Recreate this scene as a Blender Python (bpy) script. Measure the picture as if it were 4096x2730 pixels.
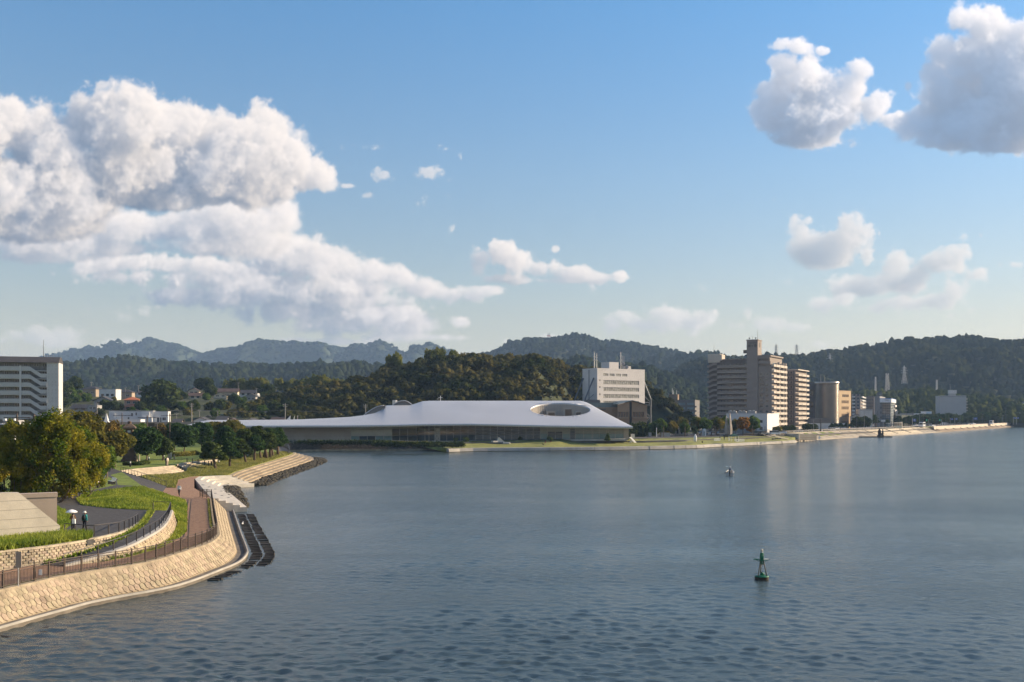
import bpy,bmesh,math,random
import numpy as np
from mathutils import Vector,Matrix
for _o in list(bpy.data.objects):
 bpy.data.objects.remove(_o,do_unlink=True)
scene=bpy.context.scene
COL=scene.collection
R=math.radians
rnd=random.Random(7)
# -- camera
# A level 35 mm view with a raised lens (verticals stay vertical), 12.5 m above the lake.
F,YH,H=3982.0,1652.0,12.5
cam_d=bpy.data.cameras.new('camera')
cam=bpy.data.objects.new('camera',cam_d)
COL.objects.link(cam)
cam.location=(0,0,H)
cam.rotation_euler=(R(90),0,0)
cam_d.sensor_width=36.0
cam_d.lens=36.0*F/4096.0
cam_d.shift_y=(YH-1365.0)/4096.0
cam_d.clip_start=0.5
cam_d.clip_end=40000
scene.camera=cam
# -- exposure
scene.view_settings.view_transform='Standard'
scene.view_settings.look='None'
scene.view_settings.gamma=1
scene.view_settings.use_curve_mapping=False
scene.view_settings.exposure=0.95
scene.cycles.use_denoising=True
scene.cycles.max_bounces=5
scene.cycles.diffuse_bounces=2
scene.cycles.glossy_bounces=3
scene.cycles.transmission_bounces=4
scene.cycles.transparent_max_bounces=8
scene.cycles.volume_bounces=0
scene.cycles.caustics_reflective=False
scene.cycles.caustics_refractive=False
scene.cycles.sample_clamp_indirect=4
scene.cycles.use_adaptive_sampling=True
scene.cycles.adaptive_threshold=0.02
SUN_AZ,SUN_EL=R(72),R(22)
SUN=Vector((math.sin(SUN_AZ)*math.cos(SUN_EL),math.cos(SUN_AZ)*math.cos(SUN_EL),math.sin(SUN_EL)))
# -- clouds for the sky
# Cumulus are simulated as small voxel volumes (density, sun shadow march, view march) and stored by
# azimuth / elevation, like a sky photograph.
nrs=np.random.RandomState(11)
def noise_tile(n,beta,seed):
 rs=np.random.RandomState(seed)
 f=np.fft.fftfreq(n)*n
 k=np.sqrt(f[:,None,None]**2+f[None,:,None]**2+f[None,None,:]**2)
 k[0,0,0]=1
 spec=np.fft.fftn(rs.randn(n,n,n))*k**(-beta/2)
 spec[k<2.5]=0
 t=np.real(np.fft.ifftn(spec)).astype(np.float32)
 return(t-t.mean())/t.std()
NT=noise_tile(128,3.9,5)
NT2=noise_tile(128,3.3,9)
CW,CH=2300,900
CX0,CY0=-1120,-960
canvas_rgb=np.zeros((CH,CW,3),np.float32)
canvas_a=np.zeros((CH,CW),np.float32)
def cloud(blobs,dens=1.0,depth=64,rough=0.55,seed=0,warm=0.0,soft=1.0,opac=1.0,flat=None,dark=1.0,thr=0.05):
 """blobs: (x, y, rx, ry) in 2353-wide picture units."""
 global canvas_rgb,canvas_a
 S=2.0
 m=46
 x0=min(b[0]-b[2]for b in blobs)-m;x1=max(b[0]+b[2]for b in blobs)+m
 y0=min(b[1]-b[3]for b in blobs)-m;y1=max(b[1]+b[3]for b in blobs)+m
 ix0=int((x0-CX0)/S);iy0=int((y0-CY0)/S)
 nx=int((x1-x0)/S);ny=int((y1-y0)/S)
 rs=np.random.RandomState(100+seed)
 zmax=max(min(b[2],b[3]*1.6)for b in blobs)*1.15
 nz=depth
 zs=(np.arange(nz)/(nz-1)*2-1)*zmax
 X=(ix0+np.arange(nx))*S+CX0
 Y=(iy0+np.arange(ny))*S+CY0
 field=np.full((ny,nx,nz),-1.0,np.float32)
 for b in blobs:
  bx,by,rx,ry=b[:4]
  rz=min(rx,ry*1.6)
  zc=rs.uniform(-0.3,0.3)*max(0,zmax-rz)
  q=1.45
  ja=np.nonzero(np.abs(Y-by)<ry*q)[0];ia=np.nonzero(np.abs(X-bx)<rx*q)[0]
  if len(ja)==0 or len(ia)==0:continue
  sl=(slice(ja[0],ja[-1]+1),slice(ia[0],ia[-1]+1))
  dy=(Y[sl[0]]-by)/ry
  dy=np.where(dy>0,dy*(1.0+0.0*dy),dy)
  d2=dy[:,None,None]**2+((X[sl[1]]-bx)/rx)[None,:,None]**2+((zs-zc)/rz)[None,None,:]**2
  field[sl]=np.maximum(field[sl],(1-np.sqrt(d2)).astype(np.float32))
 ox,oy,oz=rs.randint(0,128,3)
 def samp(tile,step):
  a=((np.arange(ny)*step+oy)%128).astype(int)
  b=((np.arange(nx)*step+ox)%128).astype(int)
  c=((zs/S*step+oz)%128).astype(int)
  # linear interpolation along x and y keeps slow octaves smooth
  fy=(np.arange(ny)*step+oy)%1;fx=(np.arange(nx)*step+ox)%1
  t=tile[a][:,b][:,:,c]
  if step<0.99:
   t=t*(1-fy)[:,None,None]+tile[(a+1)%128][:,b][:,:,c]*fy[:,None,None]
   t2=tile[a][:,(b+1)%128][:,:,c]*(1-fy)[:,None,None]+tile[(a+1)%128][:,(b+1)%128][:,:,c]*fy[:,None,None]
   t=t*(1-fx)[None,:,None]+t2*fx[None,:,None]
  return t.astype(np.float32)
 n=samp(NT,0.21)*0.5+samp(NT,0.63)*0.42+samp(NT2,1.37)*0.30
 d=np.clip((field+n*0.30*rough-thr)*(5.0/soft),0,1)**1.3
 d*=0.055*dens
 # optical depth towards the sun (right, up and a little behind the cloud)
 cxm=float(np.mean([b[0]for b in blobs]))
 rel=SUN_AZ-math.atan2((cxm*1.7408-2048),F)
 L=np.array([max(.45,math.sin(rel))*.92,-0.40,math.cos(rel)*.92-.30])
 tau=np.zeros_like(d)
 sy=L[1]/L[0];sz=L[2]/L[0]*(S/(zs[1]-zs[0]))
 cur=np.zeros((ny,nz),np.float32)
 ay=int(math.floor(sy));fy=sy-ay;az=int(math.floor(sz));fz=sz-az
 def shift(a,sh,ax):
  r=np.roll(a,-sh,axis=ax)
  if sh>0:
   if ax==0:r[-sh:]=0
   else:r[:,-sh:]=0
  elif sh<0:
   if ax==0:r[:-sh]=0
   else:r[:,:-sh]=0
  return r
 for i in range(nx-2,-1,-1):
  c=cur+d[:,i+1,:]*S*1.19
  c=shift(c,ay,0)*(1-fy)+shift(c,ay+1,0)*fy
  c=shift(c,az,1)*(1-fz)+shift(c,az+1,1)*fz
  cur=c
  tau[:,i,:]=cur
  # openness to the sky above
 up=np.cumsum(d,axis=0)*S
 dzl=zs[1]-zs[0]
 def box(a,r,ax):
  c=np.cumsum(np.concatenate([np.repeat(a.take([0],ax),r+1,ax),a,np.repeat(a.take([-1],ax),r,ax)],ax),ax)
  n=a.shape[ax]
  return(c.take(range(2*r+1,2*r+1+n),ax)-c.take(range(0,n),ax))/(2*r+1)
 tb=box(box(tau,4,0),4,1)
 sun=0.36*np.exp(-tau*0.42)+0.62*np.exp(-tb*0.20)+0.05*np.exp(-tb*0.03)
 amb=0.62+0.38*np.exp(-up*0.14)
 T=np.exp(-np.cumsum(d,axis=2)*dzl)
 w=np.concatenate([np.ones_like(T[:,:,:1]),T[:,:,:-1]],axis=2)-T
 s_l=(w*sun).sum(2);s_a=(w*amb).sum(2);al=1-T[:,:,-1]
 # fade the voxel box border
 lit=np.array([0.90,0.70,0.48])*(1-warm)+np.array([0.72,0.56,0.40])*warm
 sha=(np.array([0.165,0.255,0.395])*(1-warm)+np.array([0.34,0.40,0.46])*warm)*dark
 rgb=s_l[:,:,None]*lit*0.98+s_a[:,:,None]*sha
 rgb*=opac;al=al*opac
 # composite over the canvas
 cy0,cx0=max(0,-iy0),max(0,-ix0)
 cy1,cx1=min(ny,CH-iy0),min(nx,CW-ix0)
 if cy1<=cy0 or cx1<=cx0:return
 t=(slice(iy0+cy0,iy0+cy1),slice(ix0+cx0,ix0+cx1))
 k=1-al[cy0:cy1,cx0:cx1]
 canvas_rgb[t]=canvas_rgb[t]*k[:,:,None]+rgb[cy0:cy1,cx0:cx1]
 canvas_a[t]=canvas_a[t]*k+al[cy0:cy1,cx0:cx1]
 # far, low banks first
cloud([(110,778,75,20),(150,770,40,18),(280,792,45,13),(45,772,18,10),(85,765,28,14)],seed=1,warm=.45,opac=.55,depth=24,rough=1.7)
cloud([(1405,745,30,30),(1430,725,26,18),(1480,748,60,22),(1520,722,40,22),(1580,735,60,28),(1625,735,26,26)],seed=2,warm=.5,opac=.8,depth=28,rough=1.9)
cloud([(1718,722,13,22),(1765,745,40,18),(1700,750,30,8),(1830,752,40,9),(1930,792,60,12),(1270,775,40,10),(1160,785,14,12),(1055,740,22,14)],seed=3,warm=.6,opac=.6,depth=20,rough=1.9)
cloud([(1880,705,55,18),(1940,688,36,18),(1990,708,50,11),(2080,695,70,15),(2150,690,60,16),(2200,672,26,26),(2080,660,50,14)],seed=4,warm=.5,opac=.78,depth=24,rough=1.9)
cloud([(1930,655,32,22),(1985,658,45,18),(2040,652,50,18),(2065,610,30,38),(2100,640,34,30),(2150,600,24,26),(2195,605,36,30),(2245,628,34,20),(2320,608,34,10),(2185,572,14,7)],seed=5,warm=.5,opac=.85,depth=26,rough=2.0)
cloud([(1840,555,24,44),(1868,575,30,30),(1905,580,50,26),(1925,560,36,30),(1965,535,40,38),(1995,570,16,30),(1860,505,16,14),(1890,600,40,14)],seed=6,warm=.4,opac=.85,depth=26,rough=2.0)
# out of the frame to either side and above, the same kind of sky goes on
for i,(cx,cy,sc)in enumerate([(-820,560,1.0),(-560,700,.7),(2800,660,.8),(3050,420,1.3),(-900,250,1.2),(3300,690,.8),(600,-330,1.0),(1500,-520,1.2),(2500,-420,1.1),(-300,-500,1.2)]):
 rr=random.Random(i+40)
 cloud([(cx+rr.uniform(-130,130)*sc,cy+rr.uniform(-28,28)*sc,rr.uniform(40,80)*sc,rr.uniform(25,48)*sc)for _ in range(8)],seed=60+i,warm=.25,opac=.9,depth=24,rough=1.9)
 # the long middle bank
cloud([(220,612,80,24),(300,606,70,30),(390,606,75,34),(465,612,70,32),(540,622,90,38),(640,590,70,62),(690,575,50,40),(700,612,90,48),(780,608,65,36),(850,630,80,34),(920,636,60,32),(975,660,50,26),(1040,675,60,20),(1120,668,40,12),(420,676,110,26),(540,690,130,24),(660,715,130,30),(760,745,110,28),(870,720,120,32),(940,745,70,24),(820,690,150,30),(1060,740,24,14),(640,660,220,44),(300,636,110,26),(500,640,200,36),(800,665,170,36),(950,775,130,10),(740,785,90,10)],seed=7,depth=64,dens=.9,rough=1.25,warm=.12,soft=1.25)
cloud([(1105,592,26,24),(1098,618,22,34),(1160,585,38,28),(1200,602,46,30),(1250,615,50,26),(1310,630,60,20),(1370,638,55,16),(1425,636,26,17),(1160,640,70,14),(1270,645,90,10),(1275,575,12,9),(1135,568,14,12)],seed=8,depth=30,rough=1.25,warm=.2,dens=1.1)
cloud([(885,400,24,20),(872,392,12,10),(985,396,26,13),(1003,392,14,7),(843,450,12,7)],seed=9,depth=16,warm=.35,opac=.7,rough=2.2)
# shade-filled shelf under the big cumulus, then the cumulus itself
cloud([(60,540,240,52),(300,520,160,44),(430,520,120,46),(560,512,120,54),(640,500,60,50),(200,572,220,22),(600,556,100,46),(100,590,160,18),(-150,560,160,40),(500,560,160,30)],seed=10,depth=40,rough=.8,warm=.10,dens=.9,soft=2.0,dark=1.05,thr=0.0)
cloud([(-60,300,120,100),(20,285,70,82),(75,318,76,84),(120,350,66,66),(195,285,56,70),(240,276,76,64),(300,300,96,88),(375,286,78,66),(430,310,84,72),(500,325,70,74),(560,345,86,82),(600,290,44,62),(632,310,42,58),(645,375,86,72),(705,402,60,50),(748,420,34,34),(755,402,22,20),(800,428,22,8),(480,405,140,66),(570,432,120,46),(330,385,160,70),(150,420,200,64),(-60,420,200,80),(300,440,220,44),(60,470,250,52),(380,455,170,30),(-200,400,150,90),(20,515,220,40)],seed=12,depth=84,dens=1.1,rough=.78,dark=1.0,thr=0.0)
cloud([(1790,105,36,20),(1830,104,44,26),(1892,117,20,12),(1770,215,44,34),(1800,150,46,46),(1840,200,80,70),(1790,260,62,50),(1860,270,100,54),(1930,240,70,60),(1978,160,34,32),(1960,200,46,44),(2010,245,44,40),(2050,275,40,22),(1850,320,60,20)],seed=13,depth=60,rough=1.0,dens=1.2,dark=1.35)
cloud([(2215,50,46,38),(2260,60,60,44),(2320,90,60,50),(2390,100,70,60),(2170,120,50,46),(2230,140,90,70),(2140,165,40,36),(2320,180,100,90),(2420,200,110,120),(2180,220,74,60),(2130,280,66,46),(2230,270,110,64),(2330,290,110,50),(2180,320,110,26),(2280,330,100,22),(2090,300,36,26),(2450,300,110,50),(2085,200,14,14)],seed=14,depth=76,rough=1.0,dens=1.1,dark=1.35)
# canvas -> azimuth / elevation map
MW,MH=2304,900
EL_MAX=R(40)
az=(np.arange(MW)+.5)/MW*(math.pi/2)-math.pi/4
el=(np.arange(MH)+.5)/MH*EL_MAX
AZ,EL=np.meshgrid(az,el)
px=(2048+F*np.tan(AZ))/1.7408
py=(YH-F*np.tan(EL)/np.cos(AZ))/1.7408
cxf=np.clip((px-CX0)/2.0,0,CW-1.01);cyf=np.clip((py-CY0)/2.0,0,CH-1.01)
i0=cxf.astype(int);j0=cyf.astype(int);fx=(cxf-i0)[...,None];fy=(cyf-j0)[...,None]
canvas_rgb[-12:]=0;canvas_a[-12:]=0
full=np.concatenate([canvas_rgb,canvas_a[...,None]],axis=2)
smp=(full[j0,i0]*(1-fx)+full[j0,i0+1]*fx)*(1-fy)+(full[j0+1,i0]*(1-fx)+full[j0+1,i0+1]*fx)*fy
img=bpy.data.images.new('cloud_map',MW,MH,alpha=True,float_buffer=True)
img.alpha_mode='CHANNEL_PACKED'
img.colorspace_settings.name='Non-Color'
img.pixels.foreach_set(np.ascontiguousarray(smp,dtype=np.float32).ravel())
img.pack()
del full,smp,canvas_rgb,canvas_a,NT2
# -- world
world=bpy.data.worlds.new('World')
scene.world=world
world.use_nodes=True
wn,wl=world.node_tree.nodes,world.node_tree.links
wn.clear()
w_out=wn.new('ShaderNodeOutputWorld')
sky=wn.new('ShaderNodeTexSky')
sky.sky_type='NISHITA'
sky.sun_disc=False
sky.sun_elevation=SUN_EL
sky.sun_rotation=SUN_AZ
sky.altitude=0
sky.air_density=1.0
sky.dust_density=0.25
sky.ozone_density=1.6
SKY_STRENGTH=0.077
w_tc=wn.new('ShaderNodeTexCoord')
w_sep=wn.new('ShaderNodeSeparateXYZ')
wl.new(w_tc.outputs['Generated'],w_sep.inputs[0])
def wmath(op,a,b=None):
 n=wn.new('ShaderNodeMath');n.operation=op
 for i,v in enumerate((a,b)):
  if v is None:continue
  if isinstance(v,(int,float)):n.inputs[i].default_value=v
  else:wl.new(v,n.inputs[i])
 return n.outputs[0]
u=wmath('MULTIPLY_ADD',wmath('ARCTAN2',w_sep.outputs[0],w_sep.outputs[1]),2/math.pi);u.node.inputs[2].default_value=0.5
v=wmath('MULTIPLY',wmath('ARCSINE',wmath('MAXIMUM',w_sep.outputs[2],0.0)),1/EL_MAX)
w_comb=wn.new('ShaderNodeCombineXYZ')
wl.new(u,w_comb.inputs[0]);wl.new(v,w_comb.inputs[1])
w_img=wn.new('ShaderNodeTexImage')
w_img.image=img
w_img.extension='MIRROR'
wl.new(w_comb.outputs[0],w_img.inputs[0])
bg1=wn.new('ShaderNodeBackground');bg1.inputs[1].default_value=SKY_STRENGTH*1.38
w_ramp=wn.new('ShaderNodeValToRGB')
wl.new(w_sep.outputs[2],w_ramp.inputs[0])
cr=w_ramp.color_ramp
cr.elements[0].position=0.0;cr.elements[0].color=(.80,.60,.49,1)
cr.elements[1].position=0.8;cr.elements[1].color=(.38,.68,.98,1)
for p_,c_ in((.09,(.74,.59,.50)),(.23,(.66,.70,.71)),(.38,(.49,.76,.90))):
 e_=cr.elements.new(p_);e_.color=(*c_,1)
w_mul=wn.new('ShaderNodeVectorMath');w_mul.operation='MULTIPLY'
wl.new(sky.outputs[0],w_mul.inputs[0]);wl.new(w_ramp.outputs[0],w_mul.inputs[1])
wl.new(w_mul.outputs[0],bg1.inputs[0])
bg2=wn.new('ShaderNodeBackground');bg2.inputs[1].default_value=0.58
w_div=wn.new('ShaderNodeVectorMath');w_div.operation='SCALE'
wl.new(w_img.outputs[0],w_div.inputs[0])
wl.new(wmath('DIVIDE',1.0,wmath('MAXIMUM',w_img.outputs[1],0.004)),w_div.inputs[3])
wl.new(w_div.outputs[0],bg2.inputs[0])
w_mix=wn.new('ShaderNodeMixShader')
wl.new(w_img.outputs[1],w_mix.inputs[0]);wl.new(bg1.outputs[0],w_mix.inputs[1]);wl.new(bg2.outputs[0],w_mix.inputs[2])
wl.new(w_mix.outputs[0],w_out.inputs[0])
world.cycles.sampling_method='MANUAL'
world.cycles.sample_map_resolution=512
# -- sun
sun_d=bpy.data.lights.new('sun','SUN')
sun_d.energy=5.0
sun_d.angle=R(0.53)
sun_d.color=(1.0,0.80,0.56)
sun=bpy.data.objects.new('sun',sun_d)
COL.objects.link(sun)
sun.rotation_euler=(-SUN).to_track_quat('-Z','Y').to_euler()
sun.location=(200,60,120)
# == helpers
def P(x,y,D):
 """World point seen at photo bearing (x, y) standing D metres away."""
 return Vector(((x-2048)/F*D,D,H+(YH-y)/F*D))
def G(x,y,z):
 """World point on level z seen at photo bearing (x, y)."""
 return P(x,y,F*(H-z)/(y-YH))
def GX(x,D,z):
 return Vector(((x-2048)/F*D,D,z))
def ZY(y,D):
 return H+(YH-y)/F*D
class MB:
 """Collects polygons; build() links them as one mesh object."""
 def __init__(s):s.v,s.f,s.m=[],[],[]
 def add(s,vs,fs,mi=0):
  b=len(s.v)
  s.v.extend([tuple(p)for p in vs]);s.f.extend([tuple(b+i for i in f)for f in fs]);s.m.extend([mi]*len(fs))
  return s
 def quad(s,a,b,c,d,mi=0):return s.add([a,b,c,d],[(0,1,2,3)],mi)
 def poly(s,pts,mi=0):return s.add(pts,[tuple(range(len(pts)))],mi)
 def box(s,c,size,yaw=0.0,mi=0,tilt=None):
  """c = centre of the base; size = x, y, z."""
  hx,hy,hz=size[0]/2,size[1]/2,size[2]
  cs,sn=math.cos(yaw),math.sin(yaw)
  vs=[]
  for z in(0,hz):
   for x,y in((-hx,-hy),(hx,-hy),(hx,hy),(-hx,hy)):
    p=Vector((x,y,z))
    if tilt is not None:p=tilt@p
    vs.append((c[0]+p.x*cs-p.y*sn,c[1]+p.x*sn+p.y*cs,c[2]+p.z))
  return s.add(vs,[(3,2,1,0),(4,5,6,7),(0,1,5,4),(1,2,6,5),(2,3,7,6),(3,0,4,7)],mi)
 def prism(s,pts,z0,z1,mi=0,cap_mi=None):
  """Upright prism over a counter-clockwise plan polygon; z0, z1 may be lists."""
  n=len(pts)
  zz0=z0 if hasattr(z0,'__len__')else[z0]*n
  zz1=z1 if hasattr(z1,'__len__')else[z1]*n
  b=len(s.v)
  s.v.extend([(p[0],p[1],zz0[i])for i,p in enumerate(pts)]+[(p[0],p[1],zz1[i])for i,p in enumerate(pts)])
  for i in range(n):
   j=(i+1)%n
   s.f.append((b+i,b+j,b+n+j,b+n+i));s.m.append(mi)
  s.f.append(tuple(b+n+i for i in range(n)));s.m.append(mi if cap_mi is None else cap_mi)
  s.f.append(tuple(b+i for i in reversed(range(n))));s.m.append(mi)
  return s
 def tube(s,pts,rad,seg=6,mi=0,caps=True):
  """Tube through pts with a radius (or a list of radii)."""
  pts=[Vector(p)for p in pts];n=len(pts)
  rr=rad if hasattr(rad,'__len__')else[rad]*n
  b=len(s.v)
  prev=None
  for i,p in enumerate(pts):
   d=(pts[min(i+1,n-1)]-pts[max(i-1,0)])
   d=d.normalized()if d.length>1e-9 else Vector((0,0,1))
   if prev is None:
    a=Vector((1,0,0))if abs(d.x)<.8 else Vector((0,1,0))
   else:a=prev
   a=(a-d*a.dot(d)).normalized();prev=a
   c=d.cross(a)
   for k in range(seg):
    t=2*math.pi*k/seg
    q=p+(a*math.cos(t)+c*math.sin(t))*rr[i]
    s.v.append(tuple(q))
  for i in range(n-1):
   for k in range(seg):
    k2=(k+1)%seg
    s.f.append((b+i*seg+k,b+i*seg+k2,b+(i+1)*seg+k2,b+(i+1)*seg+k));s.m.append(mi)
  if caps:
   s.f.append(tuple(b+k for k in reversed(range(seg))));s.m.append(mi)
   s.f.append(tuple(b+(n-1)*seg+k for k in range(seg)));s.m.append(mi)
  return s
 def lathe(s,prof,c=(0,0,0),seg=12,mi=0,rot=0.0,sq=1.0):
  """Profile of (radius, z) turned about a vertical axis."""
  b=len(s.v)
  for r,z in prof:
   for k in range(seg):
    t=2*math.pi*k/seg+rot
    s.v.append((c[0]+r*math.cos(t),c[1]+r*math.sin(t)*sq,c[2]+z))
  for i in range(len(prof)-1):
   for k in range(seg):
    k2=(k+1)%seg
    s.f.append((b+i*seg+k,b+i*seg+k2,b+(i+1)*seg+k2,b+(i+1)*seg+k));s.m.append(mi)
  s.f.append(tuple(b+k for k in reversed(range(seg))));s.m.append(mi)
  n=len(prof)-1
  s.f.append(tuple(b+n*seg+k for k in range(seg)));s.m.append(mi)
  return s
 def blob(s,c,r,mi=0,seg=8,rings=5,jit=0.0,rs=None):
  """Ellipsoid, optionally lumpy."""
  b=len(s.v)
  for i in range(rings+1):
   ph=math.pi*i/rings
   for k in range(seg):
    t=2*math.pi*k/seg
    q=1+(rs.uniform(-jit,jit)if rs and 0<i<rings else 0)
    s.v.append((c[0]+r[0]*q*math.sin(ph)*math.cos(t),c[1]+r[1]*q*math.sin(ph)*math.sin(t),c[2]+r[2]*q*math.cos(ph)))
  for i in range(rings):
   for k in range(seg):
    k2=(k+1)%seg
    s.f.append((b+i*seg+k,b+(i+1)*seg+k,b+(i+1)*seg+k2,b+i*seg+k2));s.m.append(mi)
  return s
 def mesh(s,name,mats,smooth=False):
  me=bpy.data.meshes.new(name)
  me.from_pydata(s.v,[],s.f)
  for m in(mats if isinstance(mats,(list,tuple))else[mats]):me.materials.append(m)
  if len(me.materials)>1:me.polygons.foreach_set('material_index',s.m)
  if smooth:me.polygons.foreach_set('use_smooth',[True]*len(me.polygons))
  me.update()
  return me
 def build(s,name,mats,parent=None,smooth=False):
  return link(name,s.mesh(name,mats,smooth),parent)
def world_matrix(o):
 m=Matrix.LocRotScale(o.location,o.rotation_euler,o.scale)
 if o.parent is None:return m
 return world_matrix(o.parent)@o.matrix_parent_inverse@m
def link(name,data,parent=None,loc=None,rz=0.0,scale=None):
 """A new object placed in world space; a parent keeps it there."""
 o=bpy.data.objects.new(name,data)
 COL.objects.link(o)
 if loc is not None:o.location=loc
 if rz:o.rotation_euler=(0,0,rz)
 if scale is not None:o.scale=scale if hasattr(scale,'__len__')else(scale,)*3
 if parent is not None:
  o.parent=parent
  o.matrix_parent_inverse=world_matrix(parent).inverted()
 return o
def tag(o,label=None,cat=None,group=None,kind=None):
 if label:o['label']=label
 if cat:o['category']=cat
 if group:o['group']=group
 if kind:o['kind']=kind
 return o
def thing(name,label,cat,loc,group=None,rz=0.0):
 return tag(link(name,None,None,loc,rz),label,cat,group)
KIDS={}
def copy_tree(o,loc=None,rz=None,scale=None,parent=None):
 """A copy of a thing and of all its parts; mesh data is shared."""
 c=o.copy();COL.objects.link(c)
 if parent is not None:c.parent=parent
 else:
  if loc is not None:c.location=loc
  if rz is not None:c.rotation_euler=(0,0,rz)
  if scale is not None:c.scale=scale if hasattr(scale,'__len__')else(scale,)*3
 kids=KIDS.get(o.name)
 if kids is None:kids=KIDS[o.name]=list(o.children)
 for k in kids:copy_tree(k,parent=c)
 return c
ORD=['first','second','third','fourth','fifth','sixth','seventh','eighth','ninth','tenth','eleventh','twelfth','thirteenth','fourteenth','fifteenth','sixteenth','seventeenth','eighteenth','nineteenth','twentieth']
def ordw(i):
 if i<20:return ORD[i]
 n=i+1
 return f"{n}{'st' if n % 10 == 1 and n % 100 != 11 else 'nd' if n % 10 == 2 and n % 100 != 12 else 'rd' if n % 10 == 3 and n % 100 != 13 else 'th'}"
 # -- materials
def nodes_of(name):
 m=bpy.data.materials.new(name);m.use_nodes=True
 nt=m.node_tree
 return m,nt.nodes,nt.links,nt.nodes['Principled BSDF']
def mat(name,col,rough=.8,metal=0.0,var=.16,scale=.8,bump=0.0,bscale=6.0,spec=.3,col2=None,obj_var=0.0,stretch=(1,1,1),emit=None):
 m,n,l,bs=nodes_of(name)
 bs.inputs['Roughness'].default_value=rough
 bs.inputs['Metallic'].default_value=metal
 bs.inputs['Specular IOR Level'].default_value=spec
 geo=n.new('ShaderNodeNewGeometry')
 mp=n.new('ShaderNodeVectorMath');mp.operation='MULTIPLY';mp.inputs[1].default_value=stretch
 l.new(geo.outputs['Position'],mp.inputs[0])
 tex=n.new('ShaderNodeTexNoise');tex.inputs['Scale'].default_value=scale;tex.inputs['Detail'].default_value=6;tex.inputs['Roughness'].default_value=.65
 l.new(mp.outputs[0],tex.inputs['Vector'])
 mr=n.new('ShaderNodeMapRange');mr.inputs[1].default_value=.32;mr.inputs[2].default_value=.68
 l.new(tex.outputs[0],mr.inputs[0])
 mix=n.new('ShaderNodeMix');mix.data_type='RGBA'
 a=tuple(max(0,c*(1-var))for c in col);b=col2 if col2 else tuple(min(1,c*(1+var))for c in col)
 mix.inputs[6].default_value=(*a,1);mix.inputs[7].default_value=(*b,1)
 l.new(mr.outputs[0],mix.inputs[0])
 out=mix.outputs[2]
 if obj_var:
  oi=n.new('ShaderNodeObjectInfo')
  hs=n.new('ShaderNodeHueSaturation')
  r2=n.new('ShaderNodeMapRange');r2.inputs[3].default_value=1-obj_var;r2.inputs[4].default_value=1+obj_var
  l.new(oi.outputs['Random'],r2.inputs[0]);l.new(r2.outputs[0],hs.inputs['Value'])
  r3=n.new('ShaderNodeMapRange');r3.inputs[3].default_value=.5-obj_var*.12;r3.inputs[4].default_value=.5+obj_var*.12
  wn_=n.new('ShaderNodeTexWhiteNoise');wn_.noise_dimensions='1D'
  l.new(oi.outputs['Random'],wn_.inputs['W']);l.new(wn_.outputs[0],r3.inputs[0]);l.new(r3.outputs[0],hs.inputs['Hue'])
  l.new(out,hs.inputs['Color']);out=hs.outputs[0]
 l.new(out,bs.inputs['Base Color'])
 if bump:
  t2=n.new('ShaderNodeTexNoise');t2.inputs['Scale'].default_value=bscale;t2.inputs['Detail'].default_value=4
  l.new(geo.outputs['Position'],t2.inputs['Vector'])
  bp=n.new('ShaderNodeBump');bp.inputs['Strength'].default_value=min(1,bump);bp.inputs['Distance'].default_value=.05*max(1,bump)
  l.new(t2.outputs[0],bp.inputs['Height']);l.new(bp.outputs[0],bs.inputs['Normal'])
 if emit:bs.inputs['Emission Color'].default_value=(*emit[0],1);bs.inputs['Emission Strength'].default_value=emit[1]
 return m
def leaf_mat(name,c1,c2,scale=.35,trans=.35,obj_var=.12):
 """Foliage: diffuse and translucent, colour varies from spray to spray."""
 m,n,l,bs=nodes_of(name)
 n.remove(bs)
 out=n['Material Output']
 geo=n.new('ShaderNodeNewGeometry')
 tex=n.new('ShaderNodeTexNoise');tex.inputs['Scale'].default_value=scale;tex.inputs['Detail'].default_value=3
 l.new(geo.outputs['Position'],tex.inputs['Vector'])
 mr=n.new('ShaderNodeMapRange');mr.inputs[1].default_value=.36;mr.inputs[2].default_value=.64
 l.new(tex.outputs[0],mr.inputs[0])
 ri=n.new('ShaderNodeMath');ri.operation='MULTIPLY_ADD';ri.inputs[1].default_value=.35;
 l.new(geo.outputs['Random Per Island'],ri.inputs[0]);
 sb=n.new('ShaderNodeMath');sb.operation='SUBTRACT';sb.inputs[1].default_value=.175
 l.new(mr.outputs[0],sb.inputs[0]);l.new(sb.outputs[0],ri.inputs[2])
 mix=n.new('ShaderNodeMix');mix.data_type='RGBA'
 mix.inputs[6].default_value=(*c1,1);mix.inputs[7].default_value=(*c2,1)
 l.new(ri.outputs[0],mix.inputs[0])
 hs=n.new('ShaderNodeHueSaturation');oi=n.new('ShaderNodeObjectInfo')
 r2=n.new('ShaderNodeMapRange');r2.inputs[3].default_value=1-obj_var;r2.inputs[4].default_value=1+obj_var
 l.new(oi.outputs['Random'],r2.inputs[0]);l.new(r2.outputs[0],hs.inputs['Value']);l.new(mix.outputs[2],hs.inputs['Color'])
 df=n.new('ShaderNodeBsdfDiffuse');tr=n.new('ShaderNodeBsdfTranslucent');ms=n.new('ShaderNodeMixShader')
 ms.inputs[0].default_value=trans
 l.new(hs.outputs[0],df.inputs[0]);l.new(hs.outputs[0],tr.inputs[0])
 l.new(df.outputs[0],ms.inputs[1]);l.new(tr.outputs[0],ms.inputs[2]);l.new(ms.outputs[0],out.inputs[0])
 return m
def glass_mat(name,col=(.03,.04,.05),rough=.06,var=.5,scale=.25,spec=.6):
 m=mat(name,col,rough,0,var,scale,spec=spec)
 return m
M={}
M['concrete']=mat('concrete',(.36,.335,.29),.9,var=.22,scale=.5,bump=.3,bscale=9)
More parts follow.
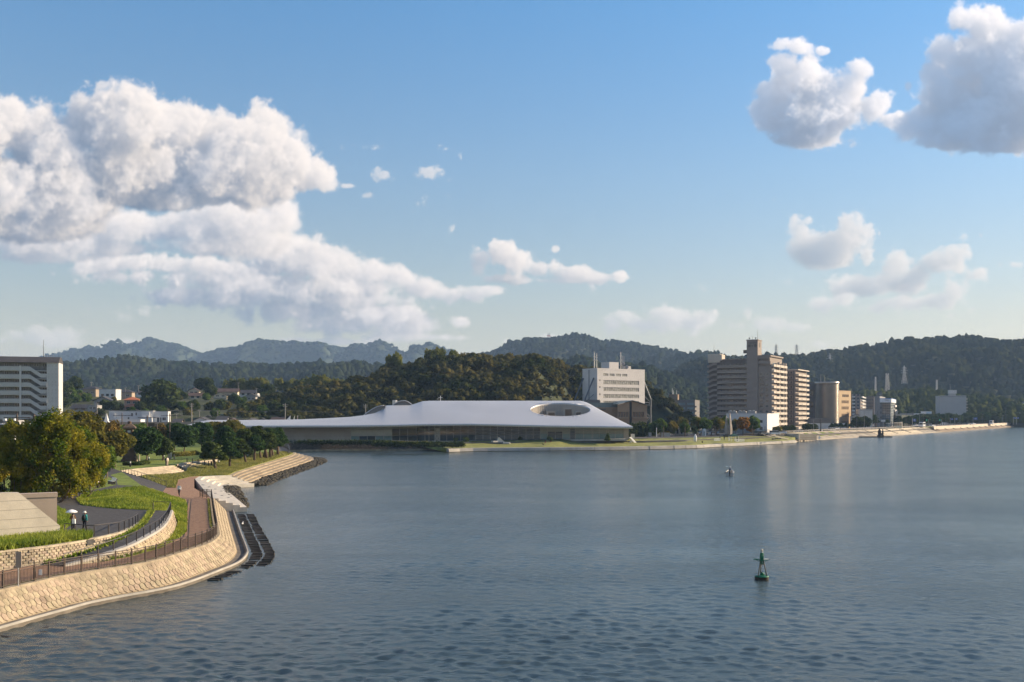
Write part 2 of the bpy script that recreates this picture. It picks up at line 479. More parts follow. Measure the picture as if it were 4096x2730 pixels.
M['concrete_dark']=mat('concrete_dark',(.14,.12,.095),.92,var=.35,scale=.7,bump=.3)
M['wallstone']=mat('wallstone',(.345,.275,.185),.92,var=.30,scale=1.6,bump=.6,bscale=12,obj_var=.12)
M['blockstone']=mat('blockstone',(.40,.33,.24),.95,var=.35,scale=1.2,bump=.8,bscale=14,obj_var=.16)
M['render_wall']=mat('render_wall',(.56,.50,.40),.85,var=.12,scale=.7,bump=.15)
M['render_pink']=mat('render_pink',(.46,.36,.27),.88,var=.10,scale=.6)
M['asphalt']=mat('asphalt',(.070,.066,.064),.95,var=.35,scale=3,bump=.5,bscale=30)
M['brick_path']=mat('brick_path',(.30,.175,.105),.93,var=.30,scale=2.2,bump=.4,bscale=20)
M['grass']=mat('grass',(.13,.185,.025),.95,var=.40,scale=.7,col2=(.23,.28,.045),bump=1.0,bscale=8)
M['grass_dry']=mat('grass_dry',(.19,.20,.05),.95,var=.40,scale=.35,col2=(.28,.28,.07),bump=1.0,bscale=7)
M['soil']=mat('soil',(.10,.08,.055),.95,var=.3,scale=.4)
M['town']=mat('town',(.10,.095,.085),.95,var=.4,scale=.06)
M['rock']=mat('rock',(.075,.062,.045),.9,var=.5,scale=1.5,bump=.8,bscale=6,obj_var=.25)
M['reef']=mat('reef',(.035,.030,.024),.8,var=.4,scale=2,obj_var=.3)
M['dark_metal']=mat('dark_metal',(.055,.048,.045),.5,.3,var=.15,spec=.4)
M['brown_metal']=mat('brown_metal',(.085,.062,.048),.55,.2,var=.2)
M['steel']=mat('steel',(.42,.42,.42),.4,.7)
M['white']=mat('white',(.78,.77,.74),.6,var=.06,scale=.3)
M['offwhite']=mat('offwhite',(.66,.64,.60),.75,var=.08,scale=.25)
M['grey']=mat('grey',(.32,.31,.30),.8,var=.1,scale=.3)
M['dgrey']=mat('dgrey',(.13,.125,.12),.8,var=.15,scale=.3)
M['black']=mat('black',(.018,.018,.018),.6)
M['glass']=glass_mat('glass',(.035,.045,.055))
M['glass_pale']=glass_mat('glass_pale',(.19,.25,.25),.12,.25)
M['glass_blue']=glass_mat('glass_blue',(.035,.075,.11),.05,.35)
M['curtain']=glass_mat('curtain',(.32,.31,.27),.25,.55,scale=.9)
M['roof_dark']=mat('roof_dark',(.065,.060,.058),.7,var=.2,scale=.6)
M['roof_brown']=mat('roof_brown',(.105,.070,.055),.75,var=.2,scale=.6)
M['roof_orange']=mat('roof_orange',(.42,.13,.05),.75,var=.2,scale=.6)
M['cream']=mat('cream',(.58,.51,.38),.85,var=.08,scale=.3)
M['tan']=mat('tan',(.34,.27,.20),.85,var=.10,scale=.3)
M['trunk']=mat('trunk',(.12,.085,.060),.95,var=.35,scale=3,bump=.8,bscale=10)
M['trunk_grey']=mat('trunk_grey',(.24,.20,.16),.95,var=.3,scale=3)
# == setting: water
def water_material():
 m,n,l,bs=nodes_of('lake_water')
 bs.inputs['Roughness'].default_value=.16
 bs.inputs['IOR'].default_value=1.333
 bs.inputs['Specular IOR Level'].default_value=.5
 geo=n.new('ShaderNodeNewGeometry')
 def tex(scale,stretch,rot,detail,rough=.55):
  mp=n.new('ShaderNodeMapping');mp.inputs['Rotation'].default_value=(0,0,R(rot));mp.inputs['Scale'].default_value=stretch
  l.new(geo.outputs['Position'],mp.inputs[0])
  t=n.new('ShaderNodeTexNoise');t.inputs['Scale'].default_value=scale;t.inputs['Detail'].default_value=detail;t.inputs['Roughness'].default_value=rough
  l.new(mp.outputs[0],t.inputs['Vector'])
  return t.outputs[0]
 big=tex(.02,(1,2.6,1),14,3)
 turb=tex(.012,(1,1.6,1),-20,3)
 mixc=n.new('ShaderNodeMix');mixc.data_type='RGBA'
 mixc.inputs[6].default_value=(.028,.048,.055,1);mixc.inputs[7].default_value=(.050,.068,.066,1)
 l.new(turb,mixc.inputs[0]);l.new(mixc.outputs[2],bs.inputs['Base Color'])
 g=n.new('ShaderNodeMapRange');g.inputs[1].default_value=.35;g.inputs[2].default_value=.65;g.inputs[3].default_value=.45;g.inputs[4].default_value=1.1
 l.new(big,g.inputs[0])
 waves=[(tex(.55,(1,1.9,1),12,4,.6),.55),(tex(1.9,(1,1.7,1),-8,5,.62),.22)]
 acc=None
 for t,a in waves:
  q=n.new('ShaderNodeMath');q.operation='MULTIPLY';q.inputs[1].default_value=a;l.new(t,q.inputs[0])
  if acc is None:acc=q.outputs[0]
  else:
   s_=n.new('ShaderNodeMath');s_.operation='ADD';l.new(acc,s_.inputs[0]);l.new(q.outputs[0],s_.inputs[1]);acc=s_.outputs[0]
 q=n.new('ShaderNodeMath');q.operation='MULTIPLY';l.new(acc,q.inputs[0]);l.new(g.outputs[0],q.inputs[1])
 bp=n.new('ShaderNodeBump');bp.inputs['Strength'].default_value=1.0;bp.inputs['Distance'].default_value=.24
 l.new(q.outputs[0],bp.inputs['Height']);l.new(bp.outputs[0],bs.inputs['Normal'])
 return m
M['water']=water_material()
lake=MB()
lake.quad((-9000,-400,-.09),(9000,-400,-.09),(9000,12000,-.09),(-9000,12000,-.09))
tag(lake.build('lake_water',M['water']),'wind-rippled grey blue lake water',kind='structure')
# -- terrain tools
def fbm2(x,y,scale,k=3):
 """Smooth tiling noise, about unit variance."""
 t=NT[:,:,k]
 u=np.asarray(x)/scale*16.0;v=np.asarray(y)/scale*16.0
 i=np.floor(u).astype(int);j=np.floor(v).astype(int);fu=u-i;fv=v-j
 fu=fu*fu*(3-2*fu);fv=fv*fv*(3-2*fv)
 g=lambda a,b:t[a%128,b%128]
 return(g(i,j)*(1-fu)+g(i+1,j)*fu)*(1-fv)+(g(i,j+1)*(1-fu)+g(i+1,j+1)*fu)*fv
def grid_mesh(name,X,Y,Z,mats,smooth=False):
 ny,nx=X.shape
 co=np.stack([X,Y,Z],-1).reshape(-1,3).astype(np.float32)
 idx=np.arange(nx*ny).reshape(ny,nx)
 f=np.stack([idx[:-1,:-1],idx[:-1,1:],idx[1:,1:],idx[1:,:-1]],-1).reshape(-1,4)
 return np_mesh(name,co,f,mats,smooth)
def np_mesh(name,co,faces,mats,smooth=False):
 """Mesh from arrays; faces is (n, 3) or (n, 4)."""
 me=bpy.data.meshes.new(name)
 k=faces.shape[1];nf=len(faces)
 me.vertices.add(len(co));me.vertices.foreach_set('co',np.ascontiguousarray(co,dtype=np.float32).ravel())
 me.loops.add(nf*k);me.loops.foreach_set('vertex_index',np.ascontiguousarray(faces,dtype=np.int32).ravel())
 me.polygons.add(nf);me.polygons.foreach_set('loop_start',np.arange(0,nf*k,k,dtype=np.int32))
 for m in(mats if isinstance(mats,(list,tuple))else[mats]):me.materials.append(m)
 if smooth:me.polygons.foreach_set('use_smooth',np.ones(nf,bool))
 me.update(calc_edges=True)
 return me
 # wind waves: a real wave field near the shore, short-crested, running in over the lake
def wave_field():
 rs_=np.random.RandomState(2)
 r=34.0*np.exp(np.arange(505)*.0038);th=np.arange(-.54,.54,.0021)
 T_,R_=np.meshgrid(th,r)
 X,Y=R_*np.sin(T_),R_*np.cos(T_)
 Z=np.zeros_like(X)
 for k in range(46):
  lam=.42*(3.8**(rs_.rand()**1.25));a=R(-100)+rs_.randn()*.60
  kx,ky=2*math.pi/lam*math.cos(a),2*math.pi/lam*math.sin(a)
  amp=.0064*lam**.9
  sp=np.maximum(R_*.0038,R_*.0021)
  amp=amp*np.clip((lam/sp-2.2)/2.0,0,1)
  ph=kx*X+ky*Y+rs_.rand()*6.28+.9*np.sin(.11*X+.07*Y+k)+.6*np.sin(.31*X-.23*Y+2*k)
  Z+=amp*(np.sin(ph)+.22*np.sin(2*ph+.5))
 gust=.72+.28*fbm2(X,Y*2.2,55.,7)
 Z=Z*np.clip(gust,.3,1.5)
 fade=np.clip((R_.max()-R_)/70,0,1)*np.clip((R_-34)/3,0,1)
 Z=Z*fade-.09*(1-fade)*1.02
 return X,Y,Z
X,Y,Z=wave_field()
tag(link('lake_surface',grid_mesh('lake_surface',X,Y,Z,M['water'],True)),'short choppy wind waves on the near lake',kind='structure')
def domes(pos,rad,hgt,seed=0,jit=.22):
 """Tree crowns as small faceted domes: arrays of vertices and triangles."""
 rs_=np.random.RandomState(seed);n=len(pos)
 tv=[(0,0,1.0)]
 for r,z,o_ in((.66,.76,0),(1.0,-.05,.5)):
  for k in range(6):
   t=2*math.pi*(k+o_)/6;tv.append((r*math.cos(t),r*math.sin(t),z))
 tv=np.array(tv)
 tf=[(0,1+k,1+(k+1)%6)for k in range(6)]
 for b in(1,):
  for k in range(6):
   k2=(k+1)%6
   tf+=[(b+k,b+6+k,b+6+k2),(b+k,b+6+k2,b+k2)]
 tf=np.array(tf)
 a=rs_.rand(n)*6.283;ca,sa=np.cos(a)[:,None],np.sin(a)[:,None]
 V=np.repeat(tv[None],n,0)*(1+jit*rs_.randn(n,len(tv),1))
 x=V[...,0]*ca-V[...,1]*sa;y=V[...,0]*sa+V[...,1]*ca
 V=np.stack([x*rad[:,None],y*rad[:,None],V[...,2]*hgt[:,None]],-1)+pos[:,None,:]
 Fc=(tf[None]+(np.arange(n)*len(tv))[:,None,None]).reshape(-1,3)
 return V.reshape(-1,3),Fc
def ridge(name,crest,Dc,D0,D1,step,material,spur=.25,sscale=500.,p=1.0,seed=0,base=2.0,back=.55,trees=None,label=None):
 """Hill whose crest line follows photo bearings at distance Dc; trees = (spacing, radius, height, material)."""
 xs=np.array([(c[0]-2048)/F*Dc for c in crest]);zs=np.array([ZY(c[1],Dc)for c in crest])
 th=trees[2]if trees else 0
 def zf(X,Y):
  zc=np.interp(X*Dc/np.maximum(Y,1)*.5+X*.5,xs,zs)-th*.9
  s=np.clip((Y-D0)/(Dc-D0),0,1)
  prof=(.5-.5*np.cos(math.pi*s))*.45+s**p*.55
  fall=np.clip((Y-Dc)/(D1-Dc),0,1)
  prof=prof*(1-(1-back)*fall**1.2)
  nz=fbm2(X+seed*177,Y*.8,sscale)*.6+np.abs(fbm2(X-seed*91,Y*.6,sscale*.45,9))*.5-.3
  w=np.clip(1-s,0,1)**.6*np.clip(s*3.5,0,1)
  return base+(zc-base)*np.clip(prof+spur*nz*w*.55,0,1.02),s,fall
 nx=int((xs[-1]-xs[0])/step)+1;ny=int((D1-D0)/step)+1
 X,Y=np.meshgrid(np.linspace(xs[0],xs[-1],nx),np.linspace(D0,D1,ny))
 Z,s,fall=zf(X,Y)
 Z+=np.where(Y<=D0+step,-3,0)
 o=tag(link(name,grid_mesh(name,X,Y,Z,material,True)),label,kind='structure')
 if trees:
  sp,rad,hg,mt=trees;rs_=np.random.RandomState(seed+50)
  gx_,gy_=np.meshgrid(np.arange(xs[0],xs[-1],sp),np.arange(D0,Dc+(D1-Dc)*.12,sp*1.1))
  px_=(gx_+rs_.uniform(-.45,.45,gx_.shape)*sp).ravel();py_=(gy_+rs_.uniform(-.45,.45,gx_.shape)*sp).ravel()
  keep=np.abs(px_/py_)<.60
  px_,py_=px_[keep],py_[keep]
  pz_,s_,f_=zf(px_,py_)
  n=len(px_);k=.65+.7*rs_.rand(n)**1.4
  V,Fc=domes(np.stack([px_,py_,pz_+hg*.25*k],1),rad*k,hg*k*.8,seed)
  tag(link('forest',np_mesh('forest',V,Fc,M[mt])),'dense woodland covering the '+label,kind='stuff')
 return o
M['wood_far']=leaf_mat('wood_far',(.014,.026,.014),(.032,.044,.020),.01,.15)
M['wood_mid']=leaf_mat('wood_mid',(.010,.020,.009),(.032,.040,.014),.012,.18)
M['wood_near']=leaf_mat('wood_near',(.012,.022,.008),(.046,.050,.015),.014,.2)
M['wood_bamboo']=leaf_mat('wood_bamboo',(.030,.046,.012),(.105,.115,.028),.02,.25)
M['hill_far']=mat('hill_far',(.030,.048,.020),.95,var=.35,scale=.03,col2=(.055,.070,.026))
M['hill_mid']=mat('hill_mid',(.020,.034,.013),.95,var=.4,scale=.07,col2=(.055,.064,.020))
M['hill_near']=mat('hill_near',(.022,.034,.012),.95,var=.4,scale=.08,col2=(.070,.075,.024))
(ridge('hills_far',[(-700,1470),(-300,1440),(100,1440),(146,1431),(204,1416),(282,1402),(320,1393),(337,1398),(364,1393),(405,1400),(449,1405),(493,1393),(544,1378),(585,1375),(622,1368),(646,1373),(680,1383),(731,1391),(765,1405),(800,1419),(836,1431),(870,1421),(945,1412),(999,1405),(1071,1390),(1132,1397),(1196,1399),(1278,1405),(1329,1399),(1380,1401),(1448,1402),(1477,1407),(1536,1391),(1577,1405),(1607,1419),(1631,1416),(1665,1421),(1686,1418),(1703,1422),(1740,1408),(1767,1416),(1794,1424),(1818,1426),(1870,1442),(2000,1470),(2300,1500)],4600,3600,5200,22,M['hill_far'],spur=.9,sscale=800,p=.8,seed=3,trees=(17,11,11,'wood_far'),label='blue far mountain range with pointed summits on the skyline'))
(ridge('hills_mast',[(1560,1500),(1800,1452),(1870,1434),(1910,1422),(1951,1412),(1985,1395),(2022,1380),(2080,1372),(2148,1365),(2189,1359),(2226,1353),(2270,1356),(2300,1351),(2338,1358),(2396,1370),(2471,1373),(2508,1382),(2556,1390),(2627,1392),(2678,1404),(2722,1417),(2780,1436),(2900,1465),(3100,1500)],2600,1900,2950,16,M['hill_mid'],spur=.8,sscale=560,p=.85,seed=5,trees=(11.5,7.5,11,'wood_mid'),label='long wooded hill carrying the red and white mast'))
(ridge('hills_cone',[(2480,1530),(2560,1496),(2620,1465),(2678,1436),(2729,1418),(2766,1407),(2800,1404),(2848,1409),(2889,1431),(2960,1470),(3100,1530)],2100,1650,2400,14,M['hill_mid'],spur=.35,sscale=500,p=.85,seed=8,trees=(10,6.5,10,'wood_mid'),label='rounded dark hill just behind the tall apartment tower'))
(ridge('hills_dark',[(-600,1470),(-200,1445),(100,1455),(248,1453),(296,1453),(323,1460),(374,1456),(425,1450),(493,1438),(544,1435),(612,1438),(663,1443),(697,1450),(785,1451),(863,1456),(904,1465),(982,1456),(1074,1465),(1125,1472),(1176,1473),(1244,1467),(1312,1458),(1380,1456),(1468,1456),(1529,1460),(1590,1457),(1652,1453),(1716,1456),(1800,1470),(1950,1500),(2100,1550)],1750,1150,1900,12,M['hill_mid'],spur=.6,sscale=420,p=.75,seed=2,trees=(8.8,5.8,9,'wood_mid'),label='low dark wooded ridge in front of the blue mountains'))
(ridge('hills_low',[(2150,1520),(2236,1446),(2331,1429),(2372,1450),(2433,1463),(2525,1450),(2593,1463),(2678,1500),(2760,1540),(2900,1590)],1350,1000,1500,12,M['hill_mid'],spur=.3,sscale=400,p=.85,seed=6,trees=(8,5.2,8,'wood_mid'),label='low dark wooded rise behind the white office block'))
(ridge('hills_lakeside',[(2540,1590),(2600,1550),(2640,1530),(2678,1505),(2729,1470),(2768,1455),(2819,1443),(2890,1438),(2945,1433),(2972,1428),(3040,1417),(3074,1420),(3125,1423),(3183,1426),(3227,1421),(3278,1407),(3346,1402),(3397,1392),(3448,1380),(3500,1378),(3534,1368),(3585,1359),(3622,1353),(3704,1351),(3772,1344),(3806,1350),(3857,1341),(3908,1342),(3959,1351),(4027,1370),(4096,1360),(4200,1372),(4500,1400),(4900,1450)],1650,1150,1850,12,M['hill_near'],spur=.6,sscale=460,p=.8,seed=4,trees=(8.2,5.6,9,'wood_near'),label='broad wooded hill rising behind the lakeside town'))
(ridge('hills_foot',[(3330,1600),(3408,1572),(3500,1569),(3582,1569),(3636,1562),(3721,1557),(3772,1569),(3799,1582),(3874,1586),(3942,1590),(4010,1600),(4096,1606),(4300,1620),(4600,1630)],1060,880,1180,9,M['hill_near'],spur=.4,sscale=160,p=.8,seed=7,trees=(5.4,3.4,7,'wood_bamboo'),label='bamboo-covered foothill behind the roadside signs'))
# -- the haze over the lake and the hills
hz=MB();hz.box((0,4200,-1.5),(11000,9400,420))
M['haze']=bpy.data.materials.new('haze');M['haze'].use_nodes=True
_n=M['haze'].node_tree;_n.nodes.remove(_n.nodes['Principled BSDF'])
_v=_n.nodes.new('ShaderNodeVolumePrincipled')
_v.inputs['Color'].default_value=(.46,.68,1.0,1)
_v.inputs['Density'].default_value=0.000105
_v.inputs['Anisotropy'].default_value=0.0
_n.links.new(_v.outputs[0],_n.nodes['Material Output'].inputs['Volume'])
tag(hz.build('haze',M['haze']),'thin bluish haze over the lake and the hills',kind='stuff')
# == near shore
from mathutils.geometry import delaunay_2d_cdt
def rail_curve(pts,step):
 """Catmull-Rom through pts, resampled at an even step."""
 pts=[Vector(p)for p in pts]
 out=[]
 n=len(pts)
 for i in range(n-1):
  p0=pts[max(i-1,0)];p1=pts[i];p2=pts[i+1];p3=pts[min(i+2,n-1)]
  for k in range(24):
   t=k/24
   out.append(.5*((2*p1)+(p2-p0)*t+(2*p0-5*p1+4*p2-p3)*t*t+(3*p1-p0-3*p2+p3)*t**3))
 out.append(pts[-1])
 res=[out[0]];acc=0.0
 for a,b in zip(out,out[1:]):
  d=(b-a).length
  while acc+d>=step and d>1e-9:
   f=(step-acc)/d
   a=a.lerp(b,f);res.append(a);d=(b-a).length;acc=0.0
  acc+=d
 if(res[-1]-out[-1]).length>step*.4:res.append(out[-1])
 return res
def normals2(line):
 """Unit vectors to the right of the walking direction."""
 ns=[]
 for i in range(len(line)):
  t=line[min(i+1,len(line)-1)]-line[max(i-1,0)]
  t=Vector((t.x,t.y,0)).normalized()
  ns.append(Vector((t.y,-t.x,0)))
 return ns
def off(line,d,z=None):
 return[Vector((p.x+n.x*d,p.y+n.y*d,p.z if z is None else z))for p,n in zip(line,normals2(line))]
def strip(mb,lines,mi=0):
 """Skin over a list of equally long polylines."""
 n=len(lines[0]);b=len(mb.v)
 for ln in lines:mb.v.extend([tuple(p)for p in ln])
 for k in range(len(lines)-1):
  for i in range(n-1):
   mb.f.append((b+k*n+i,b+(k+1)*n+i,b+(k+1)*n+i+1,b+k*n+i+1));mb.m.append(mi)
 return mb
def terrain(name,boundary,interior=(),material=None,skirt=2.5,grid=0.0,bumpz=0.0,kind='structure',label=None,parent=None):
 """Ground sheet inside a boundary of 3D points, with a skirt down into the ground."""
 bnd=[Vector(p)for p in boundary]
 pts=bnd+[Vector(p)for p in interior]
 co=[Vector((p.x,p.y))for p in pts]
 vs,es,fs,ov,oe,of_=delaunay_2d_cdt(co,[],[list(range(len(bnd)))],1,1e-4)
 z=[]
 for i,p in enumerate(vs):
  src=ov[i]
  if src:z.append(pts[src[0]].z)
  else:
   k=min(range(len(pts)),key=lambda j:(co[j]-p).length);z.append(pts[k].z)
 bm=bmesh.new()
 bv=[bm.verts.new((p.x,p.y,zz))for p,zz in zip(vs,z)]
 for f in fs:
  try:bm.faces.new([bv[i]for i in f])
  except ValueError:pass
 if grid:
  for _ in range(12):
   el=[e for e in bm.edges if e.calc_length()>grid]
   if not el or len(bm.verts)>60000:break
   bmesh.ops.subdivide_edges(bm,edges=el,cuts=1,use_grid_fill=False)
   bmesh.ops.triangulate(bm,faces=[f for f in bm.faces if len(f.verts)>3])
  if bumpz:
   bnds={v for e in bm.edges if e.is_boundary for v in e.verts}
   for v in bm.verts:
    if v not in bnds:
     v.co.z+=bumpz*float(fbm2(np.array([v.co.x]),np.array([v.co.y]),22.,5)[0])
 for f in bm.faces:
  f.normal_update()
  if f.normal.z<0:f.normal_flip()
 be=[e for e in bm.edges if e.is_boundary]
 r=bmesh.ops.extrude_edge_only(bm,edges=be)
 for v in[g for g in r['geom']if isinstance(g,bmesh.types.BMVert)]:v.co.z-=skirt
 me=bpy.data.meshes.new(name);bm.to_mesh(me);bm.free()
 me.materials.append(material)
 if grid:me.polygons.foreach_set('use_smooth',[True]*len(me.polygons))
 o=link(name,me,parent)
 if kind and not parent:o['kind']=kind
 if label:o['label']=label
 return o
def gp(l):return[G(*p)for p in l]
# --- seawall top line (walking away from the camera, the lake on the right)
ZT=1.75
T0=[Vector((-36.0,40,ZT)),Vector((-33.2,50,ZT))]+gp([(0,2367,ZT),(123,2339,ZT),(245,2311,ZT),(386,2287,ZT),(600,2252,ZT),(768,2202,ZT),(844,2175,ZT),(877,2149,ZT),(880,2130,ZT),(868,2072,ZT),(856,1996,ZT)])
T=rail_curve(T0,.42)
SL_D,SL_Z=1.38,.25
seawall=thing('seawall','pale stone seawall curving along the promenade with a battered face','seawall',T[30])
mb=MB()
strip(mb,[off(T,-.5,ZT-.02),off(T,-.5,ZT+.10),off(T,-.02,ZT+.10),off(T,.04,ZT+.02),off(T,SL_D,SL_Z),off(T,SL_D,-1.2)])
mb.build('wall',M['wallstone'],seawall)
mb=MB()
strip(mb,[off(T,SL_D-.02,.2),off(T,SL_D+.05,.16),off(T,SL_D+.75,.12),off(T,SL_D+.76,.30),off(T,SL_D+.98,.30),off(T,SL_D+1.0,-1)])
mb.build('footing',M['concrete_dark'],seawall)
mb=MB()
strip(mb,[off(T,SL_D+.88,.305),off(T,SL_D+.88,.34),off(T,SL_D+.995,.34),off(T,SL_D+1.005,.2)])
mb.build('lip',M['concrete'],seawall)
# --- the hexagonal facing stones
slope_len=math.hypot(SL_D,ZT-SL_Z)
def hex_stone(seed):
 rs=random.Random(seed);m_=MB()
 w,h=.207,.315
 base=[(-w,-h*.5),(0,-h),(w,-h*.5),(w,h*.5),(0,h),(-w,h*.5)]
 top=[(x*.92+rs.uniform(-.01,.01),y*.93+rs.uniform(-.012,.012),rs.uniform(.022,.05))for x,y in base]
 vs=[(x,y,-.03)for x,y in base]+top+[(0,0,rs.uniform(.04,.065))]
 fs=[(i,(i+1)%6,6+(i+1)%6,6+i)for i in range(6)]+[(6+i,6+(i+1)%6,12)for i in range(6)]
 m_.add(vs,fs)
 return m_
hexm=[hex_stone(i).mesh('stone',M['wallstone'])for i in range(5)]
TN=normals2(T)
spots=[]
for i,(p,n_)in enumerate(zip(T,TN)):
 if i==0 or i==len(T)-1:continue
 t_=Vector((-n_.y,n_.x,0))
 dn=Vector((n_.x*SL_D,n_.y*SL_D,SL_Z-ZT)).normalized()
 nrm=t_.cross(dn)
 if nrm.z<0:nrm=-nrm
 for r_ in range(4):
  d_=.36+r_*.4725
  if d_>slope_len-.2:continue
  c=Vector((p.x,p.y,ZT+.02))+dn*d_+t_*(.21 if r_%2 else 0)
  rot=Matrix((t_,-dn,nrm)).transposed()if t_.cross(-dn).dot(nrm)>0 else Matrix((-t_,-dn,nrm)).transposed()
  spots.append((c,rot,i*7+r_))
vis=lambda c:(c.y>20 and-.53<c.x/c.y<.53)
spots.sort(key=lambda s_:(not vis(s_[0]),(s_[0]-Vector((0,0,H))).length))
far=MB()
for k,(c,rot,sd)in enumerate(spots):
 if k<296:
  o=link('stone',hexm[sd%5],seawall)
  o.matrix_parent_inverse=world_matrix(seawall).inverted()
  o.location=c;o.rotation_euler=rot.to_euler()
 else:
  me=hexm[sd%5]
  far.add([c+rot@v.co for v in me.vertices],[tuple(p.vertices)for p in me.polygons])
tag(far.build('distant_stones',M['wallstone'],seawall),kind='stuff')
# --- submerged fish-reef slats in two rows off the wall
reef=MB();reef_m=[]
T3=rail_curve(T0[1:],.52)
rs=random.Random(4)
reef_spots=[]
for row,d0 in((0,1.75),(1,2.85)):
 ln=off(T3,SL_D+d0,0);nn=normals2(ln)
 for i,(p,n_)in enumerate(zip(ln,nn)):
  if p.y>122:continue
  near=p.y<74 or(p.y<80 and row)
  if rs.random()<(.75 if near else .06):continue
  reef_spots.append((p,math.atan2(n_.y,n_.x),rs.uniform(.78,1.05),rs.uniform(.16,.3),-.03 if near else rs.uniform(.02,.10)))
slat=MB()
slat.add([(-.5,-.5,-1),(.5,-.5,-1),(.5,.5,-1),(-.5,.5,-1),(-.5,-.42,.9),(.46,-.5,1),(.5,.4,.95),(-.44,.5,1)],[(3,2,1,0),(4,5,6,7),(0,1,5,4),(1,2,6,5),(2,3,7,6),(3,0,4,7)])
slat_me=slat.mesh('slat',M['reef'])
reef_o=thing('fish_reef','two dark rows of reef slats breaking the water off the seawall','reef',reef_spots[60][0])
for p,a,ln_,wd,zt in reef_spots[:300]:
 o=link('slat',slat_me,None,(p.x,p.y,zt-.18),a,(ln_,wd,.2))
 o.parent=reef_o;o.matrix_parent_inverse=world_matrix(reef_o).inverted()
 o.rotation_euler=(rs.uniform(-.06,.06),rs.uniform(-.05,.05),a+rs.uniform(-.12,.12))
 # --- promenade paving, upper plaza, lawns
inner=off(T,-.5,ZT)
prom=[Vector((-44,40,ZT)),Vector((-43,50,ZT)),Vector((-39.2,60,ZT))]+gp([(0,2284,ZT),(140,2262,ZT),(256,2264,ZT),(400,2250,ZT),(520,2224,ZT),(640,2191,ZT),(715,2151,ZT),(745,2126,ZT),(746,2060,ZT),(746,2020,ZT),(740,2003,ZT),(700,1991,ZT),(646,1973,ZT),(619,1953,ZT),(701,1951,ZT),(711,1918,ZT),(760,1906,ZT),(799,1903,ZT),(777,1915,ZT),(777,1953,ZT),(840,1989,ZT)])+[p for p in reversed(inner)][::6]
terrain('path_promenade',prom,material=M['brick_path'],label='reddish brown brick promenade path behind the lakeside fence')
# --- ramp with its light retaining wall
R2=gp([(256,2264,1.80),(386,2228,2.05),(505,2188,2.38),(575,2155,2.62),(641,2115,2.84),(672,2078,2.90),(686,2043,2.90)])
R2c=rail_curve(R2,.5)
rampw=thing('ramp_wall','light stone retaining wall curving up beside the ramp','wall',R2c[0])
mb=MB()
strip(mb,[off(R2c,-.32,None),[Vector((p.x,p.y,p.z+.06))for p in off(R2c,-.32)],[Vector((p.x,p.y,p.z+.06))for p in off(R2c,.12)],[Vector((p.x,p.y,p.z-.10))for p in off(R2c,.16)]])
mb.build('coping',M['concrete'],rampw)
mb=MB()
strip(mb,[[Vector((p.x,p.y,p.z-.08))for p in off(R2c,.10)]]+[[Vector((q.x+(math.sin(i*2.1)*.03),q.y,p.z-.08+(1.55-p.z)*f))for i,(p,q)in enumerate(zip(R2c,off(R2c,.10+.55*f)))]for f in(.33,.66,1.0)])
mb.build('facing',M['wallstone'],rampw)
rs=random.Random(8)
ashl=MB();ashl.add([(-.5,-.5,0),(.5,-.5,0),(.5,.5,0),(-.5,.5,0),(-.42,-.4,1),(.4,-.42,.9),(.42,.42,1),(-.4,.4,.85)],[(4,5,6,7),(0,1,5,4),(1,2,6,5),(2,3,7,6),(3,0,4,7)])
ashl_me=ashl.mesh('stone',M['wallstone'])
nn=normals2(R2c)
for i,(p,n_)in enumerate(zip(R2c,nn)):
 hgt_=p.z-1.75
 for r_ in range(int(hgt_/.26)):
  f=(.14+r_*.26)/max(.3,p.z-1.55)
  t_=Vector((-n_.y,n_.x,0));dn=Vector((n_.x*.55,n_.y*.55,1.55-p.z)).normalized()
  c=Vector((p.x,p.y,p.z-.08))+n_*(.10+.55*f)+Vector((0,0,(1.55-p.z)*f))+t_*(.25 if r_%2 else 0)
  nrm=t_.cross(dn);nrm=-nrm if nrm.dot(n_)<0 else nrm
  rot=Matrix((t_ if t_.cross(-dn).dot(nrm)>0 else-t_,-dn,nrm)).transposed()
  o=link('stone',ashl_me,rampw);o.location=c;o.rotation_euler=rot.to_euler();o.scale=(.46,.23,rs.uniform(.03,.09))
mb=MB()
inn=off(R2c,-2.1)
strip(mb,[[Vector((p.x,p.y,p.z-.02))for p in inn],[Vector((p.x,p.y,p.z-.02))for p in off(R2c,-.3)]])
tag(mb.build('path_ramp',M['asphalt']),'dark asphalt ramp between the two handrails',kind='structure')
# --- block wall under the upper level
U0=[Vector((-47,50,2.86)),Vector((-42.0,58,2.86)),Vector((-38.4,64.3,2.86)),Vector((-35.5,69.0,2.86)),Vector((-33.4,71.6,2.86)),Vector((-32.2,75.0,2.86)),Vector((-31.5,79,2.86)),Vector((-31.7,83,2.86)),Vector((-32.5,87.0,2.86))]
U=rail_curve(U0,.38)
def ramp_z(p):
 q=min(R2c,key=lambda c:(c.x-p.x)**2+(c.y-p.y)**2)
 return q.z if(Vector((q.x,q.y))-Vector((p.x,p.y))).length<3.2 else 1.72
blockw=thing('block_wall','rough stacked stone block wall below the upper walkway','wall',U[20])
mb=MB()
strip(mb,[off(U,-.25,2.86),off(U,-.25,2.94),off(U,.10,2.94),off(U,.12,2.80),off(U,.02,2.80),off(U,.06,1.4)])
mb.build('backing',M['blockstone'],blockw)
brick=MB();brick.add([(-.5,0,-.5),(.5,0,-.5),(.5,0,.5),(-.5,0,.5),(-.40,-1,-.36),(.42,-.8,-.40),(.38,-1,.40),(-.42,-.85,.36)],[(4,5,6,7),(0,1,5,4),(1,2,6,5),(2,3,7,6),(3,0,4,7)])
brick_me=brick.mesh('stone',M['blockstone'])
cnt=0;rest=MB()
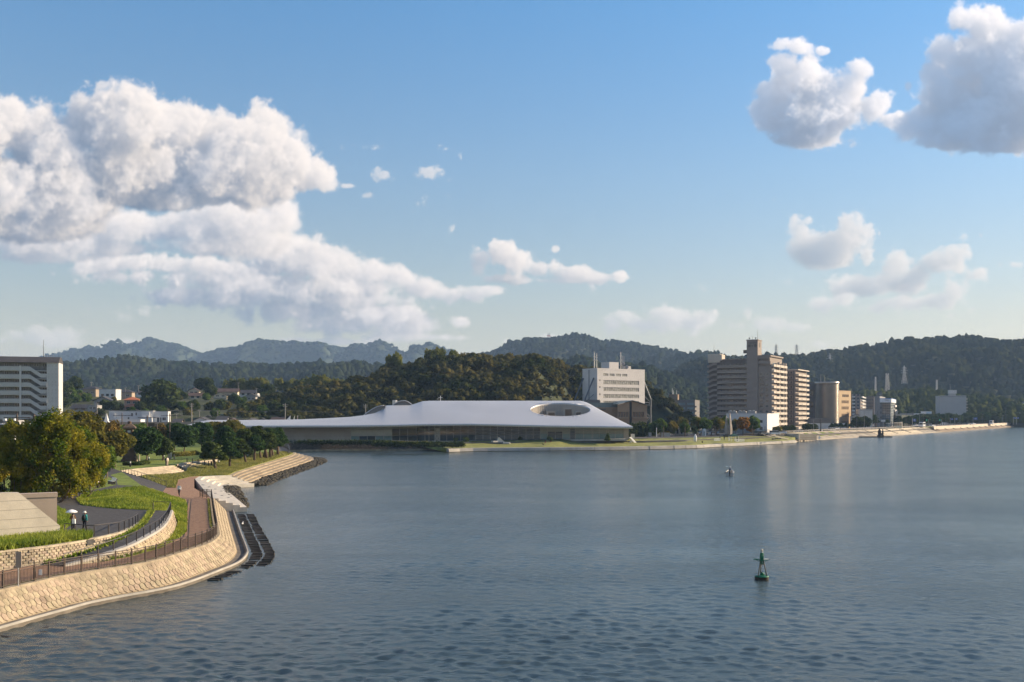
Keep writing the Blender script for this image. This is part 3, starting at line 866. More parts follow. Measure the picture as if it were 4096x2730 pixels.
nn=normals2(U);cand=[]
for i,(p,n_)in enumerate(zip(U,nn)):
 zb=ramp_z(p)
 for r_ in range(6):
  zc=2.70-r_*.195
  if zc<zb:break
  t_=Vector((-n_.y,n_.x,0))
  c=Vector((p.x,p.y,zc))+n_*.03+t_*(.19 if r_%2 else 0)
  cand.append((c,math.atan2(n_.y,n_.x)+math.pi/2,rs.uniform(.34,.37),rs.uniform(.05,.12)))
cand.sort(key=lambda s_:(not vis(s_[0]),s_[0].y))
for c,a,w_,d_ in cand:
 if cnt<298:
  o=link('stone',brick_me,blockw);o.location=c;o.rotation_euler=(0,0,a);o.scale=(w_,d_,.18);cnt+=1
 else:
  rm=Matrix.Rotation(a,3,'Z')
  rest.add([c+rm@Vector((v.co.x*w_,v.co.y*d_,v.co.z*.18))for v in brick_me.vertices],[tuple(p.vertices)for p in brick_me.polygons])
if rest.f:tag(rest.build('more_stones',M['blockstone'],blockw),kind='stuff')
# --- ground sheets of the park
Zu=2.88
park=[Vector((-47,50,Zu)),Vector((-42,58,Zu)),Vector((-38.4,64.3,Zu)),Vector((-35.5,69,Zu)),Vector((-33.4,71.6,Zu)),Vector((-32.2,75,Zu)),Vector((-31.6,79,Zu)),Vector((-31.8,83,Zu)),Vector((-32.5,87,Zu))]+gp([(655,2047,Zu),(609,2041,Zu),(442,2034,Zu),(326,2021,Zu),(303,1997,Zu),(340,1976,Zu),(440,1960,Zu),(530,1949,Zu),(571,1946,Zu),(483,1885,Zu),(473,1884,Zu),(560,1875,Zu),(690,1864,Zu),(770,1846,Zu),(880,1828,Zu),(960,1819,Zu),(1060,1811,Zu),(1118,1808,Zu)])+[Vector((-86,330,Zu)),Vector((-420,345,Zu)),Vector((-420,20,Zu)),Vector((-60,20,Zu))]
terrain('ground_park',park,material=M['grass'],skirt=3.2,label='grass of the lakeside park')
plaza=gp([(686,2044,2.9),(609,2042,2.905),(442,2035,2.905),(326,2022,2.905),(303,1998,2.905),(340,1977,2.905),(440,1961,2.905),(530,1950,2.905),(571,1947,2.90),(600,1958,2.62),(646,1975,1.80),(666,1947,1.80),(610,1926,2.3),(545,1905,2.72),(483,1886,2.905),(432,1866,2.905),(405,1874,2.905),(424,1900,2.905),(462,1922,2.905),(466,1940,2.905),(400,1955,2.905),(300,1975,2.905),(200,1996,2.905),(226,2030,2.905),(262,2050,2.905),(300,2090,2.905),(262,2116,2.905),(250,2134,2.905),(372,2143,2.905)])+[Vector((-32.0,75.0,2.905)),Vector((-31.4,79,2.905)),Vector((-31.6,83,2.905)),Vector((-32.3,87.0,2.905)),Vector((-34.0,92,2.905))]
terrain('path_plaza',plaza,material=M['asphalt'],skirt=.4,label='dark asphalt walk winding through the park')
# plaza piece joining the ramp top
terrain('path_landing',[Vector((-32.6,86.5,2.9)),Vector((-30.9,88.9,2.9))]+gp([(680,2060,2.9),(688,2044,2.9),(609,2043,2.9)])+[Vector((-35.2,95,2.9)),Vector((-34.0,91,2.9))],material=M['asphalt'],skirt=.5,label='asphalt landing at the top of the ramp')
mound=gp([(326,2021,2.91),(442,2034,2.91),(560,2040,2.91),(609,2041,2.91),(690,2045,2.88),(700,2062,2.45),(714,2091,1.95),(706,2116,1.85),(690,2140,1.80),(660,2166,1.78),(600,2192,1.78),(500,2222,1.78),(400,2248,1.77),(520,2226,1.77),(640,2193,1.77),(716,2153,1.77),(747,2126,1.77),(748,2060,1.77),(748,2020,1.77),(741,2004,1.78),(700,1993,1.9),(646,1976,1.95),(600,1957,2.6),(571,1946,2.92),(530,1949,2.93),(440,1960,2.93),(340,1976,2.93),(303,1997,2.93)])
terrain('ground_mound',mound,gp([(480,1990,3.45),(600,2000,3.25),(380,2000,3.25),(560,1975,3.2),(660,2022,3.0),(690,2010,2.5),(715,2050,2.15),(728,2090,1.9)]),M['grass'],skirt=1.2,grid=1.6,bumpz=.05,label='bright green grass mound between the walk and the promenade')
M['grass_low']=M['grass_dry']
lawn=gp([(666,1948,1.79),(702,1952,1.79),(712,1919,1.79),(760,1907,1.79),(799,1904,1.79),(908,1902,1.79),(941,1887,1.79),(1030,1859,1.79),(1101,1838,1.79),(1151,1823,1.79),(1172,1813,1.9),(1150,1808,2.3),(1118,1808,2.88),(1060,1811,2.9),(960,1819,2.9),(880,1828,2.9),(770,1846,2.9),(742,1889,1.95),(690,1897,1.92),(594,1902,1.92),(560,1906,2.4),(612,1927,2.25)])
terrain('ground_lawn',lawn,gp([(860,1870,2.0),(980,1845,2.1),(1060,1826,2.2),(720,1905,1.88)]),M['grass_low'],skirt=1.5,grid=4,bumpz=.04,label='rough lawn under the leaning pines')
terrain('ground_verge',gp([(0,2205,2.93),(150,2186,2.93),(351,2159,2.93),(372,2146,2.93),(330,2140,2.96),(242,2142,3.0),(0,2166,3.0),(-200,2190,3.0),(-200,2235,2.93)]),material=M['grass'],skirt=.3,label='long grass along the foot of the pale wing wall')
terrain('ground_tuft',gp([(226,2032,2.915),(262,2051,2.915),(300,2090,2.915),(262,2115,2.915),(240,2134,2.915),(226,2100,2.915)]),material=M['grass'],skirt=.2,label='patch of grass beside the end of the pale wall')
# --- grass blades: stuff over the near turf
def blades(name,tris,n,h,material,label,seed=0,zf=None):
 """n blades scattered over 3D triangles."""
 rs_=np.random.RandomState(seed)
 A=np.array([[tuple(p)for p in t]for t in tris],float)
 ar=.5*np.linalg.norm(np.cross(A[:,1]-A[:,0],A[:,2]-A[:,0]),axis=1)
 idx=rs_.choice(len(A),n,p=ar/ar.sum())
 u_,v_=rs_.rand(n),rs_.rand(n);s_=u_+v_>1;u_[s_]=1-u_[s_];v_[s_]=1-v_[s_]
 p=A[idx,0]+(A[idx,1]-A[idx,0])*u_[:,None]+(A[idx,2]-A[idx,0])*v_[:,None]
 hh=h*(.5+rs_.rand(n));a=rs_.rand(n)*math.pi;w_=.05+.05*rs_.rand(n)
 dx=np.stack([np.cos(a)*w_,np.sin(a)*w_,np.zeros(n)],1)
 ln_=np.stack([rs_.randn(n)*.35*hh,rs_.randn(n)*.35*hh,hh],1)
 co=np.stack([p-dx,p+dx,p+ln_],1).reshape(-1,3)
 f=np.arange(3*n).reshape(n,3)
 return tag(link(name,np_mesh(name,co,f,material)),label,kind='stuff')
def tris_of(o):
 me=o.data;me.calc_loop_triangles()
 return[[me.vertices[i].co for i in t.vertices]for t in me.loop_triangles if t.normal.z>.5]
M['blade']=leaf_mat('blade',(.15,.215,.028),(.31,.34,.058),.25,.35)
M['blade_dry']=leaf_mat('blade_dry',(.20,.21,.055),(.33,.31,.10),.25,.35)
ob=bpy.data.objects
blades('grass',tris_of(ob['ground_verge']),9000,.42,M['blade'],'tall grass fringe in front of the pale wing wall',1)
blades('grass',tris_of(ob['ground_mound']),26000,.20,M['blade'],'fresh green grass of the mound',2)
blades('grass',tris_of(ob['ground_tuft']),2500,.3,M['blade'],'grass patch by the wall end',3)
blades('grass',tris_of(ob['ground_lawn']),22000,.22,M['blade_dry'],'dry grass of the pine lawn',4)
fence_foot=[[a,b,c]for a,b,c in zip(off(T,-.75,ZT),off(T,-.55,ZT),off(T,-.75,ZT)[1:])]
blades('grass',fence_foot,2600,.14,M['blade_dry'],'weeds along the foot of the lakeside fence',5)
ramp_edge=[[a,b,c]for a,b,c in zip(off(R2c,-2.1),off(R2c,-1.5),off(R2c,-2.1)[1:])]
blades('grass',ramp_edge,1800,.22,M['blade'],'weeds growing at the edge of the ramp',6)
# --- big pale wing wall and the pinkish wall behind it
wing=thing('wing_wall','large pale rendered wall with a slanting top edge','wall',G(120,2150,2.9))
D_w=F*(H-2.9)/(2141-YH)
M['joint']=mat('joint',(.36,.32,.26),.9)
def on_wall(C,th,x,y):
 """Point at photo bearing (x, y) on an upright plane through C whose face is turned th to the right."""
 ux,uy=math.cos(th),math.sin(th);k=(x-2048)/F
 w=(k*C.y-C.x)/(ux-k*uy)
 D=C.y+w*uy
 return Vector((C.x+w*ux,D,H+(YH-y)/F*D))
Cw=GX(240,D_w,2.9);thw=R(40)
nw=Vector((math.sin(thw),-math.cos(thw),0))
def wf(x,y,d=0.0):return on_wall(Cw,thw,x,y)+nw*d
a_=[wf(-160,1975),wf(75,1971),wf(240,2104),wf(240,2150),wf(-160,2260)]
b_=[p-nw*.55 for p in a_]
mb=MB();n5=5
mb.add(a_+b_,[(4,3,2,1,0),(5,6,7,8,9)]+[(i,(i+1)%n5,n5+(i+1)%n5,n5+i)for i in range(n5)])
mb.build('wall',M['render_wall'],wing)
for k in range(1,5):
 y_=1971+k*34;xr=75+(y_-1971)/133*165
 mb=MB();p1=wf(min(xr,239),y_-4,.012);p0=wf(-160,y_+16,.012);p0.z=p1.z;dz_=Vector((0,0,.025))
 mb.quad(p0,p1,p1+dz_,p0+dz_)
 mb.build('joint',M['joint'],wing)
back=thing('back_wall','pinkish beige wall with a flat coping behind the pale wing wall','wall',GX(150,D_w+3.5,2.9))
Cb=GX(228,D_w+3.2,2.9);thb=R(30);nb=Vector((math.sin(thb),-math.cos(thb),0))
zc0,zc1=ZY(1988,Cb.y),ZY(1971,Cb.y)
mb=MB();ub=Vector((math.cos(thb),math.sin(thb),0))
mb.box(Cb-ub*4.0-nb*.3+Vector((0,0,-.3)),(8.0,.6,zc0-2.6),thb);mb.build('wall',M['render_pink'],back)
mb=MB();mb.box(Cb-ub*3.98-nb*.3+Vector((0,0,zc0-2.9)),(8.06,.72,zc1-zc0),thb);mb.build('coping',M['render_pink'],back)
# --- fences and handrails
def fence(name,label,line,h,mats,spacing,bars=True,rails=(1.0,.12),post=(.085,.085),rail_r=.035,extra=None,cap=True):
 ln=rail_curve(line,spacing)
 o=thing(name,label,'fence' if bars else 'handrail',ln[0])
 pm=MB();pm.box((0,0,-.1),(post[0],post[1],h+.02+(.06 if cap else 0)))
 if cap:pm.box((0,0,h-.02),(post[0]*.8,post[1]*.8,.10))
 pme=pm.mesh('post',mats)
 nn_=normals2(ln)
 for p,n_ in zip(ln,nn_):
  q=link('post',pme,o);q.location=p;q.rotation_euler=(0,0,math.atan2(n_.y,n_.x))
 for a,b in zip(ln,ln[1:]):
  for k,f in enumerate(rails):
   m_=MB();z_=Vector((0,0,h*f))
   m_.tube([a+z_,b+z_],rail_r if k==0 else rail_r*.8,6)
   m_.build('rail',mats,o)
 return o,ln
Fl=off(rail_curve(T0,.6),-.30,ZT+.1)
fence_o,Fpost=fence('lakeside_fence','dark brown railing with thin balusters along the seawall top',Fl,1.02,M['brown_metal'],1.32,rails=(1.0,.86,.10),rail_r=.03)
bal=MB();bal.box((0,0,0),(.022,.022,.78));bal_me=bal.mesh('baluster',M['brown_metal'])
bs_=[]
for a,b in zip(Fpost,Fpost[1:]):
 for k in range(1,11):
  bs_.append(a.lerp(b,k/11))
bs_.sort(key=lambda c:(not vis(c),c.y))
restb=MB()
for k,c in enumerate(bs_):
 if k<298:
  o=link('baluster',bal_me,fence_o);o.location=(c.x,c.y,c.z+.10)
 else:restb.box((c.x,c.y,c.z+.10),(.022,.022,.78))
tag(restb.build('distant_balusters',M['brown_metal'],fence_o),kind='stuff')
fence('gate_rail','short railing closing the end of the fenced promenade',[Fpost[-1],G(800,1988,ZT+.05)],1.0,M['brown_metal'],1.3,rails=(1.0,.82,.1),rail_r=.03)
grail=[o for o in bpy.data.objects if o.name.startswith('gate_rail')][0]
ga,gb=Fpost[-1],G(800,1988,ZT+.05)
for k in range(1,22):
 c=ga.lerp(gb,k/22);o=link('baluster',bal_me,grail);o.location=(c.x,c.y,c.z+.1)
fence('ramp_handrail','slim dark handrail following the ramp wall',off(R2c,-.08),.82,M['dark_metal'],1.55,bars=False,rails=(1.0,),rail_r=.035,post=(.07,.07),cap=False)
fence('ramp_end_rail','short handrail across the head of the ramp',[R2c[-1]+Vector((-.08,0,.02)),G(607,2041,2.9)],.82,M['dark_metal'],1.95,bars=False,rails=(1.0,),rail_r=.03,post=(.07,.07),cap=False)
fence('walkway_handrail','slim dark handrail on top of the stone block wall',gp([(258,2136,2.92),(372,2146,2.93),(381,2143,2.93)])+[U[k]+Vector((-.12,0,.05))for k in range(len(U)-22,len(U),5)]+[U[-1]+Vector((-.1,0,.05))],.82,M['dark_metal'],1.35,bars=False,rails=(1.0,),rail_r=.035,post=(.07,.07),cap=False)
fence('slope_handrail','thin dark handrail running down the asphalt slope by the steps',gp([(483,1886,2.9),(545,1905,2.72),(610,1926,2.3),(667,1948,1.8)]),.75,M['dark_metal'],2.0,bars=False,rails=(1.0,),rail_r=.03,post=(.05,.05),cap=False)
# sign on a pole at the fence, seen from behind
sg=thing('sign_board','rectangular sign board on a thin pole seen from behind at the lakeside fence','sign',G(73,2350,ZT))
b0=G(73,2350,ZT)
mb=MB();mb.tube([b0,b0+Vector((0,0,2.15))],.035,8);mb.build('pole',M['steel'],sg)
mb=MB();mb.box((b0.x+.04,b0.y-.05,b0.z+1.22),(.36,.03,.98));mb.build('board',M['tan'],sg)
for k in range(3):
 mb=MB();mb.box((b0.x+.04,b0.y+.0,b0.z+1.4+k*.3),(.34,.04,.03));mb.build('bracket',M['steel'],sg)
nt_=thing('notice_plate','small white notice plate fixed to the lakeside fence','notice',Fpost[13]if len(Fpost)>13 else Fpost[0])
pn=G(176,2290,ZT+.55)
for k in range(3):
 mb=MB();mb.box((pn.x+k*.075-.07,pn.y-.5,pn.z-.1),(.06,.012,.36));mb.build('plate',M['white'],nt_)
 # --- light stone amphitheatre steps and the older long steps towards the spit
st=thing('plaza_steps','pale new stone steps stepping down from the path to the water','steps',G(800,1950,ZT))
A0,A1=G(846,1996,ZT),G(777,1914,ZT)
dirv=Vector((A1.x-A0.x,A1.y-A0.y,0)).normalized();rt=Vector((dirv.y,-dirv.x,0))
C1=G(908,1902,ZT)
d2=Vector((.86,.50,0)).normalized()
for k in range(5):
 z1=ZT+.02-k*.30
 o0=k*.86;o1=(k+1)*.86
 def lineat(o_):
  p=Vector((A0.x,A0.y,0))+rt*o_-dirv*(0 if k<2 else .0)
  c=Vector((A1.x,A1.y,0))+rt*o_*.95+dirv*(3.4-o_*.95)
  e=Vector((C1.x,C1.y,0))+Vector((1.15,-.62,0))*o_*1.1
  mid=(c+e)/2+Vector((-.3,.35,0))*(1-o_/4.5)
  return[p,c.lerp(p,.12),c+(mid-c)*.35,mid,e]
 a,b=lineat(o0),lineat(o1)
 mb=MB()
 mb.prism([(p.x,p.y)for p in b]+[(p.x,p.y)for p in reversed(a)],-1.0,z1)
 mb.build('step',M['offwhite'],st)
 for(f0,f1)in((.30,.33),(.62,.65)):
  mb=MB();q0=a[0].lerp(a[1],f0);q1=a[0].lerp(a[1],f1)
  mb.quad(Vector((q0.x,q0.y,z1+.006))+rt*.2,Vector((q0.x,q0.y,z1+.006))+rt*.62,Vector((q1.x,q1.y,z1+.006))+rt*.62,Vector((q1.x,q1.y,z1+.006))+rt*.2)
  if k<4:mb.build('drain',M['dgrey'],st)
RT=[Vector((-49.0,172.6,0)),Vector((-50.8,183,0)),Vector((-53,208,0)),Vector((-55,231.6,0)),Vector((-57,253.6,0)),Vector((-60,272,0))]
RB=[Vector((-44.6,170.5,0)),Vector((-45.8,184,0)),Vector((-47.2,209,0)),Vector((-48.6,234,0)),Vector((-50.2,255,0)),Vector((-54,272.5,0))]
M['stone_pale']=mat('stone_pale',(.55,.50,.41),.85,var=.15,scale=.8,bump=.2)
for o in st.children:
 if o.name.startswith('step'):o.data.materials[0]=M['stone_pale']
M['step_old']=mat('step_old',(.30,.23,.15),.92,var=.40,scale=.35,col2=(.42,.34,.23),bump=.5,bscale=5)
ls=thing('lake_steps','weathered brown concrete steps running out along the spit','steps',RT[2])
RTc=rail_curve(RT,4.0);RBc=rail_curve(RB,4.0);nmin=min(len(RTc),len(RBc))
RTc=[RTc[round(i*(len(RTc)-1)/23)]for i in range(24)];RBc=[RBc[round(i*(len(RBc)-1)/23)]for i in range(24)]
for k in range(6):
 z1=1.72-k*.27
 f0,f1=k/6,(k+1)/6
 mb=MB()
 l0=[Vector((*(a.lerp(b,f0)).xy,z1-.02))for a,b in zip(RTc,RBc)];l1=[Vector((*(a.lerp(b,f1)).xy,z1-.06))for a,b in zip(RTc,RBc)]
 l2=[Vector((p.x,p.y,z1-.75))for p in l1]
 strip(mb,[l0,l1,l2]);mb.build('step',M['step_old'],ls)
 # terraced seat steps below the walk, with a second flight behind
def terrace(name,label,low,high,n,z0,z1,material):
 o=thing(name,label,'steps',low[0])
 lo_,hi_=rail_curve(low,1.2),rail_curve(high,1.2)
 lo_=[lo_[round(i*(len(lo_)-1)/19)]for i in range(20)];hi_=[hi_[round(i*(len(hi_)-1)/19)]for i in range(20)]
 for k in range(n):
  zt=z0+(z1-z0)*(k+1)/n
  f=[Vector((*(a.lerp(b,k/n)).xy,0))for a,b in zip(lo_,hi_)];g=[Vector((*(a.lerp(b,(k+1)/n)).xy,0))for a,b in zip(lo_,hi_)]
  m_=MB()
  strip(m_,[[Vector((p.x,p.y,zt-.6))for p in reversed(f)],[Vector((p.x,p.y,zt))for p in reversed(f)],[Vector((p.x,p.y,zt))for p in reversed(g)]])
  m_.build('step',material,o)
 return o
M['seat_stone']=mat('seat_stone',(.42,.35,.25),.92,var=.35,scale=.9,bump=.6,bscale=5)
terrace('seat_steps','six low stone seat steps fanning out beside the asphalt slope',gp([(560,1907,1.95),(594,1902,1.9),(690,1896,1.9),(744,1889,1.9)]),gp([(473,1884,2.92),(540,1876,2.92),(630,1868,2.92),(690,1863,2.92)]),6,1.85,2.95,M['seat_stone'])
terrace('upper_seat_steps','curved stone seat steps behind the black posts under the pines',gp([(742,1880,1.95),(800,1878,1.95),(838,1868,2.0)]),gp([(700,1860,2.95),(760,1849,2.95),(880,1838,2.95)]),5,1.9,3.0,M['seat_stone'])
tr=thing('post_fence','low black post and rail fence between the two flights of seat steps','fence',G(748,1850,2.95))
pl=rail_curve(gp([(748,1850,2.95),(790,1853,2.9),(822,1860,2.6),(848,1862,2.3)]),1.7)
pm=MB();pm.box((0,0,-.2),(.14,.14,1.0));pme=pm.mesh('post',M['black'])
for p in pl:
 q=link('post',pme,tr);q.location=p
for a,b in zip(pl,pl[1:]):
 mb=MB();mb.tube([a+Vector((0,0,.5)),b+Vector((0,0,.5))],.03,5);mb.build('rail',M['dark_metal'],tr)
 # rubble along the water: stuff
rb=MB();rs=random.Random(12)
def rock_at(c,s_):
 rb.blob((c.x,c.y,c.z),(s_*rs.uniform(.7,1.3),s_*rs.uniform(.7,1.3),s_*rs.uniform(.45,.8)),seg=6,rings=4,jit=.28,rs=rs)
RBx=rail_curve(RB,.42)
for p,n_ in zip(RBx,normals2(RBx)):
 for k in range(5):
  d_=rs.uniform(-.3,2.6);c=p+n_*d_;rock_at(Vector((c.x,c.y,max(-.1,.30-d_*.16)+rs.uniform(-.05,.1))),rs.uniform(.2,.42))
quadr=[G(890,1938,.4),G(955,1945,.0),G(995,2031,.0),G(905,2033,.2)]
for k in range(620):
 u_,v_=rs.random(),rs.random()
 c=quadr[0].lerp(quadr[1],u_).lerp(quadr[3].lerp(quadr[2],u_),v_)
 rock_at(Vector((c.x,c.y,.42*(1-u_)-.02+rs.uniform(-.06,.12))),rs.uniform(.2,.45))
for k in range(120):
 c=Vector((-44.5,170.5,0)).lerp(quadr[0].lerp(quadr[1],rs.random()),rs.random());rock_at(Vector((c.x+rs.uniform(-1,1.5),c.y,rs.uniform(0,.4))),rs.uniform(.25,.45))
tag(rb.build('rubble',M['rock'],smooth=False),'dark rubble and driftwood heaped along the water below the steps',kind='stuff')
# == far shore
FS=[(1090,1807),(1130,1806),(1400,1804),(1781,1801),(1890,1799),(2202,1797),(2406,1795),(2600,1792),(2780,1788),(2836,1784.5),(3000,1777),(3142,1771),(3250,1762),(3332,1755.6),(3431,1749.5),(3520,1745),(3602,1741),(3748,1730),(3850,1723),(3960,1715),(4096,1706),(4300,1696),(4700,1686)]
SH=[G(x,y,0)for x,y in FS]
def shore_off(d,z,i0=0,i1=None):
 """Water line moved d metres inland, level z."""
 ln=SH[i0:i1]
 return[Vector((p.x-n.x*d,p.y-n.y*d,z))for p,n in zip(ln,normals2(ln))]
land=[Vector((-80,318,2.3))]+shore_off(4.5,2.3)+[Vector((2600,1700,2.3)),Vector((5200,8200,2.3)),Vector((-5200,8200,2.3)),Vector((-5200,60,2.3)),Vector((-390,40,2.3)),Vector((-390,318,2.3))]
terrain('ground_town',land,material=M['town'],skirt=3,label='flat ground of the town along the lake')
# --- rubble seawall at the inlet with its railing
SRW=rail_curve([G(1098,1807,0),G(1400,1804,0),G(1785,1801,0)],2.0)
rw=thing('rubble_wall','dark rubble stone embankment below the railing across the inlet','embankment',SRW[20])
mb=MB();n_u=[Vector((-n.x,-n.y,0))for n in normals2(SRW)]
def inl(line,d,z):return[Vector((p.x-n.x*d,p.y-n.y*d,z))for p,n in zip(line,normals2(line))]
strip(mb,[inl(SRW,2.6,2.35),inl(SRW,1.9,2.35),inl(SRW,.5,.35),inl(SRW,.5,.45),inl(SRW,.1,.42),inl(SRW,.05,-1)][::-1])
mb.build('bank',M['concrete_dark'],rw)
rub=MB();rs=random.Random(21)
for k in range(3800):
 t=rs.random()*(len(SRW)-1.01);i=int(t);p=SRW[i].lerp(SRW[i+1],t-i);d=rs.uniform(.55,1.95)
 c=p+n_u[i]*d
 rub.blob((c.x,c.y,.4+(d-.5)/1.4*1.95),[rs.uniform(.10,.26)for _ in range(3)],seg=5,rings=3,jit=.25,rs=rs)
tag(rub.build('rubble_stones',M['rock'],rw),kind='stuff')
mb=MB();strip(mb,[inl(SRW,-.02,-.5),inl(SRW,-.02,.50),inl(SRW,.42,.50),inl(SRW,.42,.3)]);mb.build('toe',M['step_old'],rw)
fence('inlet_railing','grey post and pipe railing along the top of the rubble embankment',[Vector((p.x,p.y,2.35-max(0,(p.x+42)*.045)))for p in inl(SRW,2.2,2.35)],1.05,M['steel'],3.0,bars=False,rails=(1.0,.55),rail_r=.045,post=(.12,.12),cap=False)
# --- lawn of the museum
def Lw(x,y,z):return G(x,y,z)
edge=[(1785,1800),(1890,1797),(2202,1794.5),(2406,1792.5),(2600,1789.5),(2780,1785.5),(2836,1782),(3000,1774.5),(3142,1768),(3175,1766)]
zb_=1.05
front=[Lw(x,y-4,zb_)for x,y in edge]
backl=[(3185,1744,442),(3150,1744,438),(3098,1744,429),(2990,1745,419),(2850,1748,396),(2700,1752,379),(2560,1755,370),(2496,1756,362),(2250,1758,352),(2000,1762,2.8),(1780,1767,2.5),(1480,1769,2.4),(1250,1771,2.4),(1130,1772,2.4)]
lawn2=front+[P(*b)if b[2]>50 else Lw(*b)for b in backl]+[Vector((p.x,p.y,2.36))for p in inl(SRW,2.7,2.36)[::8]]
terrain('ground_museum_lawn',lawn2,[Lw(2300,1776,1.65),Lw(2000,1776,1.75),Lw(1880,1780,1.6),Lw(2500,1773,1.7),P(2700,1768,368),P(2850,1763,384),P(3000,1757,407)],M['grass_dry'],skirt=1.2,grid=6,bumpz=.06,label='wide sunlit lawn between the museum and the lake')
terrain('ground_carpark',[GX(2500,372,2.9),GX(2700,379.5,2.9),GX(2850,396.5,2.9),GX(2990,419.5,2.9),GX(3180,443,2.9),GX(3180,470,2.9),GX(2900,460,2.9),GX(2500,440,2.9)],material=M['asphalt'],skirt=.8,label='car park and road behind the museum lawn')
# kerb of pale concrete segments, irregular to the right
kb=thing('lawn_kerb','pale concrete kerb edging the lawn along the water','kerb',front[2])
kl=rail_curve(front,5.2)
for a,b in zip(kl,kl[1:]):
 mb=MB();d_=(b-a);yaw=math.atan2(d_.y,d_.x)
 right=rs.uniform(-.12,.12)if a.x>40 else rs.uniform(-.02,.02)
 c=(a+b)/2+Vector((math.sin(yaw),-math.cos(yaw),0))*(.55+right)
 mb.add([(c.x+x*math.cos(yaw)-y*math.sin(yaw),c.y+x*math.sin(yaw)+y*math.cos(yaw),z)for x,y,z in[(-d_.length/2+.03,-.75,.05),(d_.length/2-.03,-.75,.05),(d_.length/2-.03,.55,.05),(-d_.length/2+.03,.55,.05),(-d_.length/2+.03,-.45,1.02+right*.6),(d_.length/2-.03,-.45,1.05-right*.4),(d_.length/2-.03,.55,1.12),(-d_.length/2+.03,.55,1.12)]],[(4,5,6,7),(0,1,5,4),(1,2,6,5),(2,3,7,6),(3,0,4,7)])
 mb.build('segment',M['kerb']if 'kerb' in M else M['concrete'],kb)
mb=MB();bl=[Vector((p.x,p.y,0))for p in rail_curve([G(x,y,0)for x,y in FS[3:12]],6)]
strip(mb,[inl(bl,-.6,-.4),inl(bl,-.4,.14),inl(bl,1.4,.30),inl(bl,1.5,.2)]);tag(mb.build('shore',M['step_old']),'narrow brown strand below the lawn kerb',kind='structure')
# black stakes in the water
def stakes(label,x0,x1,y0,y1,n,seed):
 rs_=random.Random(seed)
 for k in range(n):
  f=(k+rs_.uniform(-.3,.3))/n
  p=G(x0+(x1-x0)*f,y0+(y1-y0)*f,0)
  m_=MB();m_.lathe([(.10,-.8),(.09,rs_.uniform(.25,.42)),(.05,.45)],(0,0,0),6)
  o=link('stake',m_.mesh('stake',M['black']),None,p)
  tag(o,label,'stake','mooring stakes')
stakes('blackened stake in the dense row of stakes standing off the lawn',2826,2956,1784.5,1783.5,34,1)
stakes('blackened stake in the sparser row of stakes near the wooden pier',3022,3140,1775.5,1773,20,2)
stakes('blackened stake in the short row below the folded frame sculpture',2418,2490,1795.5,1795,11,3)
# == museum
museum=thing('museum','long low museum under a sweeping silver grey roof with an oval opening','museum',Vector((-5,365,2.5)))
De,Dr=350.0,384.0
eave_px=[(735,1703),(1000,1703.5),(1400,1702),(1560,1700),(1690,1697),(1880,1695.5),(2050,1699),(2200,1702.5),(2400,1705),(2531,1707)]
top_px=[(735,1703),(760,1698),(800,1688),(830,1681.5),(900,1681),(1100,1680),(1200,1678.5),(1300,1674),(1400,1668.5),(1454,1662),(1500,1653),(1523,1641),(1540,1624),(1560,1622),(1600,1622),(1640,1622),(1660,1616),(1690,1606),(1720,1604),(2324,1604),(2345,1610),(2358,1616),(2400,1640),(2440,1661),(2490,1687),(2531,1707)]
ex=np.array([e[0]for e in eave_px]);ey=np.array([e[1]for e in eave_px])
tx=np.array([e[0]for e in top_px]);ty=np.array([e[1]for e in top_px])
def roof_pt(x,t):
 """Roof surface: x is the photo bearing at the eave, t runs from the eave (0) to the ridge (1)."""
 ye=np.interp(x,ex,ey);yt=np.interp(x,tx,ty)
 xw=(x-2048)/F*De
 ze=ZY(ye,De)
 fr=(ye-yt)/103.0
 D=De+(Dr-De)*t*np.clip(fr,.02,1)**.8
 y=ye+(yt-ye)*(1-(1-t)**1.25)
 z=H+(YH-y)/F*D
 xs=(x-2048)/F*D
 return np.stack([xs,D,z],-1)
NXR,NTR=300,40
gx=np.linspace(735,2531,NXR);gt=np.linspace(0,1,NTR)
GXX,GTT=np.meshgrid(gx,gt)
# oval opening in bearing space, found on the roof surface
ocx,ocy,orx,ory=2241.0,1640.0,119.0,26.5
PT=roof_pt(GXX,GTT)
IMX=2048+F*PT[...,0]/PT[...,1];IMY=YH-F*(PT[...,2]-H)/PT[...,1]
ysl=(IMX-ocx)*.012
rr_=np.sqrt(((IMX-ocx)/orx)**2+((IMY-ocy-ysl)/ory)**2)
# slide vertices near the rim onto it so that the edge is a clean oval
snap=(rr_>.86)&(rr_<1.16)
for _ in range(12):
 PT2=roof_pt(GXX,GTT)
 IMX=2048+F*PT2[...,0]/PT2[...,1];IMY=YH-F*(PT2[...,2]-H)/PT2[...,1]
 ysl=(IMX-ocx)*.012
 r2_=np.sqrt(((IMX-ocx)/orx)**2+((IMY-ocy-ysl)/ory)**2)
 k_=np.where(snap,1/np.maximum(r2_,.2),1)
 GXX=np.where(snap,GXX+((IMX-ocx)*k_+ocx-IMX)*.8,GXX)
 dty=((IMY-ocy-ysl)*k_+ocy+ysl-IMY)
 GTT=np.where(snap,np.clip(GTT-dty/103.*.7,0.01,.99),GTT)
PT=roof_pt(GXX,GTT)
IMX=2048+F*PT[...,0]/PT[...,1];IMY=YH-F*(PT[...,2]-H)/PT[...,1]
rr_=np.sqrt(((IMX-ocx)/orx)**2+((IMY-ocy-(IMX-ocx)*.012)/ory)**2)
idx=np.arange(NXR*NTR).reshape(NTR,NXR)
quads=np.stack([idx[:-1,:-1],idx[:-1,1:],idx[1:,1:],idx[1:,:-1]],-1).reshape(-1,4)
cr_=rr_.reshape(-1)[quads].mean(1)
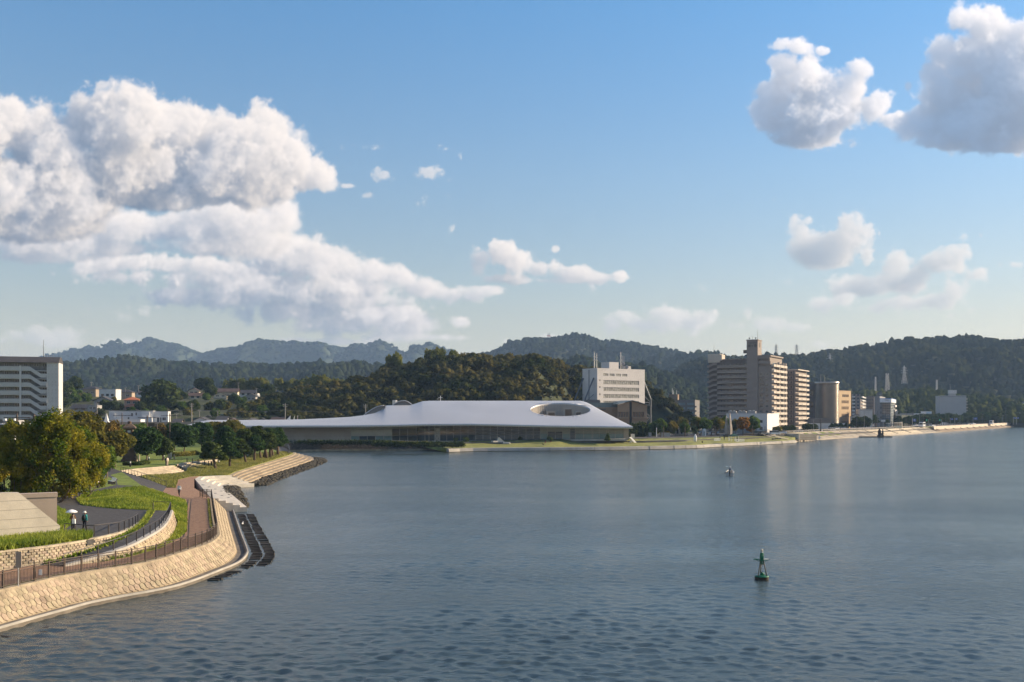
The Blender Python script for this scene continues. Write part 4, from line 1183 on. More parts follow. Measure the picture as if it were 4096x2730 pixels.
quads=quads[cr_>1.0]
def roof_material():
 m,n,l,bs=nodes_of('roof_metal')
 bs.inputs['Metallic'].default_value=.15;bs.inputs['Roughness'].default_value=.42
 geo=n.new('ShaderNodeNewGeometry');mp=n.new('ShaderNodeMapping')
 mp.inputs['Rotation'].default_value=(0,0,R(38));l.new(geo.outputs['Position'],mp.inputs[0])
 wv=n.new('ShaderNodeTexWave');wv.inputs['Scale'].default_value=.42;wv.inputs['Distortion'].default_value=0;wv.wave_profile='SAW'
 l.new(mp.outputs[0],wv.inputs['Vector'])
 cr2=n.new('ShaderNodeValToRGB');cr2.color_ramp.elements[0].position=.0;cr2.color_ramp.elements[0].color=(.38,.375,.365,1)
 cr2.color_ramp.elements[1].position=.22;cr2.color_ramp.elements[1].color=(.60,.59,.575,1)
 l.new(wv.outputs[0],cr2.inputs[0])
 ns=n.new('ShaderNodeTexNoise');ns.inputs['Scale'].default_value=.08;l.new(geo.outputs['Position'],ns.inputs['Vector'])
 mx=n.new('ShaderNodeMix');mx.data_type='RGBA';mx.blend_type='MULTIPLY';mx.inputs[0].default_value=.25
 l.new(cr2.outputs[0],mx.inputs[6]);l.new(ns.outputs[0],mx.inputs[7]);l.new(mx.outputs[2],bs.inputs['Base Color'])
 bp=n.new('ShaderNodeBump');bp.inputs['Strength'].default_value=.35;bp.inputs['Distance'].default_value=.06;l.new(wv.outputs[0],bp.inputs['Height']);l.new(bp.outputs[0],bs.inputs['Normal'])
 return m
M['roof_metal']=roof_material()
co=PT.reshape(-1,3)
# back slope behind the ridge, falling away
bk=co[idx[-1]].copy();bk[:,1]+=26;bk[:,2]=np.maximum(bk[:,2]-6.5,6.5);bk[:,0]*=1.03
co2=np.concatenate([co,bk]);nb0=len(co)
bq=np.stack([idx[-1,:-1],idx[-1,1:],nb0+np.arange(1,NXR),nb0+np.arange(NXR-1)],-1)
roof_o=link('roof',np_mesh('roof',co2,np.concatenate([quads,bq]),M['roof_metal'],True),museum)
# eave fascia: a thin rolled edge with the dark soffit below
M['soffit']=mat('soffit',(.22,.20,.18),.7)
ev=[Vector(p)for p in co[idx[0]]]
mb=MB()
strip(mb,[[p+Vector((0,0,.02))for p in ev],[p+Vector((0,-.22,-.10))for p in ev],[p+Vector((0,-.20,-.62))for p in ev],[p+Vector((0,0,-.78))for p in ev]]);mb.build('fascia',M['roof_metal'],museum,smooth=True)
mb=MB();strip(mb,[[p+Vector((0,0,-.78))for p in ev],[p+Vector((0,7.5,-.55))for p in ev]]);mb.build('soffit',M['soffit'],museum)
# rim and courtyard of the oval opening
def oval(f,a,dz=0.0,push=0.0):
 t_=a;x=ocx+orx*f*math.cos(t_);y=ocy+ory*f*math.sin(t_)+(x-ocx)*.012
 lo,hi=0.0,1.0
 xx=x
 for _ in range(24):
  tm=(lo+hi)/2;q=roof_pt(np.array(xx),np.array(tm));iy=YH-F*(q[2]-H)/q[1];ix=2048+F*q[0]/q[1]
  xx+=(x-ix)*.6
  if iy>y:lo=tm
  else:hi=tm
 q=roof_pt(np.array(xx),np.array((lo+hi)/2))
 return Vector((float(q[0]),float(q[1])+push,float(q[2])+dz))
ang=[2*math.pi*k/64 for k in range(65)]
rimT=[oval(1.0,a,.10)for a in ang];rimO=[oval(1.03,a,.04)for a in ang];rimB=[p+Vector((0,0,-.5))for p in rimT]
M['court_wall']=mat('court_wall',(.40,.36,.31),.6,.2,var=.1,scale=.4)
mb=MB();strip(mb,[rimO,rimT,rimB]);mb.build('rim',M['roof_metal'],museum,smooth=True)
mb=MB();strip(mb,[rimB,[p+Vector((0,0,min(0,9.0-p.z)))for p in rimB]]);mb.build('court_wall',M['court_wall'],museum,smooth=True)
for k in range(3,61,1):
 a=ang[k]
 if not(math.pi*1.02<a<math.pi*1.98):continue
 q=oval(.985,a,-.4);mb=MB();mb.box((q.x,q.y,9.0),(.10,.10,q.z-9.0));mb.build('seam',M['grey'],museum)
cen=sum(rimT,Vector())/len(rimT)
mb=MB();mb.box((cen.x,cen.y,8.6),(30,24,.4));mb.build('court_floor',M['concrete'],museum)
for(xa,xb,yt,yb,dd,mt)in((2158,2180,1640,1668,376,'court_wall'),(2186,2222,1645,1668,374,'court_wall'),(2252,2300,1632,1668,377,'court_wall'),(2298,2330,1644,1668,375,'court_wall')):
 a,b=GX(xa,dd,9),GX(xb,dd,9);mb=MB();mb.box(((a.x+b.x)/2,dd+1.5,9.0),(b.x-a.x,3,ZY(yt,dd)-9));mb.build('lantern_box',M[mt],museum)
 mb=MB();w_=(b.x-a.x)*.72;mb.box(((a.x+b.x)/2+.2,dd-.06,9.3),(w_,.08,ZY(yt,dd)-9.9));mb.build('lantern_window',M['glass'],museum)
for k in range(5):
 a=GX(2222+k*6,378,9);mb=MB();mb.box((a.x,378,9.0),(.5,.06,2.6));mb.build('pane',M['glass'],museum)
 # two crescent dormers on the left of the ridge
def crescent(name,pts_out,pts_in,d0,d1):
 o_=[P(x,y,d0)for x,y in pts_out];i_=[P(x,y,d0-.3)for x,y in pts_in]
 mb=MB();strip(mb,[o_,[p+Vector((0,d1,-.4))for p in o_]]);mb.build(name+'_hood',M['roof_metal'],museum,smooth=True)
 mb=MB();mb.poly([p+Vector((0,.4,0))for p in o_]+[p+Vector((0,.4,0))for p in reversed(i_)]);mb.build(name+'_glazing',M['soffit'],museum)
 mb=MB();mb.tube([p+Vector((0,-.1,.02))for p in o_],.16,6);mb.build(name+'_rim',M['roof_metal'],museum,smooth=True)
crescent('skylight',[(1455,1663),(1470,1650),(1490,1637),(1508,1628),(1523,1624.5),(1537,1623)],[(1455,1664),(1480,1660),(1502,1654),(1517,1646),(1528,1637),(1537,1625)],371,5)
crescent('skylight',[(1571,1622),(1580,1615),(1592,1608),(1605,1604.5),(1620,1604),(1632,1608),(1645,1617),(1655,1626),(1664,1634)],[(1571,1623),(1590,1623),(1600,1623),(1610,1623),(1620,1622.5),(1630,1622.5),(1640,1623),(1652,1628),(1664,1635)],378,5)
# flue, aerials
q=P(1579,1622,390);mb=MB();mb.lathe([(.95,-3),(.95,2.0),(.85,2.05)],q,10);mb.build('flue',M['steel'],museum)
q=P(1762,1604,384);mb=MB();mb.tube([q+Vector((0,0,-1)),q+Vector((0,0,1.9))],.08,6);mb.tube([q+Vector((-.8,0,1.2)),q+Vector((.8,0,1.2))],.06,5);mb.build('aerial',M['white'],museum)
q=P(1752,1598,384);mb=MB();mb.lathe([(.05,0),(.5,.12),(.52,.16)],q,10);mb.build('dish',M['white'],museum)
# --- walls and glazing under the eave
Df=356.5
def fz(x):
 """Ground level at the foot of the facade."""
 return float(np.interp(x,[735,1480,1780,2000,2250,2500],[2.35,2.35,2.45,2.75,3.05,3.25]))
def ez(x):return float(ZY(np.interp(x,ex,ey),De))-.62
def fx(x):return(x-2048)/F*Df
M['panel']=mat('panel',(.36,.335,.30),.75,var=.07,scale=.2,obj_var=.05)
M['frame']=mat('frame',(.36,.35,.33),.45,.5)
M['glass_dark']=glass_mat('glass_dark',(.045,.042,.040),.04,.6,.12,spec=.7)
M['glass_low']=glass_mat('glass_low',(.030,.052,.070),.05,.5,.15,spec=.7)
M['glass_milk']=glass_mat('glass_milk',(.24,.27,.24),.10,.12,.2,spec=.6)
M['glass_milk_low']=glass_mat('glass_milk_low',(.16,.25,.25),.10,.15,.2,spec=.6)
M['panel_white']=glass_mat('panel_white',(.40,.42,.39),.25,.08,.3)
# panelled gallery wall on the left (x 735..1404): backing and slabs of 4.2 m
mb=MB();a,b=fx(745),fx(1404)
mb.box(((a+b)/2,Df+.4,2.0),(b-a,.5,ez(1100)-1.6));mb.build('gallery_wall',M['dgrey'],museum)
wpx=39.5;x=745.0
while x<1403:
 x2=min(x+wpx,1404)
 z0=2.2;zz=[z0,z0+(ez(x)-z0)*.36,z0+(ez(x)-z0)*.70,ez(x)-.08]
 for za,zb in zip(zz,zz[1:]):
  mb=MB();mb.box(((fx(x)+fx(x2))/2,Df+.08,za+.015),(fx(x2)-fx(x)-.05,.14,zb-za-.03));mb.build('panel',M['panel'],museum)
 x=x2
 # back wall of the rooms behind the glass
mb=MB();a,b=fx(1404),fx(2496)
mb.box(((a+b)/2,Df+9,2.0),(b-a,.4,6.2));mb.build('room_wall',M['tan'],museum)
mb=MB();mb.box(((a+b)/2,Df+4.6,2.2),(b-a,9.0,.3));mb.build('room_floor',M['grey'],museum)
def pane(x0,x1,f0,f1,mt,dd=0.0):
 z0,h_=fz((x0+x1)/2),ez((x0+x1)/2)-fz((x0+x1)/2)
 m_=MB();m_.box(((fx(x0)+fx(x1))/2,Df+dd,z0+h_*f0+.02),(fx(x1)-fx(x0)-.12,.05,h_*(f1-f0)-.06));m_.build('pane',M[mt],museum)
def mull(x0,dd=0.0,w=.13):
 m_=MB();m_.box((fx(x0),Df+dd-.05,fz(x0)),(w,.16,ez(x0)-fz(x0)+.05));m_.build('mullion',M['frame'],museum)
def trans(x0,x1,f,dd=0.0):
 z_=lambda q:fz(q)+(ez(q)-fz(q))*f
 m_=MB();m_.tube([(fx(x0),Df+dd-.07,z_(x0)),(fx(x1),Df+dd-.07,z_(x1))],.055,4);m_.build('transom',M['frame'],museum)
rs=random.Random(31)
xs_=[1404,1437,1469,1502,1535,1568,1599,1631,1669]
for i,(a,b)in enumerate(zip(xs_,xs_[1:])):
 mull(a)
 if i<5:
  pane(a,b,.82,1,'panel_white');pane(a,b,.36,.80,'panel_white');pane(a,b,.0,.34,'glass_low' if i in(1,2)else 'glass_milk_low')
 else:
  pane(a,b,.82,1,'glass_milk');pane(a,b,.36,.80,'glass_dark');pane(a,b,0,.34,'glass_low')
mull(1669)
for f in(.35,.81):trans(1404,1669,f)
xs_=[1669,1700,1716,1739,1760,1787,1814,1843,1872,1903,1932,1961,1990,2018,2047,2075,2104,2133,2161]
for i,(a,b)in enumerate(zip(xs_,xs_[1:])):
 mull(a)
 for k,(f0,f1)in enumerate(((0,.40),(.40,.62),(.62,.84),(.84,1))):
  mt='glass_low' if k==0 else 'glass_dark'
  if i in(3,)and k<3:mt='curtain'
  pane(a,b,f0,f1,mt)
for f in(.40,.62,.84):trans(1669,2161,f)
xs_=[2161,2190,2221,2250,2280,2301,2335,2368,2372,2397,2426,2433,2461,2496]
for i,(a,b)in enumerate(zip(xs_,xs_[1:])):
 mull(a)
 if i in(1,2):pane(a,b,0,.40,'glass_low');pane(a,b,.40,.62,'glass_dark');pane(a,b,.62,1,'glass_milk')
 elif i==4:pane(a,b,0,.84,'glass_low');pane(a,b,.84,1,'glass_milk')
 else:pane(a,b,0,.46,'glass_milk_low');pane(a,b,.46,1,'glass_milk')
mull(2496,w=.3)
for f in(.46,.72):trans(2161,2496,f)
for x in(1790,1868,1936,2006):
 mb=MB();mb.lathe([(.75,0),(.75,ez(x)-fz(x)+.3)],(fx(x),Df+2.4,fz(x)),12);mb.build('column',M['concrete'],museum,smooth=True)
mb=MB();mb.box((fx(2505),Df+5,2.6),(1.6,11,ez(2490)-2.6));mb.build('end_wall',M['court_wall'],museum)
# terrace slab along the glazing
mb=MB();strip(mb,[[Vector((fx(x),Df-.2,fz(x)+.06))for x in range(1660,2560,60)],[Vector((fx(x),Df-4.6,fz(x)+.02))for x in range(1660,2560,60)],[Vector((fx(x),Df-4.7,fz(x)-.6))for x in range(1660,2560,60)]][::-1])
mb.build('terrace',M['concrete'],museum)
# == building kit
class Face:
 """A facade plane: A bottom-left corner, yaw of its run, outward is to the viewer's side."""
 def __init__(s,A,yaw):
  s.A,s.yaw=Vector(A),yaw
  s.u=Vector((math.cos(yaw),math.sin(yaw),0));s.i=Vector((-math.sin(yaw),math.cos(yaw),0))
 def p(s,x,y,z):return s.A+s.u*x+s.i*y+Vector((0,0,z))
 def box(s,mb,x0,x1,y0,y1,z0,z1,mi=0):
  c=s.p((x0+x1)/2,(y0+y1)/2,z0)
  return mb.box(c,(abs(x1-x0),abs(y1-y0),z1-z0),s.yaw,mi)
 def plate(s,mb,pts,y0,y1,mi=0):
  """Polygon in the facade plane given thickness y0..y1."""
  a=[s.p(x,y0,z)for x,z in pts];b=[s.p(x,y1,z)for x,z in pts];n=len(pts)
  return mb.add(a+b,[tuple(range(n)),tuple(range(2*n-1,n-1,-1))]+[(i,n+i,n+(i+1)%n,(i+1)%n)for i in range(n)],mi)
 def wall(s,mb,w,h,holes,rec=.22,z0=0.0):
  """Wall skin with real openings and reveals."""
  xs=sorted({0.0,w}|{round(v,4)for hl in holes for v in hl[:2]});zs=sorted({z0,h}|{round(v,4)for hl in holes for v in hl[2:4]})
  for a,b in zip(xs,xs[1:]):
   for c,d in zip(zs,zs[1:]):
    mx,mz=(a+b)/2,(c+d)/2
    if any(hl[0]<mx<hl[1]and hl[2]<mz<hl[3]for hl in holes):continue
    mb.quad(s.p(a,0,c),s.p(b,0,c),s.p(b,0,d),s.p(a,0,d))
  for x0,x1,a,b in[hl[:4]for hl in holes]:
   mb.quad(s.p(x0,0,a),s.p(x0,0,b),s.p(x0,rec,b),s.p(x0,rec,a));mb.quad(s.p(x1,0,b),s.p(x1,0,a),s.p(x1,rec,a),s.p(x1,rec,b))
   mb.quad(s.p(x0,0,b),s.p(x1,0,b),s.p(x1,rec,b),s.p(x0,rec,b));mb.quad(s.p(x1,0,a),s.p(x0,0,a),s.p(x0,rec,a),s.p(x1,rec,a))
  return mb
WIN={}
def window_mesh(w,h,glass,frame,nx=2,nz=1):
 key=(round(w,2),round(h,2),glass,frame,nx,nz)
 if key not in WIN:
  m_=MB();t=min(.07,w*.08)
  m_.quad((0,.05,0),(w,.05,0),(w,.05,h),(0,.05,h),0)
  for k in range(nx+1):
   x=w*k/nx;m_.box((min(max(x,t/2),w-t/2),.02,0),(t,.06,h),0,1)
  for k in range(nz+1):
   z=h*k/nz;m_.box((w/2,.02,min(max(z-t/2,0),h-t)),(w,.05,t),0,1)
  WIN[key]=m_.mesh('window',[M[glass],M[frame]])
 return WIN[key]
def put_window(face,hole,parent,glass='glass',frame='grey',nx=2,nz=1,rec=.15):
 o=link('window',window_mesh(hole[1]-hole[0],hole[3]-hole[2],glass,frame,nx,nz),parent)
 q=face.p(hole[0],rec,hole[2]);o.location=q;o.rotation_euler=(0,0,face.yaw)
 return o
def grid_holes(x0,x1,nx,z0,dz,nz,w,h):
 out=[]
 for j in range(nz):
  for i in range(nx):
   cx=x0+(x1-x0)*(i+.5)/nx
   out.append((cx-w/2,cx+w/2,z0+j*dz,z0+j*dz+h))
 return out
def width_to(C,yaw,xf):
 k=(xf-2048)/F
 return(k*C.y-C.x)/(math.cos(yaw)-k*math.sin(yaw))
def building(name,label,cat,C,yaw,W,Dp,z1,wall,front=(),right=(),left=(),roofm='dgrey',parapet=.5,group=None,glass='glass',frame='grey',nx=2,nz=1,roof='flat',ov=.5,pitch=.45,z0=None):
 """Box building with openings on the visible sides; C is the front-left foot."""
 C=Vector(C);z0=C.z if z0 is None else z0
 o=thing(name,label,cat,C,group)
 h=z1-C.z
 u=Vector((math.cos(yaw),math.sin(yaw),0));i_=Vector((-math.sin(yaw),math.cos(yaw),0))
 faces=[(Face(C,yaw),W,front),(Face(C+u*W,yaw+math.pi/2),Dp,right),(Face(C+i_*Dp,yaw-math.pi/2),Dp,left),(Face(C+u*W+i_*Dp,yaw+math.pi),W,())]
 mb=MB()
 for f,w,holes in faces:f.wall(mb,w,h,list(holes),z0=-1.5)
 wl_=mb.build('wall',M[wall]if isinstance(wall,str)else wall,o)
 for f,w,holes in faces:
  for hl in holes:put_window(f,hl,o,glass,frame,hl[4]if len(hl)>4 else nx,nz)
 mb=MB();f=faces[0][0]
 if roof=='flat':
  f.box(mb,.02,W-.02,.02,Dp-.02,h-.35,h)
  mb.build('roof',M[roofm],o)
  mb=MB()
  for(a,b,c,d)in((-.06,W+.06,-.06,.2),(-.06,W+.06,Dp-.2,Dp+.06),(-.06,.2,.2,Dp-.2),(W-.2,W+.06,.2,Dp-.2)):f.box(mb,a,b,c,d,h-.02,h+parapet)
  mb.build('parapet',M[wall]if isinstance(wall,str)else wall,o)
 elif roof in('gable_x','gable_y','hip'):
  e=ov;t=.16
  if roof=='gable_x':
   rz=h+pitch*Dp/2
   pts=lambda x:[f.p(x,-e,h-pitch*e),f.p(x,Dp/2,rz),f.p(x,Dp+e,h-pitch*e)]
   a,b=pts(-e),pts(W+e)
  elif roof=='gable_y':
   rz=h+pitch*W/2
   pts=lambda y:[f.p(-e,y,h-pitch*e),f.p(W/2,y,rz),f.p(W+e,y,h-pitch*e)]
   a,b=pts(-e),pts(Dp+e)
  if roof=='hip':
   rz=h+pitch*min(W,Dp)/2;q=min(W,Dp)/2
   c4=[f.p(-e,-e,h-.1),f.p(W+e,-e,h-.1),f.p(W+e,Dp+e,h-.1),f.p(-e,Dp+e,h-.1)]
   if W>=Dp:r0,r1=f.p(q,Dp/2,rz),f.p(W-q,Dp/2,rz);fs=[(0,1,5,4),(1,2,5),(2,3,4,5),(3,0,4)]
   else:r0,r1=f.p(W/2,q,rz),f.p(W/2,Dp-q,rz);fs=[(0,1,4),(1,2,5,4),(2,3,5),(3,0,4,5)]
   mb.add(c4+[r0,r1],fs+[(3,2,1,0)])
  else:
   up=Vector((0,0,t))
   vs=a+b+[p+up for p in a]+[p+up for p in b]
   mb.add(vs,[(6,7,10,9),(7,8,11,10),(1,0,3,4),(2,1,4,5),(0,6,9,3),(8,2,5,11),(0,1,7,6),(1,2,8,7),(4,3,9,10),(5,4,10,11)])
   g=MB()
   if roof=='gable_x':
    for x in(.01,W-.01):g.poly([f.p(x,0,h),f.p(x,Dp,h),f.p(x,Dp/2,rz-.05)])
   else:
    for y in(.01,Dp-.01):g.poly([f.p(0,y,h),f.p(W,y,h),f.p(W/2,y,rz-.05)])
   g.build('gable',M[wall]if isinstance(wall,str)else wall,o)
  mb.build('roof',M[roofm],o)
 return o,faces
def corner(xr,D,yaw,xl,z):
 """Front-left foot and width from the right corner at bearing xr / distance D and the left end at bearing xl."""
 B=GX(xr,D,z);w=-width_to(B,yaw,xl)
 return B-Vector((math.cos(yaw),math.sin(yaw),0))*w,w,B
def mast(name,label,base,h,material,r=.12,cat='aerial',arms=(),parent=None):
 m_=MB();b=Vector(base);m_.tube([b,b+Vector((0,0,h))],[r,r*.5],5)
 for z,w in arms:m_.tube([b+Vector((-w,0,z)),b+Vector((w,0,z))],r*.5,4)
 o=m_.build(name,material,parent)
 if parent is None:tag(o,label,cat)
 return o
 # == tall apartment tower
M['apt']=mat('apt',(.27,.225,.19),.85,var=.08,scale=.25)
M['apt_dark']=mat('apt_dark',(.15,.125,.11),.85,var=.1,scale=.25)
M['apt_light']=mat('apt_light',(.52,.45,.37),.8,var=.08,scale=.25)
yaw=R(-30)
Cb_,Wt,Bt=corner(3087,535,yaw,2829,3.0)
tower=thing('apartment_tower','tall brown apartment tower with a lift shaft rising above the roof','apartment block',Cb_)
fF=Face(Cb_,yaw);Dt=width_to(Bt,yaw+math.pi/2,3139)
fR=Face(Bt,yaw+math.pi/2)
def xt(px):
 return width_to(Cb_,yaw,px)
def zt(y,px):return ZY(y,(Cb_+fF.u*xt(px)).y)-3.0
FH=2.87
x_st,x_c0,x_c1,x_t0,x_t1,x_r0=0.0,xt(2868),xt(2988),xt(2988),xt(3032),xt(3008)
top_main=zt(1444,2900);nfl=13
ztop=nfl*FH
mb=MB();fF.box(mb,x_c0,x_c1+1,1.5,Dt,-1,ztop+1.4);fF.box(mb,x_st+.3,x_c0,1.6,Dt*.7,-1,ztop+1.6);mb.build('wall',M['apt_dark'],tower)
mb=MB();fF.box(mb,x_r0-2,Wt,.12,Dt,-1,ztop-4.3);fF.box(mb,x_r0+.6,Wt-1.4,1.4,Dt-.6,ztop-4.3,zt(1427,3060));mb.build('wall',M['apt'],tower)
mb=MB();fF.box(mb,x_t0,x_t1,-.6,7,-1,zt(1363,3010));mb.build('lift_shaft',M['apt'],tower)
mb=MB();fF.box(mb,x_t0-.25,x_t1+.25,-.85,7.25,zt(1363,3010),zt(1363,3010)+.5);mb.build('shaft_cap',M['apt'],tower)
mb=MB();fF.box(mb,x_t0-2.2,x_t0,.5,3,zt(1413,3000),zt(1400,3000));mb.build('shaft_box',M['apt_dark'],tower)
mb=MB();fF.box(mb,x_st+.2,x_st+7.0,.6,6,ztop,zt(1417,2840));fF.box(mb,x_st+.2,x_st+8.2,.4,6,ztop+1.0,ztop+4.4);mb.build('stair_head',M['apt_light'],tower)
hole_me={}
for k in range(nfl):
 z=k*FH
 mb=MB();fF.box(mb,x_c0,x_c1,-.05,.22,z+.05,z+1.28);mb.build('parapet',M['apt'],tower)
 mb=MB();fF.box(mb,x_c0,x_c1,.0,1.5,z-.18,z+.05);mb.build('walkway',M['apt_light'],tower)
 # slanting stair parapet on the left end
 mb=MB();w_=x_c0-x_st
 fF.plate(mb,[(0,z+.1),(w_*.16,z+.1),(w_*.62,z+1.35),(w_,z+1.35),(w_,z+2.55),(w_*.58,z+2.55),(w_*.13,z+1.3),(0,z+1.3)],-.1,.25);mb.build('stair_parapet',M['apt'],tower)
 for xa,wa in((.10,.055),(.19,.05),(.30,.11),(.435,.07),(.60,.06),(.72,.05),(.86,.11)):
  q=x_c0+(x_c1-x_c0)*xa;put_window(fF,(q,q+(x_c1-x_c0)*wa,z+1.1 if wa<.1 else z+.25,z+2.2),tower,'glass','apt',1,rec=1.44)
 if k<nfl-2:
  for px_,wpx in((3038,13),(3062,12)):
   q0,q1=xt(px_),xt(px_+wpx);put_window(fF,(q0,q1,z+.9,z+2.25),tower,'glass','apt_light',2,rec=.06)
  mb=MB();fF.box(mb,xt(3036),xt(3054),-.55,.1,z-.1,z+.75);mb.build('balcony',M['apt'],tower)
  mb=MB();fF.box(mb,xt(3001),xt(3012),-.5,.1,z-.1,z+.95);mb.build('balcony',M['apt'],tower)
  # sunny end: projecting balconies
 top_k=nfl
 mb=MB();fR.box(mb,-.5,Dt+.3,-1.35,-1.15,z-.15,z+1.12);fR.box(mb,Dt+.1,Dt+.3,-1.15,0,z-.15,z+1.12);fR.box(mb,-.5,-.3,-1.15,0,z-.15,z+1.12);mb.build('balcony',M['apt_light'],tower)
 mb=MB();fR.box(mb,-.4,Dt+.2,-1.15,.0,z-.18,z+.02);mb.build('balcony_floor',M['apt_light'],tower)
 for q in(.18,.48,.80):
  mb=MB();fR.box(mb,Dt*q-.32,Dt*q+.32,-1.38,-1.3,z+.12,z+.98);mb.build('glass_panel',M['dgrey'],tower)
 for q0,q1 in((.06,.40),(.46,.72)):
  put_window(fR,(Dt*q0,Dt*q1,z+.2,z+2.2),tower,'glass','apt_light',2,rec=-.03)
 for q in(.44,.76,.97):
  mb=MB();fR.box(mb,Dt*q-.28,Dt*q+.28,-1.2,.0,z+.02,z+FH-.2);mb.build('fin',M['apt_light'],tower)
for k in(0,1,2):
 z=ztop-4.3+k*2.87
 mb=MB();fF.box(mb,x_r0-.5+k*.3,Wt-.2-k*.5,-.05,.3,z,z+1.5);mb.build('terrace_parapet',M['apt'],tower)
mb=MB();fF.box(mb,x_r0+.4,Wt-.6,-.1,Dt-.4,zt(1427,3060),zt(1427,3060)+.8);mb.build('roof',M['apt'],tower)
mb=MB();fF.box(mb,x_c0,x_c1+1,1.2,Dt,ztop+1.4,ztop+1.8);mb.build('roof',M['apt'],tower)
for px_,y0,y1 in((2856,1416,1378),):
 D_=560;b=P(px_,y0,D_);mast('lightning_rod',None,b,(y0-y1)/F*D_,M['dark_metal'],.1,parent=tower)
b=fF.p(x_t1-.8,2,zt(1363,3010)+.5);mast('lightning_rod',None,b,5.2,M['dark_metal'],.1,parent=tower)
b=fF.p(x_t0+2.4,2,zt(1363,3010)+.5);mast('aerial',None,b,2.0,M['dark_metal'],.08,arms=((1.7,.5),),parent=tower)
for q in(1.0,4.4):
 mb=MB();c=fF.p(x_t0+q,1.2,zt(1363,3010)+.5);mb.tube([c,c+Vector((0,0,.6))],.06,5);mb.blob(c+Vector((0,0,.9)),(.42,.15,.42),seg=8,rings=5);mb.build('dish',M['dgrey'],tower)
 # lettering on the shaft
def text(body,size,face,x,z,material,parent,name='lettering',depth=.04,out=.03,align='CENTER'):
 cu=bpy.data.curves.new(name,'FONT');cu.body=body;cu.size=size;cu.extrude=depth/2;cu.align_x=align;cu.align_y='CENTER'
 ob_=bpy.data.objects.new('t',cu);COL.objects.link(ob_)
 dg=bpy.context.evaluated_depsgraph_get();me=bpy.data.meshes.new_from_object(ob_.evaluated_get(dg))
 bpy.data.objects.remove(ob_,do_unlink=True)
 me.materials.clear();me.materials.append(material)
 o=link(name,me,parent)
 o.rotation_euler=(math.pi/2,0,face.yaw);o.location=face.p(x,-out,z)
 return o
zs_=zt(1363,3010)
text('SUN CITY',.95,fF,(x_t0+x_t1)/2+.1,zs_-1.4,M['black'],tower,out=.66)
text('嫁ヶ島',1.7,fF,(x_t0+x_t1)/2+.1,zs_-3.0,M['black'],tower,out=.66)
mb=MB();fRs=Face(fF.p(x_t1,-.6,0),yaw+math.pi/2)
a_=[2*math.pi*k/20 for k in range(20)]
mb.add([fRs.p(3.6+1.3*math.cos(t),-.03,zs_-2.4+1.3*math.sin(t))for t in a_]+[fRs.p(3.6+.95*math.cos(t),-.03,zs_-2.4+.95*math.sin(t))for t in a_],[(k,(k+1)%20,20+(k+1)%20,20+k)for k in range(20)])
fRs.box(mb,3.4,3.8,-.04,-.02,zs_-3.2,zs_-1.6);mb.build('emblem',M['black'],tower)
# -- second, lower apartment block
yaw=R(-30);C,W,B=corner(3182,566,yaw,3128,3.0)
Dd=width_to(B,yaw+math.pi/2,3226)
ap2=thing('apartment_block','lower brown apartment block beside the tower with pale projecting balconies','apartment block',C)
f2,r2=Face(C,yaw),Face(B,yaw+math.pi/2);n2=12;fh2=(ZY(1486,566)-3)/n2
mb=MB();f2.box(mb,0,W,.1,Dd,-1,n2*fh2+.6);mb.build('wall',M['apt'],ap2)
mb=MB();f2.box(mb,-.3,W+1.6,-.2,Dd+.3,n2*fh2+.6,n2*fh2+1.2);mb.build('roof',M['apt_light'],ap2)
for k in range(n2):
 z=k*fh2+.2
 mb=MB();f2.box(mb,.2,W*.8,-.2,.15,z,z+1.2);mb.build('parapet',M['apt_dark'],ap2)
 for q in(.12,.40,.62):put_window(f2,(W*q,W*(q+.13),z+1.3,z+2.4),ap2,'glass','apt',1,rec=.04)
 mb=MB();f2.box(mb,W*.82,W*.90,-.1,.12,z-.2,z+2.9);mb.build('downpipe',M['dgrey'],ap2)
 mb=MB();r2.box(mb,.8,Dd+.2,-1.6,-1.4,z,z+1.15);r2.box(mb,.8,1.0,-1.4,0,z,z+1.15);r2.box(mb,Dd,Dd+.2,-1.4,0,z,z+1.15);mb.build('balcony',M['apt_light'],ap2)
 mb=MB();r2.box(mb,.9,Dd+.1,-1.4,0,z-.15,z+.03);mb.build('balcony_floor',M['apt_light'],ap2)
 put_window(r2,(Dd*.2,Dd*.55,z+.1,z+2.2),ap2,'glass','apt_light',2,rec=-.03);put_window(r2,(Dd*.62,Dd*.92,z+.1,z+2.2),ap2,'glass','apt_light',2,rec=-.03)
 for q in(.22,.34,.72):
  mb=MB();r2.box(mb,Dd*q,Dd*q+.7,-1.63,-1.55,z+.1,z+1.0);mb.build('glass_panel',M['dgrey'],ap2)
  # -- glass drum office and its grey wing
cyl=thing('drum_office','round glass office tower banded with metal louvres','office',GX(3308,606,3))
cc=GX(3308,606,3.0);rc=7.1;hc=ZY(1529,600)-3
M['drum']=glass_mat('drum',(.075,.062,.050),.12,.4,.3,spec=.8)
mb=MB();mb.lathe([(rc-.12,0),(rc-.12,hc)],cc,48);mb.build('glazing',M['drum'],cyl,smooth=False)
M['louvre']=mat('louvre',(.45,.40,.34),.35,.7)
nb_=44
for k in range(nb_):
 z=1.5+(hc-2)*k/nb_
 if k%1==0:
  mb=MB();mb.lathe([(rc,z),(rc+.02,z+.16),(rc-.1,z+.18)],cc,40);mb.build('louvre',M['louvre'],cyl,smooth=True)
mb=MB();mb.lathe([(rc+.1,hc-1.1),(rc+.1,hc+.2),(rc-.8,hc+.25)],cc,48);mb.build('crown_band',M['louvre'],cyl,smooth=True)
yaw=R(-12);C,W,B=corner(3292,612,yaw,3226,3.0)
M['wing']=mat('wing',(.17,.16,.145),.7,var=.1,scale=.3)
